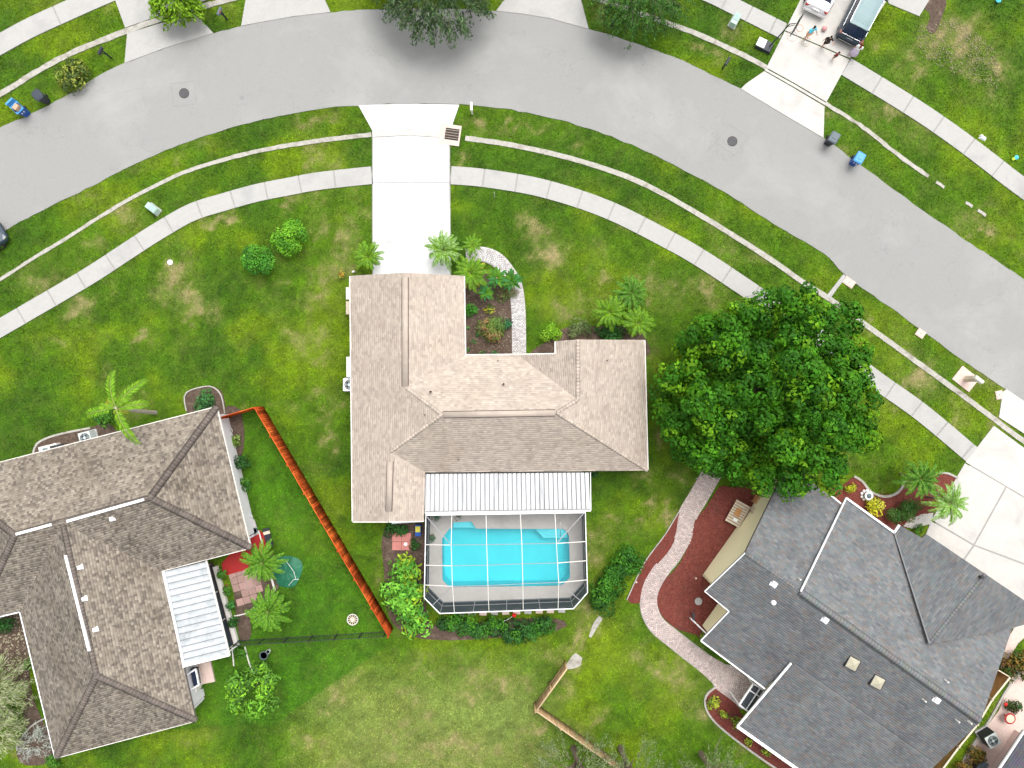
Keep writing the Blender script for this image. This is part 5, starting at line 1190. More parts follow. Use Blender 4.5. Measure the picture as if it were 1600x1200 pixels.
def variants(nm, L, nl, ll, droop, cols, sd, **k): return [frond_mesh(nm, L*s_, nl, ll, droop*d_, cols, sd+i, **k) for i, (s_, d_) in enumerate(((1, 1), (.93, .8), (.85, 1.25)))]
FR_green = variants('frond', 1.32, 24, 0.23, 1.5, PG, 1, lw=0.42, lift=0.7)
FR_dark = variants('frond', 1.38, 24, 0.23, 1.5, PD, 5, lw=0.42, lift=0.7)
FR_pale = variants('frond', 1.42, 24, 0.25, 1.5, PG[:1]+PP, 9, lw=0.36, lift=0.7)
FR_yel = variants('frond', 1.28, 22, 0.22, 1.7, PY, 12, lw=0.42, lift=0.5)
FR_big = variants('frond', 2.9, 40, 0.50, 1.5, PG+PY[2:], 20, lw=0.20, lift=0.55, rach=0.03)
FR_bigy = variants('frond', 2.0, 28, 0.42, 1.9, PY, 24, lw=0.20, lift=0.4, rach=0.025)
def palm(label, px, py, ztop, fr, n, scale=1.0, seed=1, group='feathery palms with full rosettes', yel=0, trunk_r=0.07, tilt=(0.1, 0.9), name='palm', trunk_lean=(0, 0), trm=M_bark):
    c = P(px, py, ztop); rs = random.Random(seed); root = empty(name, (c.x, c.y, 0), label, 'palm', group)
    bx, by = trunk_lean
    t = MB().tube([(bx, by, -0.1), (bx*.5, by*.5, ztop*.5), (0, 0, ztop)], [trunk_r*1.3, trunk_r, trunk_r*1.1], 8).build('trunk', trm, root)
    n = int(n*.85)
    for i in range(n):
        a_ = i*2.39996+rs.uniform(-.15, .15); u = (i+.5)/n; pitch = tilt[0]-(tilt[1])*(u)+0.25
        me = rs.choice(FR_yel if i >= n-yel else fr); o = link('frond', me, None, root); o.location = (0, 0, ztop-0.03)
        s_ = scale*rs.uniform(.88, 1.08)*(0.75+.3*u); o.rotation_euler = (rs.uniform(-.2, .2), -(0.55-0.95*u)+rs.uniform(-.08, .08), a_); o.scale = (s_, s_, s_)
    return root
PGp = 'feathery palms with full rosettes'
palm('bright green palm at the left corner of the white driveway', 575, 401, 1.3, FR_green, 34, 1.05, 1)
palm('pale silvery green palm overhanging the right edge of the white driveway', 693, 391, 1.5, FR_pale, 34, 1.12, 2)
palm('smallest light green palm over the start of the curved front path', 738, 384, 1.3, FR_green, 20, 0.72, 3)
palm('yellowing green palm touching the roof corner of the tan house', 735, 426, 1.9, FR_green, 38, 1.18, 4, yel=5)
palm('dark green palm, top one of the trio right of the tan house front', 987, 458, 1.9, FR_dark, 34, 1.14, 5)
palm('light lime green palm, left one of the trio right of the tan house front', 952, 487, 2.0, [FR_green[0], FR_green[1]], 32, 1.08, 6)
palm('mid green palm, lowest of the trio right of the tan house front', 997, 505, 1.9, FR_green, 28, 1.1, 7)
palm('green palm in the red mulch bed, nearer the big tree', 1438, 748, 2.4, FR_dark, 34, 1.35, 8, tilt=(.1, .9))
palm('pale green palm overhanging the cream driveway beside the red mulch bed', 1482, 785, 2.4, FR_pale, 30, 1.28, 9)
# sparse coconut type palm at the brown roof
qp = P(180, 637, 4.6); qr = empty('palm', (qp.x, qp.y, 0), 'tall sparse palm with long separate fronds and a leaning pale trunk beside the brown roof', 'palm')
tb = P(243, 645, 0); MB().tube([(tb.x-qp.x, tb.y-qp.y, -0.1), ((tb.x-qp.x)*.75, (tb.y-qp.y)*.8, 1.1), ((tb.x-qp.x)*.3, (tb.y-qp.y)*.4, 3.2), (0, 0, 4.55)], [0.17, 0.14, 0.11, 0.10], 9).build('trunk', M_palebark, qr)
for ang, ln, fr, pit in ((102, 0.95, FR_big, .1), (48, 0.95, FR_big, .1), (8, 0.9, FR_big, .15), (-62, 1.05, FR_big, .1), (192, 0.95, FR_big, .15), (150, 0.75, FR_bigy, .2), (-100, 0.6, FR_bigy, .3), (35, .6, FR_big, -.3), (170, .55, FR_big, -.2), (-30, .5, FR_bigy, .2)):
    o = link('frond', fr[int(ang) % 3], None, qr); o.location = (0, 0, 4.5); o.rotation_euler = (0, pit, math.radians(ang)); o.scale = (ln,)*3

# broad leaved rosettes and cycads: leaves as separate blades
def blade_mesh(nm, L, w, droop, cols, seed):
    rs = random.Random(seed); V = []; F = []; C = []; p = Vector((0, 0, 0)); an = 0.8; seg = 6
    for i in range(seg+1):
        t = i/seg; ww = w*math.sin(math.pi*min(1, 0.12+0.88*t))**.7*(1 if t < 1 else 0); V += [(p.x, -ww, p.z+ww*.35), (p.x, 0, p.z), (p.x, ww, p.z+ww*.35)]; p = p+Vector((math.cos(an), 0, math.sin(an)))*L/seg; an -= droop/seg
    for i in range(seg):
        b = 3*i; F += [(b, b+3, b+4, b+1), (b+1, b+4, b+5, b+2)]; c = cols[seed % len(cols)]; C += [c, [x*.9 for x in c]]
    o = nmesh(nm, V, F, M_leaf, None, col=np.array(C)*1.4); me = o.data; bpy.data.objects.remove(o); return me
BL = [blade_mesh('leaf', .85, .11, 1.5, PD+[(0.03, .13, .03)], i) for i in range(4)]
def rosette(label, px, py, z, n, sc, seed, group=None, meshes=BL, name='broadleaf_plant', lo=0.0):
    c = P(px, py, z); rs = random.Random(seed); root = empty(name, (c.x, c.y, 0), label, 'plant', group)
    MB().tube([(0, 0, -.05), (0.03, 0, z)], [.05, .035], 7).build('stem', M_palebark, root)
    for i in range(n):
        o = link('leaf', rs.choice(meshes), None, root); u = (i+.5)/n; o.location = (0, 0, z-.02-0.3*u*lo); o.rotation_euler = (0, -(0.45-0.85*u), i*2.4+rs.uniform(-.1, .1)); s_ = sc*rs.uniform(.85, 1.1)*(.7+.35*u); o.scale = (s_,)*3
    return root
rosette('dark green rosette plant with a pinkish centre, between path and roof', 776, 435, 1.3, 22, 1.12, 1)
rosette('dark green rosette plant overhanging the curved front path', 799, 438, 1.2, 22, 1.12, 2)
rosette('dark green rosette plant nearest the roof, lowest of the three', 759, 457, 1.2, 22, .9, 3)
MB().tube([P(776, 433, 1.3), P(776, 433, 1.5)], 0.09, 6)
# cycads in the left back garden (feathered, dense)
FR_cy = variants('frond', 1.5, 24, 0.24, 1.3, [(0.065, .17, .012), (0.10, .22, .012), (.04, .12, .012)], 40, lw=0.42, lift=0.6)
palm('dense dark green cycad like palm beside the red terrace', 410, 879, 1.9, FR_cy, 44, 1.15, 21, group=None)
palm('dense green palm with a yellow centre, below the rose tiled patio', 419, 955, 2.0, FR_cy, 50, 1.22, 22, group=None)
ce = P(419, 956, 2.1)

shrub('round light green clipped bush, right one of the pair on the left lawn', 453, 372, 1.34, 1.5, [(0.10, 0.26, 0.015), (0.06, .18, .015), (.13, .30, .02)], 0.12, .6, .9, 26, 1, lob=.36)
shrub('round dark green clipped bush, left one of the pair on the left lawn', 403, 409, 1.22, 1.5, [(0.05, 0.18, 0.015), (0.03, .11, .015), (.07, .21, .02)], 0.12, .6, .9, 26, 2, lob=.36)
shrub('green and bronze variegated bush on the verge beside the road, top left', 113, 118, 1.25, 1.2, [(0.06, .09, .02), (0.20, .22, .04), (.035, .06, .02), (.12, .16, .03)], .2, .4, .8, 14, 3, sx=1.1, lob=.42)
shrub('lime green oval bush at the front wall of the tan house', 860, 518, .80, 1.0, G_LIME, .1, .6, 1.1, 9, 4)
shrub('spiky grey green grass like shrub between the lime bush and the palm trio', 905, 514, .8, .7, [(0.10, .13, .05), (.14, .16, .07), (.06, .1, .03)], .32, .1, .7, 9, 5, sx=1.4)
shrub('low dark green shrub under the palm trio', 957, 518, 1.0, .8, G_DARK, .16, .5, .9, 12, 6, sx=1.6)
shrub('small bright green bush in the front bed close to the roof edge', 736, 487, .62, .7, [(.05, .2, .02), (.04, .16, .02)], .13, .6, 1, 7, 7)
shrub('yellow flowering small shrub in the front bed', 765, 485, .5, .45, G_YEL+[(.08, .15, .02)], .13, .4, .5, 6, 8)
shrub('tangled olive and orange shrub in the middle of the front bed', 771, 512, 1.2, .9, [(0.10, .15, .03), (.16, .15, .06), (.07, .13, .03), (.22, .13, .06)], .3, .14, .75, 12, 9, sx=1.1)
shrub('small dark bluish green plant in the front bed beside the path', 794, 507, .45, .45, [(.03, .12, .05), (.03, .1, .04)], .14, .45, .9, 5, 10)
shrub('loose brown and green plant in the front bed beside the path', 789, 460, .75, .5, [(.14, .13, .05), (.08, .13, .03), (.18, .12, .07)], .25, .14, .5, 8, 11, sx=1.2)
for i, (x, y, lb_) in enumerate(((733, 512, 'tiny bluish seedling in the front bed, near the roof edge'), (746, 523, 'tiny pale green seedling in the middle of the front bed'), (739, 534, 'small green tuft in the lower part of the front bed'), (732, 546, 'small yellowish tuft in the lower left corner of the front bed'), (754, 551, 'low green tuft at the bottom edge of the front bed'), (774, 550, 'fresh green tuft at the bottom edge of the front bed, close to the path'))):
    shrub(lb_, x, y, .2+.03*(i % 3), .22, [(.05, .14, .04), (.09, .2, .05)], .11, .4, .7, 4, 30+i, cat='plant', name='seedling', stems=False)
# big leaved bush left of the cage
for i, (x, y, rr, hh, lb_) in enumerate(((634, 890, 1.25, 1.7, 'yellow flowering bush left of the pool cage, topmost of four'), (622, 930, 1.3, 1.9, 'bright big leaved bush between the orange fence end and the pool cage'), (650, 968, 1.35, 1.7, 'bright big leaved bush at the cut lower left corner of the pool cage'), (643, 930, 1.45, 2.0, 'bright green big leaved bush, in the middle of the clump left of the pool cage'))):
    shrub(lb_, x, y, rr, hh, [(.09, .25, .025), (.07, .21, .02), (.12, .30, .03), (.05, .16, .02)]+([(.20, .28, .02)] if i != 1 else []), .30, .42, .85, 15, 50+i, lob=.42, gap=.05)
def hedge(label, pts, w, h, cols, seed, leaf=.14):
    c0 = P(*pts[0], h*.6); r = np.random.default_rng(seed); rs = random.Random(seed); root = empty('hedge', (c0.x, c0.y, 0), label, 'hedge'); lobes = []; m = MB()
    for a_, b_ in zip(pts[:-1], pts[1:]):
        A, B = P(*a_, h*.6), P(*b_, h*.6); n_ = max(2, int((B-A).length/.17))
        for i in range(n_):
            p = A.lerp(B, i/n_)-c0; s = (B-A).normalized(); off = rs.uniform(-.5, .5)*w*.7; rr = w*.30*rs.uniform(.8, 1.2)
            lobes.append((p.x-s.y*off, p.y+s.x*off, h-rr+rs.uniform(-.2, .05), rr, rr)); (lobes.append((p.x-s.y*off*1.2, p.y+s.x*off*1.2, h*.4, rr*1.1, rr)) if i % 2 else None)
            if i % 5 == 0: m.tube([(p.x, p.y, -.05), (p.x, p.y, h*.7)], [.035, .02], 5)
    blob_foliage('foliage', root, lobes, leaf, .5, cols, .95, r); m.build('stem', M_bark, root)
hedge('low dark green hedge along the lower side of the pool cage', [(690, 972), (740, 979), (790, 986), (830, 988), (862, 984)], 1.45, 1.0, G_DARK+[(.035, .12, .012), (.05, .16, .012)], 61, .18)
hedge('dark green oblong hedge between the pool cage and the brick path', [(990, 866), (972, 884), (955, 908), (942, 930), (934, 950)], 1.75, 1.5, [(.022, .085, .010), (.032, .115, .010), (.016, .06, .010), (.045, .14, .012)], 62, .18)
hedge('dark clipped hedge in the red mulch bed beside the entrance path', [(1433, 790), (1412, 800), (1398, 816)], 1.3, 1.2, [(.03, .08, .015), (.045, .10, .02)], 63, .1)
shrub('small green tuft beside the garage corner, below the entrance path', 1434, 828, .45, .6, G_MID, .16, .3, .8, 6, 64, sx=1.3)
shrub('round yellow leaved bush in the red mulch bed beside the white fascia', 1368, 793, .72, .8, G_YEL+[(.2, .24, .02)], .14, .6, 1.0, 10, 65)
shrub('small yellow leaved bush in the red mulch bed near the big tree', 1330, 763, .45, .6, G_YEL+[(.2, .24, .02)], .13, .6, 1.0, 7, 66)
for i, (x, y, rr, lb_) in enumerate(((1114, 1098, .6, 'yellow green leafy shrub at the top of the curved edging by the screened porch'), (1130, 1117, .42, 'sparse yellow green shrub next along the curved edging bed'), (1150, 1130, .5, 'yellow green shrub at the white roof corner of the grey roofed house'), (1172, 1160, .4, 'yellow green shrub below the white roof edge, fourth along the edging'), (1197, 1175, .4, 'yellow green shrub below the white roof edge, at the bottom of the picture'))):
    shrub(lb_, x, y, rr, .6, [(.17, .24, .02), (.25, .29, .03), (.09, .15, .02)], .17, .45, .7, 7, 70+i)
shrub('tiny yellow green shrub at the downpipe in the recess of the yellow wall', 1098, 993, .35, .45, [(.2, .26, .02), (.12, .18, .02)], .15, .45, .7, 5, 79)
for i, (x, y, rr, hh, cc, lb_) in enumerate(((380, 722, .70, 1.1, G_DARK, 'dark rounded bush against the white wall of the brown roofed house'), (385, 757, .55, .9, G_MID, 'smaller green bush against the white wall, below the dark one'), (368, 688, .5, .5, [(.12, .2, .03), (.2, .22, .1)], 'scruffy yellow green plant at the top of the white wall'), (318, 628, .95, .7, [(.04, .12, .03), (.03, .09, .03)], 'leafy plants in the edged bed at the corner of the brown roof'), (163, 652, .9, .9, G_MID, 'green bush under the sparse palm at the edge of the brown roof'), (8, 972, .9, 1.0, G_DARK, 'dark bush in the roof corner at the left edge'), (45, 1040, .5, .6, G_MID, 'low green bush along the left eave of the brown roof'),
     (85, 1190, .7, .7, G_MID, 'green leafy clump below the lowest corner of the brown roof'), (347, 897, .45, .7, G_MID, 'leafy potted looking plant at the top of the bed beside the rose tiles'), (356, 924, .4, .6, G_MID, 'leafy plant halfway along the bed beside the rose tiles'), (361, 945, .4, .6, [(.04, .14, .03)], 'bushy plant below the middle of the bed beside the rose tiles'), (364, 972, .5, .6, G_DARK, 'dark leafy plant at the lower end of the bed beside the rose tiles'),
     (313, 1076, .35, .4, G_MID, 'small green plant beside the bay step at lower left'), (375, 1020, .5, .5, G_MID, 'low green plant in the small white edged bed'), (930, 741, .35, .5, G_DARK, 'dark green plant at the right end of the white patio roof'), (620, 826, .8, .5, G_DARK, 'dark low shrub above the red paving pad'), (648, 850, .5, .6, G_DARK, 'dark leafy plant between the red paving pad and the cage'))):
    shrub(lb_, x, y, rr, hh, cc, .15, .45, .9, 9, 90+i, lob=.45, sx=1.0 if i != 15 else 1.6)
shrub('light green leafy small tree on the lawn below the left patio roof', 396, 1078, 2.1, 2.6, [(.10, .24, .02), (.07, .17, .02), (.14, .30, .02), (.05, .12, .02)], .24, .45, .62, 34, 120, cat='tree', name='small_tree', lob=.30, gap=.08)
shrub('dark red and orange leaved croton hedge in the lower right corner', 1590, 1045, 1.3, 1.2, G_RED+[(.03, .06, .015)], .2, .4, .85, 16, 121, sx=1.2, lob=.4, rz=1.0)
shrub('dark red and green bush with a bright red flower beside the round red table', 1583, 1103, .65, .7, [(.03, .05, .012), (.05, .03, .012), (.03, .07, .02)], .15, .45, .9, 9, 122)
shrub('bronze leaved bush below the air conditioner at lower right', 1525, 1183, .75, .8, G_RED, .16, .45, .9, 10, 123)
shrub('bronze leaved bush at the bottom edge, left of the dark roof corner', 1506, 1199, .7, .8, G_RED+[(.2, .18, .05)], .16, .45, .8, 9, 124)
# potted plants under the cage roof
for i, (x, y, rr, lb_) in enumerate(((681, 807, .45, 'potted grey green plant in the top left corner of the pool deck'), (716, 806, .45, 'potted grey green plant on the pool deck, right of its twin'), (673, 841, .34, 'small dark potted plant at the left wall of the pool cage'))):
    sh = shrub(lb_, x, y, rr, .8, [(.035, .09, .05), (.05, .11, .06)], .2, .25, .8, 7, 130+i, cat='potted plant', name='potted_plant', stems=False, zc=.7)
    MB().lathe((0, 0, .06), [(.12, 0), (.17, .3), (.18, .32)], 12).build('pot', mat('terracotta', (.35, .14, .07), (.3, .12, .06)), sh)
bpy.context.view_layer.update()

# ================================================================ street furniture and small things
def manhole(px, py, label):
    p = P(px, py); r_ = empty('manhole', (p.x, p.y, 0), label, 'manhole cover')
    MB().lathe((0, 0, .02), [(.36, 0), (.36, .018)], 28).build('frame', M_grate, r_)
    MB().lathe((0, 0, .03), [(.32, 0), (.32, .014), (.30, .018)], 28).build('cover', M_iron, r_)
    b = MB()
    for k in range(-4, 5):
        w = math.sqrt(max(0, .27**2-(k*.06)**2))*2
        if w > .05: b.box((k*.06, 0, .051), (.018, w, .008))
    o = b.build('ribs', M_iron, r_)
manhole(288, 146, 'round iron manhole cover in the left part of the road')
manhole(1144, 221, 'round iron manhole cover in the right part of the road')
o = MB().lathe(tuple(P(378, 153, .031)), [(.17, 0), (.17, .005)], 16).build('valve_cover', mat('dull_grey_patch', (.24, .24, .235), (.2, .2, .2), scale=8)); setp(o, 'faint dark round valve cover in the road, right of the left manhole', 'valve cover')
for k, (x, y, rz) in enumerate(((288, 147, .12), (1144, 219, -.6))):  # cut square in the asphalt round each manhole: hairline joint
    c = P(x, y); s = .82
    for i in range(4):
        a0 = rz+i*math.pi/2; 
        q0 = c+Vector((math.cos(a0)*s-math.sin(a0)*s, math.sin(a0)*s+math.cos(a0)*s, .0335)); a1 = a0+math.pi/2; q1 = c+Vector((math.cos(a1)*s-math.sin(a1)*s, math.sin(a1)*s+math.cos(a1)*s, .0335))
        j = MB().bar(q0, q1, .022, .004).build('road_joint', mat('joint_tar', (.24, .235, .225))); tag_struct(j)

# storm drain
sdp = P(703, 211); sdn = empty('storm_drain', (sdp.x, sdp.y, 0), 'square concrete storm drain with rusty iron grate at the edge of the white driveway', 'storm drain', rz=math.radians(-8))
MB().box((0, 0, 0), (1.5, 1.45, .16)).build('concrete_collar', M_pinkconc, sdn)
MB().box((.15, .05, .075), (.98, .82, .02)).build('pit', M_rubber, sdn)
for k in range(4): MB().box((.15, .33-k*.19, .098), (.96, .035, .03)).build('grate_bar', M_palebark, sdn)
for k in range(3): MB().box((.15, .235-k*.19, .09), (.94, .11, .012)).build('grate_plate', M_grate, sdn)

def meter_box(px, py, label, rz, s=(.85, .55)):
    p = P(px, py); r_ = empty('meter_box', (p.x, p.y, 0), label, 'utility box', 'pink concrete utility lids on the verge', rz)
    MB().box((0, 0, 0), (s[0], s[1], .10)).build('lid_frame', M_pinkconc, r_); MB().box((0, 0, .055), (s[0]*.82, s[1]*.78, .02)).build('lid', M_pinkconc, r_); MB().lathe((0, 0, .066), [(.035, 0), (.035, .006)], 8).build('lift_hole', M_dark, r_)
meter_box(1326, 441, 'pink concrete utility lid next to the short gutter branch', math.radians(-35)); meter_box(1438, 521, 'pink concrete utility lid on the verge halfway between gutter branch and cream driveway', math.radians(-35), (.62, .55)); meter_box(1561, 617, 'pink concrete utility lid at the corner of the cream driveway', math.radians(-80), (.6, .5))
tag_struct(ribbon('gutter', [(1292, 465), (1306, 447), (1319, 430)], .22, .06, M_conc, 0)); tag_struct(ribbon('gutter', [(1296, 466), (1309, 448), (1322, 432)], .07, .065, M_conc, 0))

def utility_cabinet(px, py, rz, label):
    p = P(px, py, .25); r_ = empty('utility_cabinet', (p.x, p.y, 0), label, 'utility box', None, rz)
    MB().box((0, 0, .05), (.95, .55, .1)).build('base', M_conc, r_); MB().box((0, 0, .32), (.85, .45, .46), 0, .92).build('cabinet', M_palegreen, r_); MB().box((.1, 0, .565), (.5, .36, .03)).build('lid', mat('grey_green_lid', (.33, .45, .42)), r_)
utility_cabinet(239, 326, math.radians(-38), 'pale green utility cabinet on the verge left of the sidewalk'); utility_cabinet(1148, 32, math.radians(62), 'pale green utility cabinet beside the sidewalk at the top right')

def mailbox(px, py, rz, label, mt, mt2=None, h=1.15):
    p = P(px, py); r_ = empty('mailbox', (p.x, p.y, 0), label, 'mailbox', None, rz)
    MB().box((0, 0, h/2), (.1, .1, h)).build('post', mt, r_); MB().bar((0, 0, h*.55), (.22, 0, h-.05), .05, .05).build('brace', mt, r_)
    b = MB(); rings = []
    for x in (-.2, .36):
        ring = [(x, -.09, h), (x, .09, h)]+[(x, .09*math.cos(t), h+.12+.09*math.sin(t)) for t in [0, .6, 1.2, 1.9, 2.5, 3.14]]
        rings.append(ring)
    b.loft(rings).build('box', mt2 or mt, r_, recalc=True); MB().box((.1, .1, h+.15), (.12, .012, .06)).build('flag', M_redbright if mt2 else mt, r_)
mailbox(174, 91, math.radians(-115), 'black mailbox on a post left of the far left driveway', M_black); mailbox(355, 31, math.radians(-112), 'dark mailbox on the grass between the two top left driveways', M_black, M_greybin)
mailbox(1129, 107, math.radians(-120), 'black mailbox on a post on the verge at the top right', M_black); mailbox(955, 43, math.radians(-105), 'dark mailbox in the shade of the tree right of the top driveway', M_black)
mailbox(738, 178, math.radians(92), 'white mailbox at the upper right corner of the white driveway', M_white, M_white, 1.0)
# tan pillar mailbox on pink slab
p = P(1508, 592); pm = empty('mailbox', (p.x, p.y, 0), 'tan mailbox pillar standing on a pink concrete slab beside the road', 'mailbox', None, math.radians(-38))
MB().box((0, 0, .03), (1.5, 1.2, .1)).build('slab', M_pinkconc, pm); MB().box((0, 0, .6), (.32, .32, 1.1), 0, .95).build('pillar', M_paleboard, pm)
HARD.append([Vector((p.x+x, p.y+y, 0)) for x, y in ((-.8, -.2), (0, -.9), (.8, .2), (0, .9))])
b = MB(); rings = [[(x, -.14, 1.15), (x, .14, 1.15)]+[(x, .14*math.cos(t), 1.32+.14*math.sin(t)) for t in (0, .6, 1.2, 1.9, 2.5, 3.14)] for x in (-.25, .42)]; b.loft(rings).build('box', M_offwhite, pm, recalc=True)

def bin_(px, py, rz, label, body, lidm, open_=False, roundish=False):
    """wheeled bin; base centre at px,py"""
    p = P(px, py); r_ = empty('wheelie_bin', (p.x, p.y, 0), label, 'bin', None, rz)
    def ring(w, d, z, ch): return [(-w/2+ch, -d/2, z), (w/2-ch, -d/2, z), (w/2, -d/2+ch, z), (w/2, d/2-ch, z), (w/2-ch, d/2, z), (-w/2+ch, d/2, z), (-w/2, d/2-ch, z), (-w/2, -d/2+ch, z)]
    ch = .13 if roundish else .05
    MB().loft([ring(.46, .5, .06, ch), ring(.5, .55, .45, ch), ring(.6, .72, .98, ch)]).build('body', body, r_, recalc=True)
    MB().loft([ring(.64, .76, .97, ch), ring(.64, .76, 1.01, ch)]).build('rim', lidm, r_, recalc=True)
    if not open_:
        MB().loft([ring(.63, .77, 1.012, ch), ring(.63, .77, 1.05, ch), ring(.5, .6, 1.10, ch)]).build('lid', lidm, r_, recalc=True)
        if not roundish: MB().box((0, 0, 1.115), (.3, .26, .025)).build('lid_panel', M_lightblue if lidm is M_lightblue else M_greybin, r_)
    else:
        MB().loft([ring(.60, .40, 1.012, ch), ring(.58, .38, 1.03, ch)]).build('contents', M_black, r_, recalc=True)
        MB().box((.05, -.12, 1.16), (.4, .3, .3), .2).build('cardboard', mat('cardboard', (.5, .33, .22), (.42, .27, .18)), r_)
        MB().box((0, .44, 1.05), (.63, .12, .55)).build('lid', lidm, r_)
    MB().tube([(-.25, .42, .95), (.25, .42, .95)], .025, 6).build('handle', body, r_)
    for s in (-1, 1): MB().tube([(s*.22, .30, .12), (s*.29, .30, .12)], .12, 12).build('wheel', M_rubber, r_)
    for s in (-.09, .09): MB().box((s, -.345, .72), (.07, .012, .11)).build('marking', M_white, r_) if not roundish and body is M_blue else None
    return r_
bin_(42, 177, math.radians(45), 'blue recycling bin stuffed open with cardboard on the verge at the left edge', M_blue, M_lightblue, True)
bin_(74, 158, math.radians(40), 'rounded black bin standing right of the open blue bin', M_black, mat('slate_plastic', (.05, .06, .075), (.04, .05, .065)), False, True)
bin_(1293, 223, math.radians(-30), 'dark grey wheeled bin at the corner of the driveway with the cars', M_black, M_greybin)
bin_(1332, 254, math.radians(-30), 'blue recycling bin with a light lid on the verge, right of the grey bin', M_blue, M_lightblue)

# ---- cars
def wheel(parent, x, y, r=.34, w=.22):
    t = MB().tube([(x, y-w/2, r), (x, y+w/2, r)], r, 18).build('wheel', M_rubber, parent); MB().tube([(x, y-w/2-.006, r), (x, y+w/2+.006, r)], r*.62, 14).build('rim', M_chrome, t)
def car(kind, loc, rz, label, paint, roofm):
    """x runs forward; origin under the middle of the car"""
    r_ = empty('parked_car', loc, label, 'car', None, rz)
    if kind == 'suv':
        st = [(-2.46, .74, .42, .80), (-2.36, .92, .32, 1.02), (-1.6, .96, .25, 1.06), (0, .97, .25, 1.06), (1.0, .97, .25, 1.06), (1.35, .96, .25, 1.07), (1.8, .94, .27, 1.03), (2.2, .88, .32, .93), (2.4, .74, .38, .74), (2.46, .60, .42, .60)]
        cab = [(-2.36, .78, 1.02, .70, 1.10), (-1.93, .86, 1.04, .70, 1.70), (-1.2, .87, 1.05, .72, 1.74), (0, .87, 1.05, .72, 1.76), (.55, .87, 1.05, .70, 1.70), (1.45, .82, 1.04, .74, 1.10)]
        roof_st = [(-1.97, .66, 1.70), (-1.2, .70, 1.765), (0, .70, 1.785), (.50, .67, 1.73)]
    else:
        st = [(-2.3, .66, .40, .75), (-2.22, .84, .28, .90), (-1.6, .90, .22, .97), (-.8, .91, .22, .93), (.6, .91, .22, .92), (1.2, .90, .22, .93), (1.8, .88, .25, .85), (2.15, .80, .30, .70), (2.3, .60, .36, .58)]
        cab = [(-1.65, .74, .94, .66, .98), (-.85, .80, .92, .58, 1.36), (-.2, .80, .92, .58, 1.42), (.3, .80, .92, .58, 1.38), (1.15, .76, .91, .66, .97)]
        roof_st = [(-.9, .54, 1.375), (-.2, .56, 1.44), (.28, .54, 1.40)]
    b = MB(); b.loft([[(x, -w, z0+.1), (x, -w*.9, z0), (x, w*.9, z0), (x, w, z0+.1), (x, w, z1-.18), (x, w*.93, z1-.04), (x, w*.6, z1+.02), (x, 0, z1+.04), (x, -w*.6, z1+.02), (x, -w*.93, z1-.04), (x, -w, z1-.18)] for x, w, z0, z1 in st])
    b.build('body', paint, r_, smooth=False, recalc=True)
    g = MB(); g.loft([[(x, -w0, z0-.06), (x, w0, z0-.06), (x, w0, z0), (x, w1, z1), (x, 0, z1+.03), (x, -w1, z1), (x, -w0, z0)] for x, w0, z0, w1, z1 in cab]); g.build('window_glass', M_glass, r_, recalc=True)
    rf_ = MB(); rf_.loft([[(x, -w, z-.05), (x, w, z-.05), (x, w, z), (x, w*.5, z+.03), (x, 0, z+.035), (x, -w*.5, z+.03), (x, -w, z)] for x, w, z in roof_st]); rf_.build('roof', roofm, r_, recalc=True)
    for s in (-1, 1):
        if kind == 'suv':
            MB().tube([(-1.9, s*.70, 1.74), (-1.0, s*.72, 1.83), (0, s*.72, 1.84), (.45, s*.69, 1.78)], .012, 5).build('roof_rail', M_chrome, r_)
            MB().bar((.55, s*.76, 1.58), (1.42, s*.81, 1.10), .06, .06).build('pillar', paint, r_); MB().bar((-1.95, s*.865, 1.09), (1.3, s*.885, 1.09), .015, .03).build('window_trim', M_chrome, r_)
            MB().box((-2.33, s*.80, .98), (.22, .2, .16), s*.2).build('tail_light', mat('dark_tail_light', (.22, .06, .05), (.3, .2, .18)), r_)
            MB().bar((-1.93, s*.71, 1.72), (-2.34, s*.76, 1.08), .05, .05).build('pillar', paint, r_)
            MB().box((2.16, s*.62, .84), (.36, .36, .14), s*-.35).build('headlight', M_chrome, r_); MB().box((1.0, s*1.04, 1.08), (.14, .2, .14)).build('mirror', paint, r_)
        else:
            MB().box((-2.2, s*.66, .78), (.16, .36, .15), s*.25).build('tail_light', M_red, r_); MB().box((2.15, s*.6, .66), (.25, .3, .12), s*-.35).build('headlight', M_chrome, r_); MB().box((.75, s*.97, .98), (.12, .18, .12)).build('mirror', paint, r_)
            MB().bar((-1.6, s*.70, .98), (-.85, s*.60, 1.38), .06, .05).build('pillar', paint, r_)
        wheel(r_, 1.42, s*.84); wheel(r_, -1.42, s*.84)
    if kind == 'suv':
        MB().box((2.40, 0, .66), (.1, .9, .2)).build('grille', M_dark, r_); MB().box((2.40, 0, .42), (.2, 1.5, .14)).build('bumper', M_dark, r_); MB().box((2.50, 0, .50), (.03, 1.25, .04)).build('bumper_trim', M_chrome, r_); MB().bar((1.38, -.7, 1.11), (1.38, .7, 1.11), .05, .03).build('wiper_cowl', M_dark, r_)
        for k in range(-3, 4): MB().bar((-1.7, k*.17, 1.79), (.1, k*.17, 1.815), .03, .01).build('roof_rib', roofm, r_)
        MB().box((-2.44, 0, .80), (.03, .42, .14)).build('number_plate', M_white, r_); MB().box((-2.42, 0, .46), (.2, 1.6, .16)).build('bumper', M_dark, r_); MB().box((-2.53, 0, .52), (.03, 1.3, .05)).build('bumper_trim', M_chrome, r_); MB().bar((-2.40, -.7, 1.04), (-2.40, .7, 1.04), .02, .03).build('window_trim', M_chrome, r_)
    else:
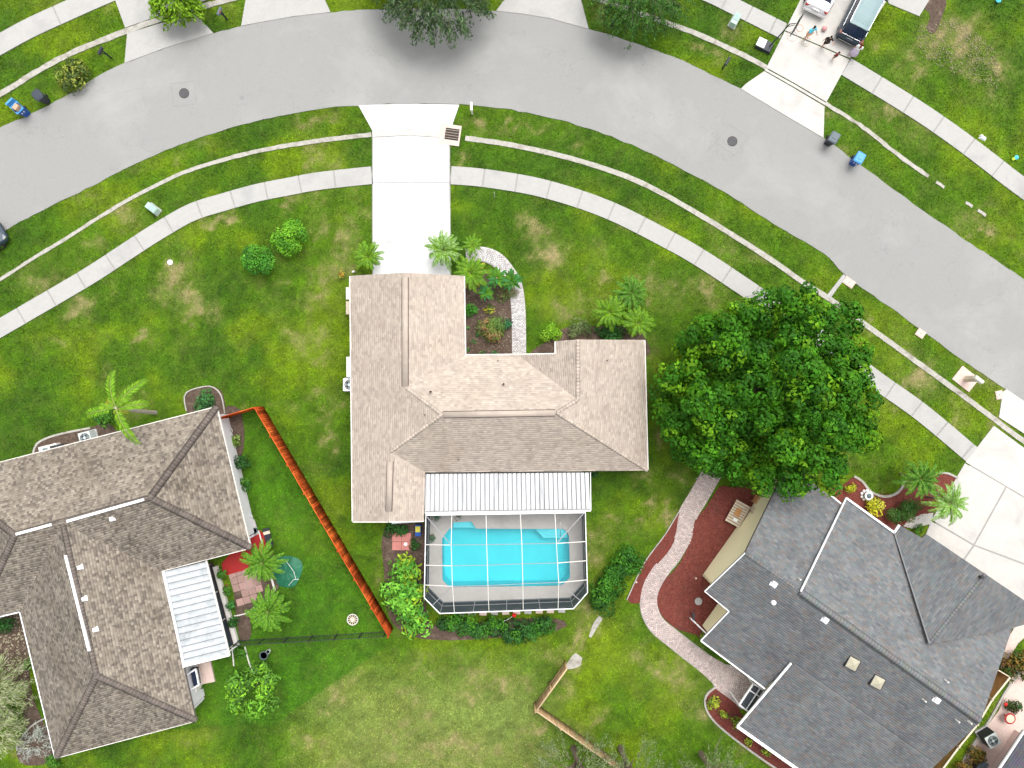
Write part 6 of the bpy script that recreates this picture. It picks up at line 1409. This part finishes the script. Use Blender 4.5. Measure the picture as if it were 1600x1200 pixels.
        MB().box((-2.32, 0, .45), (.16, 1.6, .2)).build('bumper', paint, r_); MB().box((-2.33, 0, .72), (.03, .5, .13)).build('number_plate', M_chrome, r_); MB().bar((-2.1, -.5, .93), (-2.1, .5, .93), .015, .01).build('boot_seam', M_greybin, r_)
    return r_
ax = Vector((.45, .89, 0)).normalized()
f_ = P(1323, 66, .5); f_.z = 0; ctr = f_+ax*2.5; car('suv', ctr, math.atan2(ax.y, ax.x), 'dark blue grey SUV with pale roof seen from behind on the right of the driveway', M_suv, M_teal_roof)
ax2 = Vector((.43, .90, 0)).normalized(); f_ = P(1272, 19, .5); f_.z = 0; ctr = f_+ax2*2.36; car('sedan', ctr, math.atan2(ax2.y, ax2.x), 'white sedan seen from behind at the top edge beside the SUV', M_sedan, M_sedan)
d3 = Vector((.86, .5, 0)).normalized(); f_ = P(5, 358, .5); f_.z = 0; ctr = f_-d3*2.3; car('sedan', ctr, math.atan2(d3.y, d3.x), 'black car whose nose just shows at the left edge of the road', M_suv, M_suv)

# ---- basketball hoop
p = P(1196, 75); bb = empty('basketball_hoop', (p.x, p.y, 0), 'black portable basketball hoop with white sheet on its base beside the driveway', 'basketball hoop')
th = math.radians(30); MB().box((-.1, .1, .14), (1.15, .8, .26), math.radians(-25), .85).build('base', M_black, bb); MB().box((-.38, .24, .29), (.6, .62, .05), math.radians(-25)).build('sheet', M_white, bb)
MB().tube([(.2, 0, .2), (.45, .15, 1.6), (.62, .28, 2.7)], [.05, .045, .04], 8).build('pole', M_black, bb)
MB().tube([(.62, .28, 2.7), (.95, .2, 2.95)], .03, 6).tube([(.55, .24, 2.4), (.95, .2, 2.75)], .025, 6).build('arm', M_black, bb)
c = Vector((1.02, .12, 2.95)); dd = Vector((.48, .88, 0)).normalized(); MB().bar(c-dd*.68, c+dd*.68, .04, .85).build('backboard', M_black, bb)
r2 = MB(); cc = c+Vector((.88, -.48, 0)).normalized()*.3+Vector((0, 0, -.2)); r2.tube([(cc.x+.23*math.cos(t*math.pi/8), cc.y+.23*math.sin(t*math.pi/8), cc.z) for t in range(17)], .012, 5); r2.build('rim', mat('orange_rim', (.5, .12, .03)), bb)

# ---- people
def skin_obj(name, verts, edges, radii, mt, parent, root=0, sub=2):
    me = bpy.data.meshes.new(name); me.from_pydata(verts, edges, []); o = bpy.data.objects.new(name, me); COL.objects.link(o)
    o.modifiers.new('s', 'SKIN'); o.modifiers.new('d', 'SUBSURF').levels = sub
    for i, r_ in enumerate(radii): sv = me.skin_vertices[0].data[i]; sv.radius = (r_, r_) if not isinstance(r_, tuple) else r_; sv.use_root = (i == root)
    dg = bpy.context.evaluated_depsgraph_get(); dg.update(); m2 = bpy.data.meshes.new_from_object(o.evaluated_get(dg)); bpy.data.objects.remove(o)
    m2.materials.clear(); m2.materials.append(mt); m2.polygons.foreach_set('use_smooth', [True]*len(m2.polygons)); q = bpy.data.objects.new(name, m2); COL.objects.link(q); q.parent = parent; return q
def person(px, py, h, rz, label, shirt, shorts, hair, skirt=False, arms=((.32, .05, .9), (.32, -.05, .9)), stride=.12, longhair=False):
    p = P(px, py); r_ = empty('person', (p.x, p.y, 0), label, 'person', None, rz); s = h/1.75
    def S(*v): return tuple(x*s for x in v)
    LA, RA = arms
    v = [S(0, 0, .93), S(0, 0, 1.12), S(0, .01, 1.32), S(0, 0, 1.46), S(0, -.01, 1.53), S(0, -.02, 1.66),
         S(.10, 0, .88), S(.11, stride*.5, .50), S(.11, stride, .08), S(.11, stride-.14, .04),
         S(-.10, 0, .88), S(-.11, -stride*.5, .50), S(-.11, -stride, .08), S(-.11, -stride-.14, .04),
         S(.19, 0, 1.42), S(.19+.35*(LA[0]-.0)*.5, LA[1]*.5-.02, (1.42+LA[2])/2+.03), S(.19+LA[0]*.35, LA[1]-.08, LA[2]), S(.19+LA[0]*.4, LA[1]-.14, LA[2]-.07),
         S(-.19, 0, 1.42), S(-.19-.35*(RA[0])*.5, RA[1]*.5-.02, (1.42+RA[2])/2+.03), S(-.19-RA[0]*.35, RA[1]-.08, RA[2]), S(-.19-RA[0]*.4, RA[1]-.14, RA[2]-.07)]
    e_ = [(0, 1), (1, 2), (2, 3), (3, 4), (4, 5), (0, 6), (6, 7), (7, 8), (8, 9), (0, 10), (10, 11), (11, 12), (12, 13), (2, 14), (14, 15), (15, 16), (16, 17), (2, 18), (18, 19), (19, 20), (20, 21)]
    R = [.14, .125, .13, .07, .055, .10, .085, .058, .04, .035, .085, .058, .04, .035, .055, .043, .03, .032, .055, .043, .03, .032]
    skin_obj('body', v, e_, [x*s for x in R], M_skin, r_)
    hd = MB(); hd.lathe((0, -.012*s, 1.58*s), [(.03*s, 0), (.075*s, .05*s), (.093*s, .11*s), (.08*s, .17*s), (.03*s, .205*s)], 12); hd.build('hair', hair, r_, smooth=True)
    if longhair: MB().tube([S(0, .05, 1.68), S(0, .12, 1.55), S(0, .12, 1.38)], [.08*s, .075*s, .04*s], 8).build('hair', hair, r_, smooth=True)
    MB().lathe(S(0, -.1, 1.60), [(.012*s, 0), (.02*s, .02*s), (.008*s, .04*s)], 6).build('nose', M_skin, r_)
    skin_obj('shirt', [S(0, 0, .96), S(0, 0, 1.14), S(0, .01, 1.33), S(0, 0, 1.45), v[14], v[15], v[18], v[19]], [(0, 1), (1, 2), (2, 3), (2, 4), (4, 5), (2, 6), (6, 7)], [x*s for x in (.17, .155, .165, .085, .085, .065, .085, .065)], shirt, r_)
    if skirt: MB().lathe((0, 0, 0), [(.34*s, .45*s), (.24*s, .8*s), (.16*s, 1.02*s)], 14).build('skirt', shorts, r_, smooth=True)
    else: skin_obj('shorts', [S(0, 0, .97), v[6], S(.11, stride*.35, .60), v[10], S(-.11, -stride*.35, .60)], [(0, 1), (1, 2), (0, 3), (3, 4)], [x*s for x in (.165, .12, .10, .12, .10)], shorts, r_)
    for k in (8, 12): MB().box((v[k][0], v[k][1]-.06*s, .045*s), (.09*s, .25*s, .08*s)).build('shoe', M_white, r_)
M_cyan = mat('cyan_cloth', (.10, .55, .72), (.08, .5, .66)); M_hair = mat('dark_hair', (.02, .014, .01)); M_auburn = mat('auburn_hair', (.16, .035, .015)); M_peach = mat('peach_cloth', (.72, .40, .25)); M_blackc = mat('black_cloth', (.02, .018, .02)); M_lilac = mat('lilac_cloth', (.62, .52, .68)); M_dred = mat('dark_red_cloth', (.22, .015, .02))
person(1257, 61, 1.72, .4, 'standing person in a cyan shirt and peach shorts on the driveway behind the cars', M_cyan, M_peach, M_hair, arms=((.5, -.25, 1.0), (.5, -.25, 1.0)))
person(1285, 73, 1.45, -.3, 'person all in black on the driveway between the cars and the street', M_blackc, M_blackc, M_hair, arms=((.9, -.2, 1.2), (.4, .1, .85)), stride=.2)
person(1300, 93, 1.1, .5, 'small child in a dark red top with dark hair, farthest down the driveway', M_dred, M_blackc, M_hair, arms=((.8, 0, 1.2), (.4, 0, .9)))
person(1330, 87, 1.6, 2.6, 'auburn haired person in a white top and lilac skirt behind the corner of the SUV', M_white, M_lilac, M_auburn, skirt=True, longhair=True)
p = P(1288, 45, .2); bl = MB().lathe((p.x, p.y, .062), [(.03, 0), (.13, .05), (.18, .16), (.13, .28), (.03, .33)], 14).build('ball', mat('pink_ball', (.6, .3, .3), (.5, .24, .25))); setp(bl, 'pink ball lying on the driveway behind the SUV and sedan', 'ball')
for (x, y, r_, m, lb_) in ((1259, 66, .33, mat('cream_plastic', (.7, .62, .42)), 'pale yellow hoop lying on the driveway beside the person in cyan'), (1237, 57, .36, mat('pale_pink_plastic', (.66, .5, .48)), 'pale pink hoop lying on the driveway near the basketball hoop')):
    p = P(x, y); h = MB().tube([(p.x+r_*math.cos(t*math.pi/10), p.y+r_*math.sin(t*math.pi/10), .075) for t in range(21)], .014, 5).build('hoop', m); setp(h, lb_, 'hoop')

# ---- air conditioners, cabinets, small garden things
def ac(px, py, rz, label, s=.78, z=.8, body=M_acgrey, case=None):
    p = P(px, py, z); r_ = empty('air_conditioner', (p.x, p.y, 0), label, 'air conditioner', None, rz)
    MB().box((0, 0, .05), (s*1.2, s*1.2, .12)).build('pad', M_conc, r_); MB().box((0, 0, z/2+.05), (s, s, z-.1)).build('case', case or body, r_); MB().box((0, 0, z+.02), (s*1.02, s*1.02, .04)).build('top', body, r_)
    MB().lathe((0, 0, z+.042), [(s*.42, 0), (s*.42, .012)], 20).build('fan_well', M_dark, r_)
    for k in range(4): a_ = k*math.pi/2; MB().box((.17*s*2*math.cos(a_)*.6, .17*s*2*math.sin(a_)*.6, z+.06), (s*.32, s*.16, .01), a_).build('fan_blade', M_fan, r_)
    MB().lathe((0, 0, z+.06), [(.09, 0), (.09, .02)], 12).build('hub', body, r_)
    for rr in (.28, .36): MB().tube([(s*rr*1.1*math.cos(t*math.pi/10), s*rr*1.1*math.sin(t*math.pi/10), z+.085) for t in range(21)], .008, 4).build('guard_ring', body, r_)
    return r_
ac(546, 601, 0, 'white air conditioner half under the left eave of the tan house', .85, .85, M_white)
ac(1551, 1157, math.radians(30), 'grey air conditioner with visible fan beside the dark roof corner at lower right', .85, .9, M_acgrey, M_dark)
ac(133, 684, math.radians(15), 'pale green air conditioner half hidden by the brown roof edge', .8, .8)
o = empty('storage_box', P(1525, 1192), 'dark hatch box beside the dark roof corner at the bottom right', 'box'); MB().box((0, 0, .3), (.9, .55, .55), math.radians(57)).build('case', M_dark, o); MB().box((0, 0, .6), (.94, .6, .05), math.radians(57)).build('lid', M_greybin, o)
# white board panels leaning at the tan house, left side
o = empty('panel_stack', P(548, 468), 'pale cream panels standing on edge along the left wall of the tan house', 'panels')
for k, (y0, y1) in enumerate(((449, 468), (471, 491))): a_, b_ = P(543.5, y0, .9)-o.location, P(543.5, y1, .9)-o.location; MB().bar((a_.x, a_.y, .5), (b_.x, b_.y, .5), .22, .95).build('panel', M_paleboard if k else M_offwhite, o)
o2 = empty('storage_box', P(556, 574), 'white storage cabinet under the left eave of the tan house, above the air conditioner', 'box'); MB().box((0, 0, .6), (.7, 1.35, 1.1)).build('case', M_offwhite, o2); MB().box((0, 0, 1.17), (.76, 1.4, .05)).build('lid', M_white, o2)
# orange-leaved potted plant at the garage corner
shrub('small orange leaved plant at the upper left corner of the tan roof', 534, 428, .3, .5, [(.5, .2, .03), (.3, .25, .04)], .16, .35, .8, 5, 150, cat='plant', name='potted_plant')
o = MB().box(tuple(P(553, 425)+Vector((0, 0, .15))), (.2, .14, .2), .4, .8).build('stone', M_offwhite); setp(o, 'pale stone between the tan roof corner and the palm', 'stone')
# mulch bed things by the yellow wall: pallet-like bench, edging stones, solar light, disc
tb = P(1153, 803, .5); bench = empty('garden_bench', (tb.x, tb.y, 0), 'light wooden slatted bench with a curved back on red mulch against the yellow wall', 'bench', None, math.radians(61))
for k in range(9): MB().box((-.75+k*.19, 0, .45), (.15, 1.1, .03)).build('slat', M_tanwood2 if False else M_paleboard, bench)
for s in (-.5, .5): MB().box((0, s, .42), (1.7, .08, .06)).build('frame', M_tanwood if False else M_brownwood, bench)
for k in range(8): t = -1+2*k/7; MB().box((t*.8, -.62-.18*(1-t*t), .65), (.17, .05, .65), -t*.3).build('back_slat', M_paleboard, bench)
MB().box((.1, .05, .49), (.6, .4, .04)).build('tray', M_brownwood, bench); MB().box((-.45, -.05, .5), (.22, .3, .05)).build('cushion', M_white, bench)
for sx in (-.7, .7):
    for sy in (-.45, .45): MB().box((sx, sy, .21), (.07, .07, .42)).build('leg', M_brownwood, bench)
for k, (x, y, lb_) in enumerate(((1183, 781, 'slatted wooden chair half under the big tree, nearer the bench'), (1204, 757, 'slatted wooden chair half under the big tree at the gable tip'))):
    q = P(x, y, .5); ch = empty('garden_chair', (q.x, q.y, 0), lb_, 'chair', None, math.radians(61))
    for j in range(5): MB().box((-.24+j*.12, 0, .45), (.08, .5, .03)).build('slat', M_brownwood, ch)
    for j in range(5): MB().box((-.24+j*.12, -.3, .75), (.08, .03, .55)).build('back_slat', M_paleboard, ch)
    for sx in (-.25, .25):
        for sy in (-.22, .22): MB().box((sx, sy, .22), (.05, .05, .44)).build('leg', M_brownwood, ch)
o = MB().lathe(tuple(P(1091, 939)), [(.2, 0), (.27, .04), (.27, .1), (.24, .12)], 18).build('stepping_stone', M_conc); setp(o, 'round pale stepping stone on the red mulch below the yellow wall', 'stone')
o = empty('lamp_post', P(1078, 957), 'short dark garden lamp on the red mulch below the yellow wall', 'garden lamp'); MB().tube([(0, 0, 0), (0, 0, 1.0), (-.1, .1, 1.3)], .04, 6).build('post', M_dark, o); MB().box((-.1, .18, 1.35), (.14, .5, .08)).build('lamp_head', M_black, o)
o = MB().lathe(tuple(P(994, 909)), [(.07, 0), (.07, .12), (.02, .14)], 8).build('garden_light', M_pinkconc); setp(o, 'small pale garden light in the mulch strip left of the brick path', 'garden light', )
o = MB().lathe(tuple(P(1087, 903)), [(.07, 0), (.07, .12), (.02, .14)], 8).build('garden_light', M_pinkconc); setp(o, 'small pale garden light on the mulch at the corner of the yellow wall', 'garden light')
# white fountain/flower planter in right front bed
p = P(1355, 774, .2); fo = empty('flower_planter', (p.x, p.y, 0), 'white petal shaped planter on red mulch between two yellow bushes', 'planter')
MB().lathe((0, 0, 0), [(.16, 0), (.14, .3), (.3, .42), (.3, .46)], 16).build('bowl', M_white, fo)
for k in range(9): a_ = k*2*math.pi/9; MB().lathe((.33*math.cos(a_), .33*math.sin(a_), .03), [(.08, 0), (.11, .05), (.08, .12), (.02, .14)], 8).build('petal', M_white, fo)
MB().lathe((0, 0, .45), [(.2, 0), (.14, .05), (.03, .1)], 10).build('filling', M_greybin, fo)
# bowls/objects in left garden
def pot(px, py, r_, h, mt, label, name='plant_pot', cat='pot', rim=M_dark):
    p = P(px, py); o = empty(name, (p.x, p.y, 0), label, cat); MB().lathe((0, 0, .02), [(r_*.75, 0), (r_, h), (r_*.9, h+.01), (r_*.8, h-.06)], 16).build('pot', mt, o); MB().lathe((0, 0, h-.06), [(r_*.8, 0), (r_*.78, .02)], 14).build('soil', rim, o); return o
pot(356, 662, .2, .3, M_offwhite, 'white pot near the corner of the orange fence and white wall', rim=M_soil); pot(361, 673, .2, .25, M_offwhite, 'grey white pot just below the first pot at the white wall', rim=M_soil)
pot(391, 808, .28, .35, M_white, 'white round table like pot at the end of the white wall'); pot(393, 827, .26, .3, mat('teal_glaze', (.06, .28, .22)), 'teal pot between white wall and red terrace'); pot(400, 828, .22, .35, M_greybin, 'grey pot right of the teal pot')
pot(415, 1021, .3, .4, M_greybin, 'grey tub on the grass below the low black fence', name='tub', cat='tub', rim=M_acgrey)
pot(421, 1016, .15, .3, M_acgrey, 'small pale bucket touching the grey tub'); pot(355, 916, .16, .25, mat('terracotta', (.35, .14, .07)), 'terracotta pot in the bed beside the rose tiles', rim=M_soil)
p = P(551, 968, .1); fr_ = empty('fire_ring', (p.x, p.y, 0), 'round pale metal ring with a patterned centre on the left back lawn', 'garden ring')
MB().tube([(.38*math.cos(t*math.pi/12), .38*math.sin(t*math.pi/12), .12) for t in range(25)], .03, 6).build('ring', M_offwhite, fr_)
for k in range(6): a_ = k*math.pi/6; MB().bar((-.36*math.cos(a_), -.36*math.sin(a_), .10), (.36*math.cos(a_), .36*math.sin(a_), .10), .05, .03).build('spoke', M_pinkconc, fr_)
MB().lathe((0, 0, .02), [(.16, 0), (.16, .12)], 10).build('hub', M_paleboard, fr_)
# green tarp
tv = []; n_ = 14; r0 = random.Random(3)
c = P(449, 893); tp_pts = [Vector((math.cos(a_)*(1.05+.15*math.sin(3*a_)), math.sin(a_)*(1.25+.12*math.cos(2*a_)), 0)) for a_ in [k*2*math.pi/22 for k in range(22)]]
tv = [(c.x, c.y, .16)]; tf = []
for q in (.5, 1.0):
    for t in tp_pts: tv.append((c.x+t.x*q, c.y+t.y*q, (.17 if q < 1 else .03)+r0.uniform(-.03, .04)))
for k in range(22): tf += [(0, 1+k, 1+(k+1) % 22), (1+k, 23+k, 23+(k+1) % 22, 1+(k+1) % 22)]
o = pmesh('tarpaulin', tv, tf, M_green_tarp); setp(o, 'crumpled dark green tarpaulin on the lawn right of the cycad', 'tarpaulin'); HARD.append([c+t for t in tp_pts])
o = MB().tube([P(448, 878, .25), P(459, 893, .2), P(462, 905, .1)], .015, 5).tube([P(451, 915, .2), P(458, 906, .3), P(467, 905, .1)], .015, 5).build('garden_hose', M_white); setp(o, 'thin pale hose lying across the green tarpaulin', 'hose')
# striped lounge cushion
p = P(421, 838); cu = empty('lounger', (p.x, p.y, 0), 'striped black and cream lounger at the edge of the red terrace', 'lounger', None, math.radians(-75))
for k in range(6): MB().box((-.55+k*.22, 0, .3), (.215, .45, .08)).build('stripe', (M_black, M_paleboard, M_dark)[k % 3 if k % 2 else 0], cu)
for sx in (-.5, .5):
    for sy in (-.18, .18): MB().box((sx, sy, .13), (.04, .04, .26)).build('leg', M_dark, cu)
o = MB().bar(P(404, 829, .1), P(410, 850, .1), .08, .06).build('threshold_strip', M_offwhite); setp(o, 'narrow cream strip dividing the red terrace', 'edging strip')
# red garden ornament under the cage, white pipe
p = P(803, 963, .4); o = empty('watering_can', (p.x, p.y, 0), 'red watering can with a long white spout beside the pool cage hedge', 'watering can', None, 3.6)
MB().lathe((0, 0, .02), [(.13, 0), (.14, .25), (.08, .32)], 12).build('body', M_redbright, o); MB().tube([(.05, 0, .2), (.45, 0, .42), (.85, 0, .36)], .022, 6).build('spout', M_white, o); MB().tube([(-.1, 0, .3), (-.24, 0, .25), (-.2, 0, .08)], .02, 6).build('handle', M_redbright, o)
# stepping stones along the cage
for k in range(10):
    x = 720+k*17.5; q = P(x, 958.5-.036*(x-700)); o = MB().box((q.x, q.y, .035), (.5, .42, .07), random.uniform(-.1, .1)).build('paving_stone', M_pinkconc if k % 3 else M_conc); setp(o, 'pale square stone in the row below the pool cage, %s' % ('leftmost', 'second from the left', 'third from the left', 'fourth from the left', 'fifth from the left', 'left of the watering can', 'right of the watering can', 'third from the right', 'second from the right', 'rightmost')[k], 'paving stone', 'square stones under the pool cage wall')
# bin & things at the cage left wall
o = empty('storage_tub', P(655, 826), 'blue tub with a yellow lid squeezed between the tan roof and the pool cage', 'tub'); MB().box((0, 0, .35), (.38, .75, .6), 0, 1.05).build('body', M_blue, o); MB().box((0, .1, .68), (.34, .4, .08)).build('lid', mat('yellow_plastic', (.6, .55, .08)), o)
o = MB().lathe(tuple(P(634, 850, .06)+Vector((0, 0, .01))), [(.12, 0), (.14, .06), (.03, .1)], 6).build('ornament', M_white); setp(o, 'small white star shaped ornament on the red paving pad', 'ornament')
o = MB().bar(P(612, 816, .9), P(663, 812, .9), .25, .05).build('shelf', M_acgrey); setp(o, 'grey sill strip below the lower gable of the tan house', 'sill')
# light specks: access cap, white pole, dog toy, kerb stones
o = MB().lathe(tuple(P(266, 410)), [(.19, 0), (.19, .05), (.1, .09)], 14).build('access_cap', M_white); setp(o, 'small white round cap in the dry patch of the left lawn', 'access cap')
o = MB().tube([P(773, 309), P(773, 309)+Vector((0, 0, 1.4))], .02, 6).build('marker_post', M_white); setp(o, 'thin white post on the lawn right of the driveway', 'post')
o = MB().box(tuple(P(1535, 216)+Vector((0, 0, .08))), (.5, .3, .14), -.5, .6).box(tuple(P(1532, 213)+Vector((0, 0, .1))), (.2, .2, .2), .5, .5).build('crumpled_bag', M_white); setp(o, 'crumpled white bag on the lawn beside the right hand sidewalk', 'bag')
o = empty('toy', P(1586, 247), 'small blue and green toy on the lawn at the right edge', 'toy'); MB().lathe((0, 0, .05), [(.1, 0), (.16, .1), (.06, .2)], 10).build('body', M_cyan, o); MB().box((-.2, -.1, .1), (.2, .2, .12), .4).build('block', mat('lime_plastic', (.4, .6, .05)), o)
# round red table and slab things lower right
p = P(1577, 1122, .5); o = empty('garden_table', (p.x, p.y, 0), 'round table with a dark red rim and cream top at lower right', 'table'); MB().tube([(0, 0, 0), (0, 0, .55)], .05, 8).build('leg', M_red, o); MB().lathe((0, 0, .55), [(.38, 0), (.4, .03), (.38, .05)], 20).build('rim', M_red, o); MB().lathe((0, 0, .602), [(.29, 0), (.29, .01)], 20).build('top', M_paleboard, o)
o = MB().lathe(tuple(P(1571, 1100, .8)), [(.05, 0), (.13, .05), (.04, .1)], 6).build('flower', M_redbright); setp(o, 'bright red flower on the dark bush at lower right', 'flower')
o = MB().lathe(tuple(P(1559, 1, .1)), [(.16, 0), (.2, .1), (.05, .2)], 7).build('toy', M_cyan); setp(o, 'turquoise toy at the top right edge of the lawn', 'toy')
o = MB().lathe(tuple(P(776, 434, 1.32)), [(.03, 0), (.1, .05), (.04, .12)], 6).build('flower', mat('pinkish_flower', (.5, .25, .2))); setp(o, 'pinkish flower in the centre of the dark rosette plant', 'flower')
# pile on left: bench with tub near brown roof
o = empty('garden_trolley', P(82, 700), 'cream bench with a blue grey bucket beside the brown roof edge', 'bench'); MB().box((0, 0, .25), (1.3, .5, .45), math.radians(14)).build('seat', M_offwhite, o); MB().lathe((-.1, -.1, .47), [(.14, 0), (.18, .2)], 12).build('bucket', M_fan, o); MB().box((.65, .12, .52), (.9, .3, .1), math.radians(12)).build('cushion', M_black, o)
# storm: pebbles
def pebbles(name, pts, n, size, mt, label, cat='gravel', seed=1):
    rs = random.Random(seed); poly = wp(pts); xs_ = [p.x for p in poly]; ys_ = [p.y for p in poly]; b = MB(); k = 0; t = 0
    while k < n and t < n*20:
        t += 1; x, y = rs.uniform(min(xs_), max(xs_)), rs.uniform(min(ys_), max(ys_))
        if not inside(np.array([x]), np.array([y]), poly)[0]: continue
        s = size*rs.uniform(.5, 1.4); b.box((x, y, .03), (s, s*rs.uniform(.3, 1), s*.5), rs.uniform(0, 3), .6); k += 1
    o = b.build(name, mt); setp(o, label, cat, kind='stuff')
M_chip = mat('wood_chip', (.24, .07, .05), (.12, .03, .022), scale=3); M_litter = mat('dry_litter', (.36, .33, .22), (.24, .2, .13), scale=5)
mulch_r = [(1125, 760), (1150, 762), (1200, 750), (1095, 900), (1130, 930), (1095, 995), (1040, 965), (1027, 928), (1040, 905), (1062, 880), (1078, 845), (1085, 815), (1105, 790)]
pebbles('mulch', mulch_r, 6000, .09, M_chip, 'loose red brown wood chips between brick path and yellow wall', 'mulch', 1)
pebbles('mulch', [(1300, 765), (1334, 748), (1358, 770), (1403, 772), (1440, 742), (1488, 745), (1460, 795), (1400, 835), (1310, 785)], 3500, .08, M_chip, 'loose red brown wood chips in the bed behind the curved edging', 'mulch', 2)
pebbles('leaf_litter', [(715, 440), (795, 470), (800, 560), (718, 562)], 420, .06, M_litter, 'dry leaves and chips scattered over the front bed', 'leaf litter', 3)
pebbles('leaf_litter', [(602, 830), (660, 818), (664, 960), (615, 975), (600, 890)], 300, .05, M_litter, 'dry leaves scattered under the big leaved bushes', 'leaf litter', 4)
pebbles('leaf_litter', [(1430, 40), (1500, 30), (1560, 80), (1560, 140), (1500, 120), (1440, 90)], 900, .06, M_litter, 'dead pale weeds scattered over the bare patch of the top right lawn', 'leaf litter', 5)
pebbles('leaf_litter', [(0, 955), (35, 960), (45, 1060), (20, 1075), (0, 1060)], 350, .12, M_litter, 'pale dead leaves in the bed left of the brown roof', 'leaf litter', 6)

grass_blades(620000, 99)
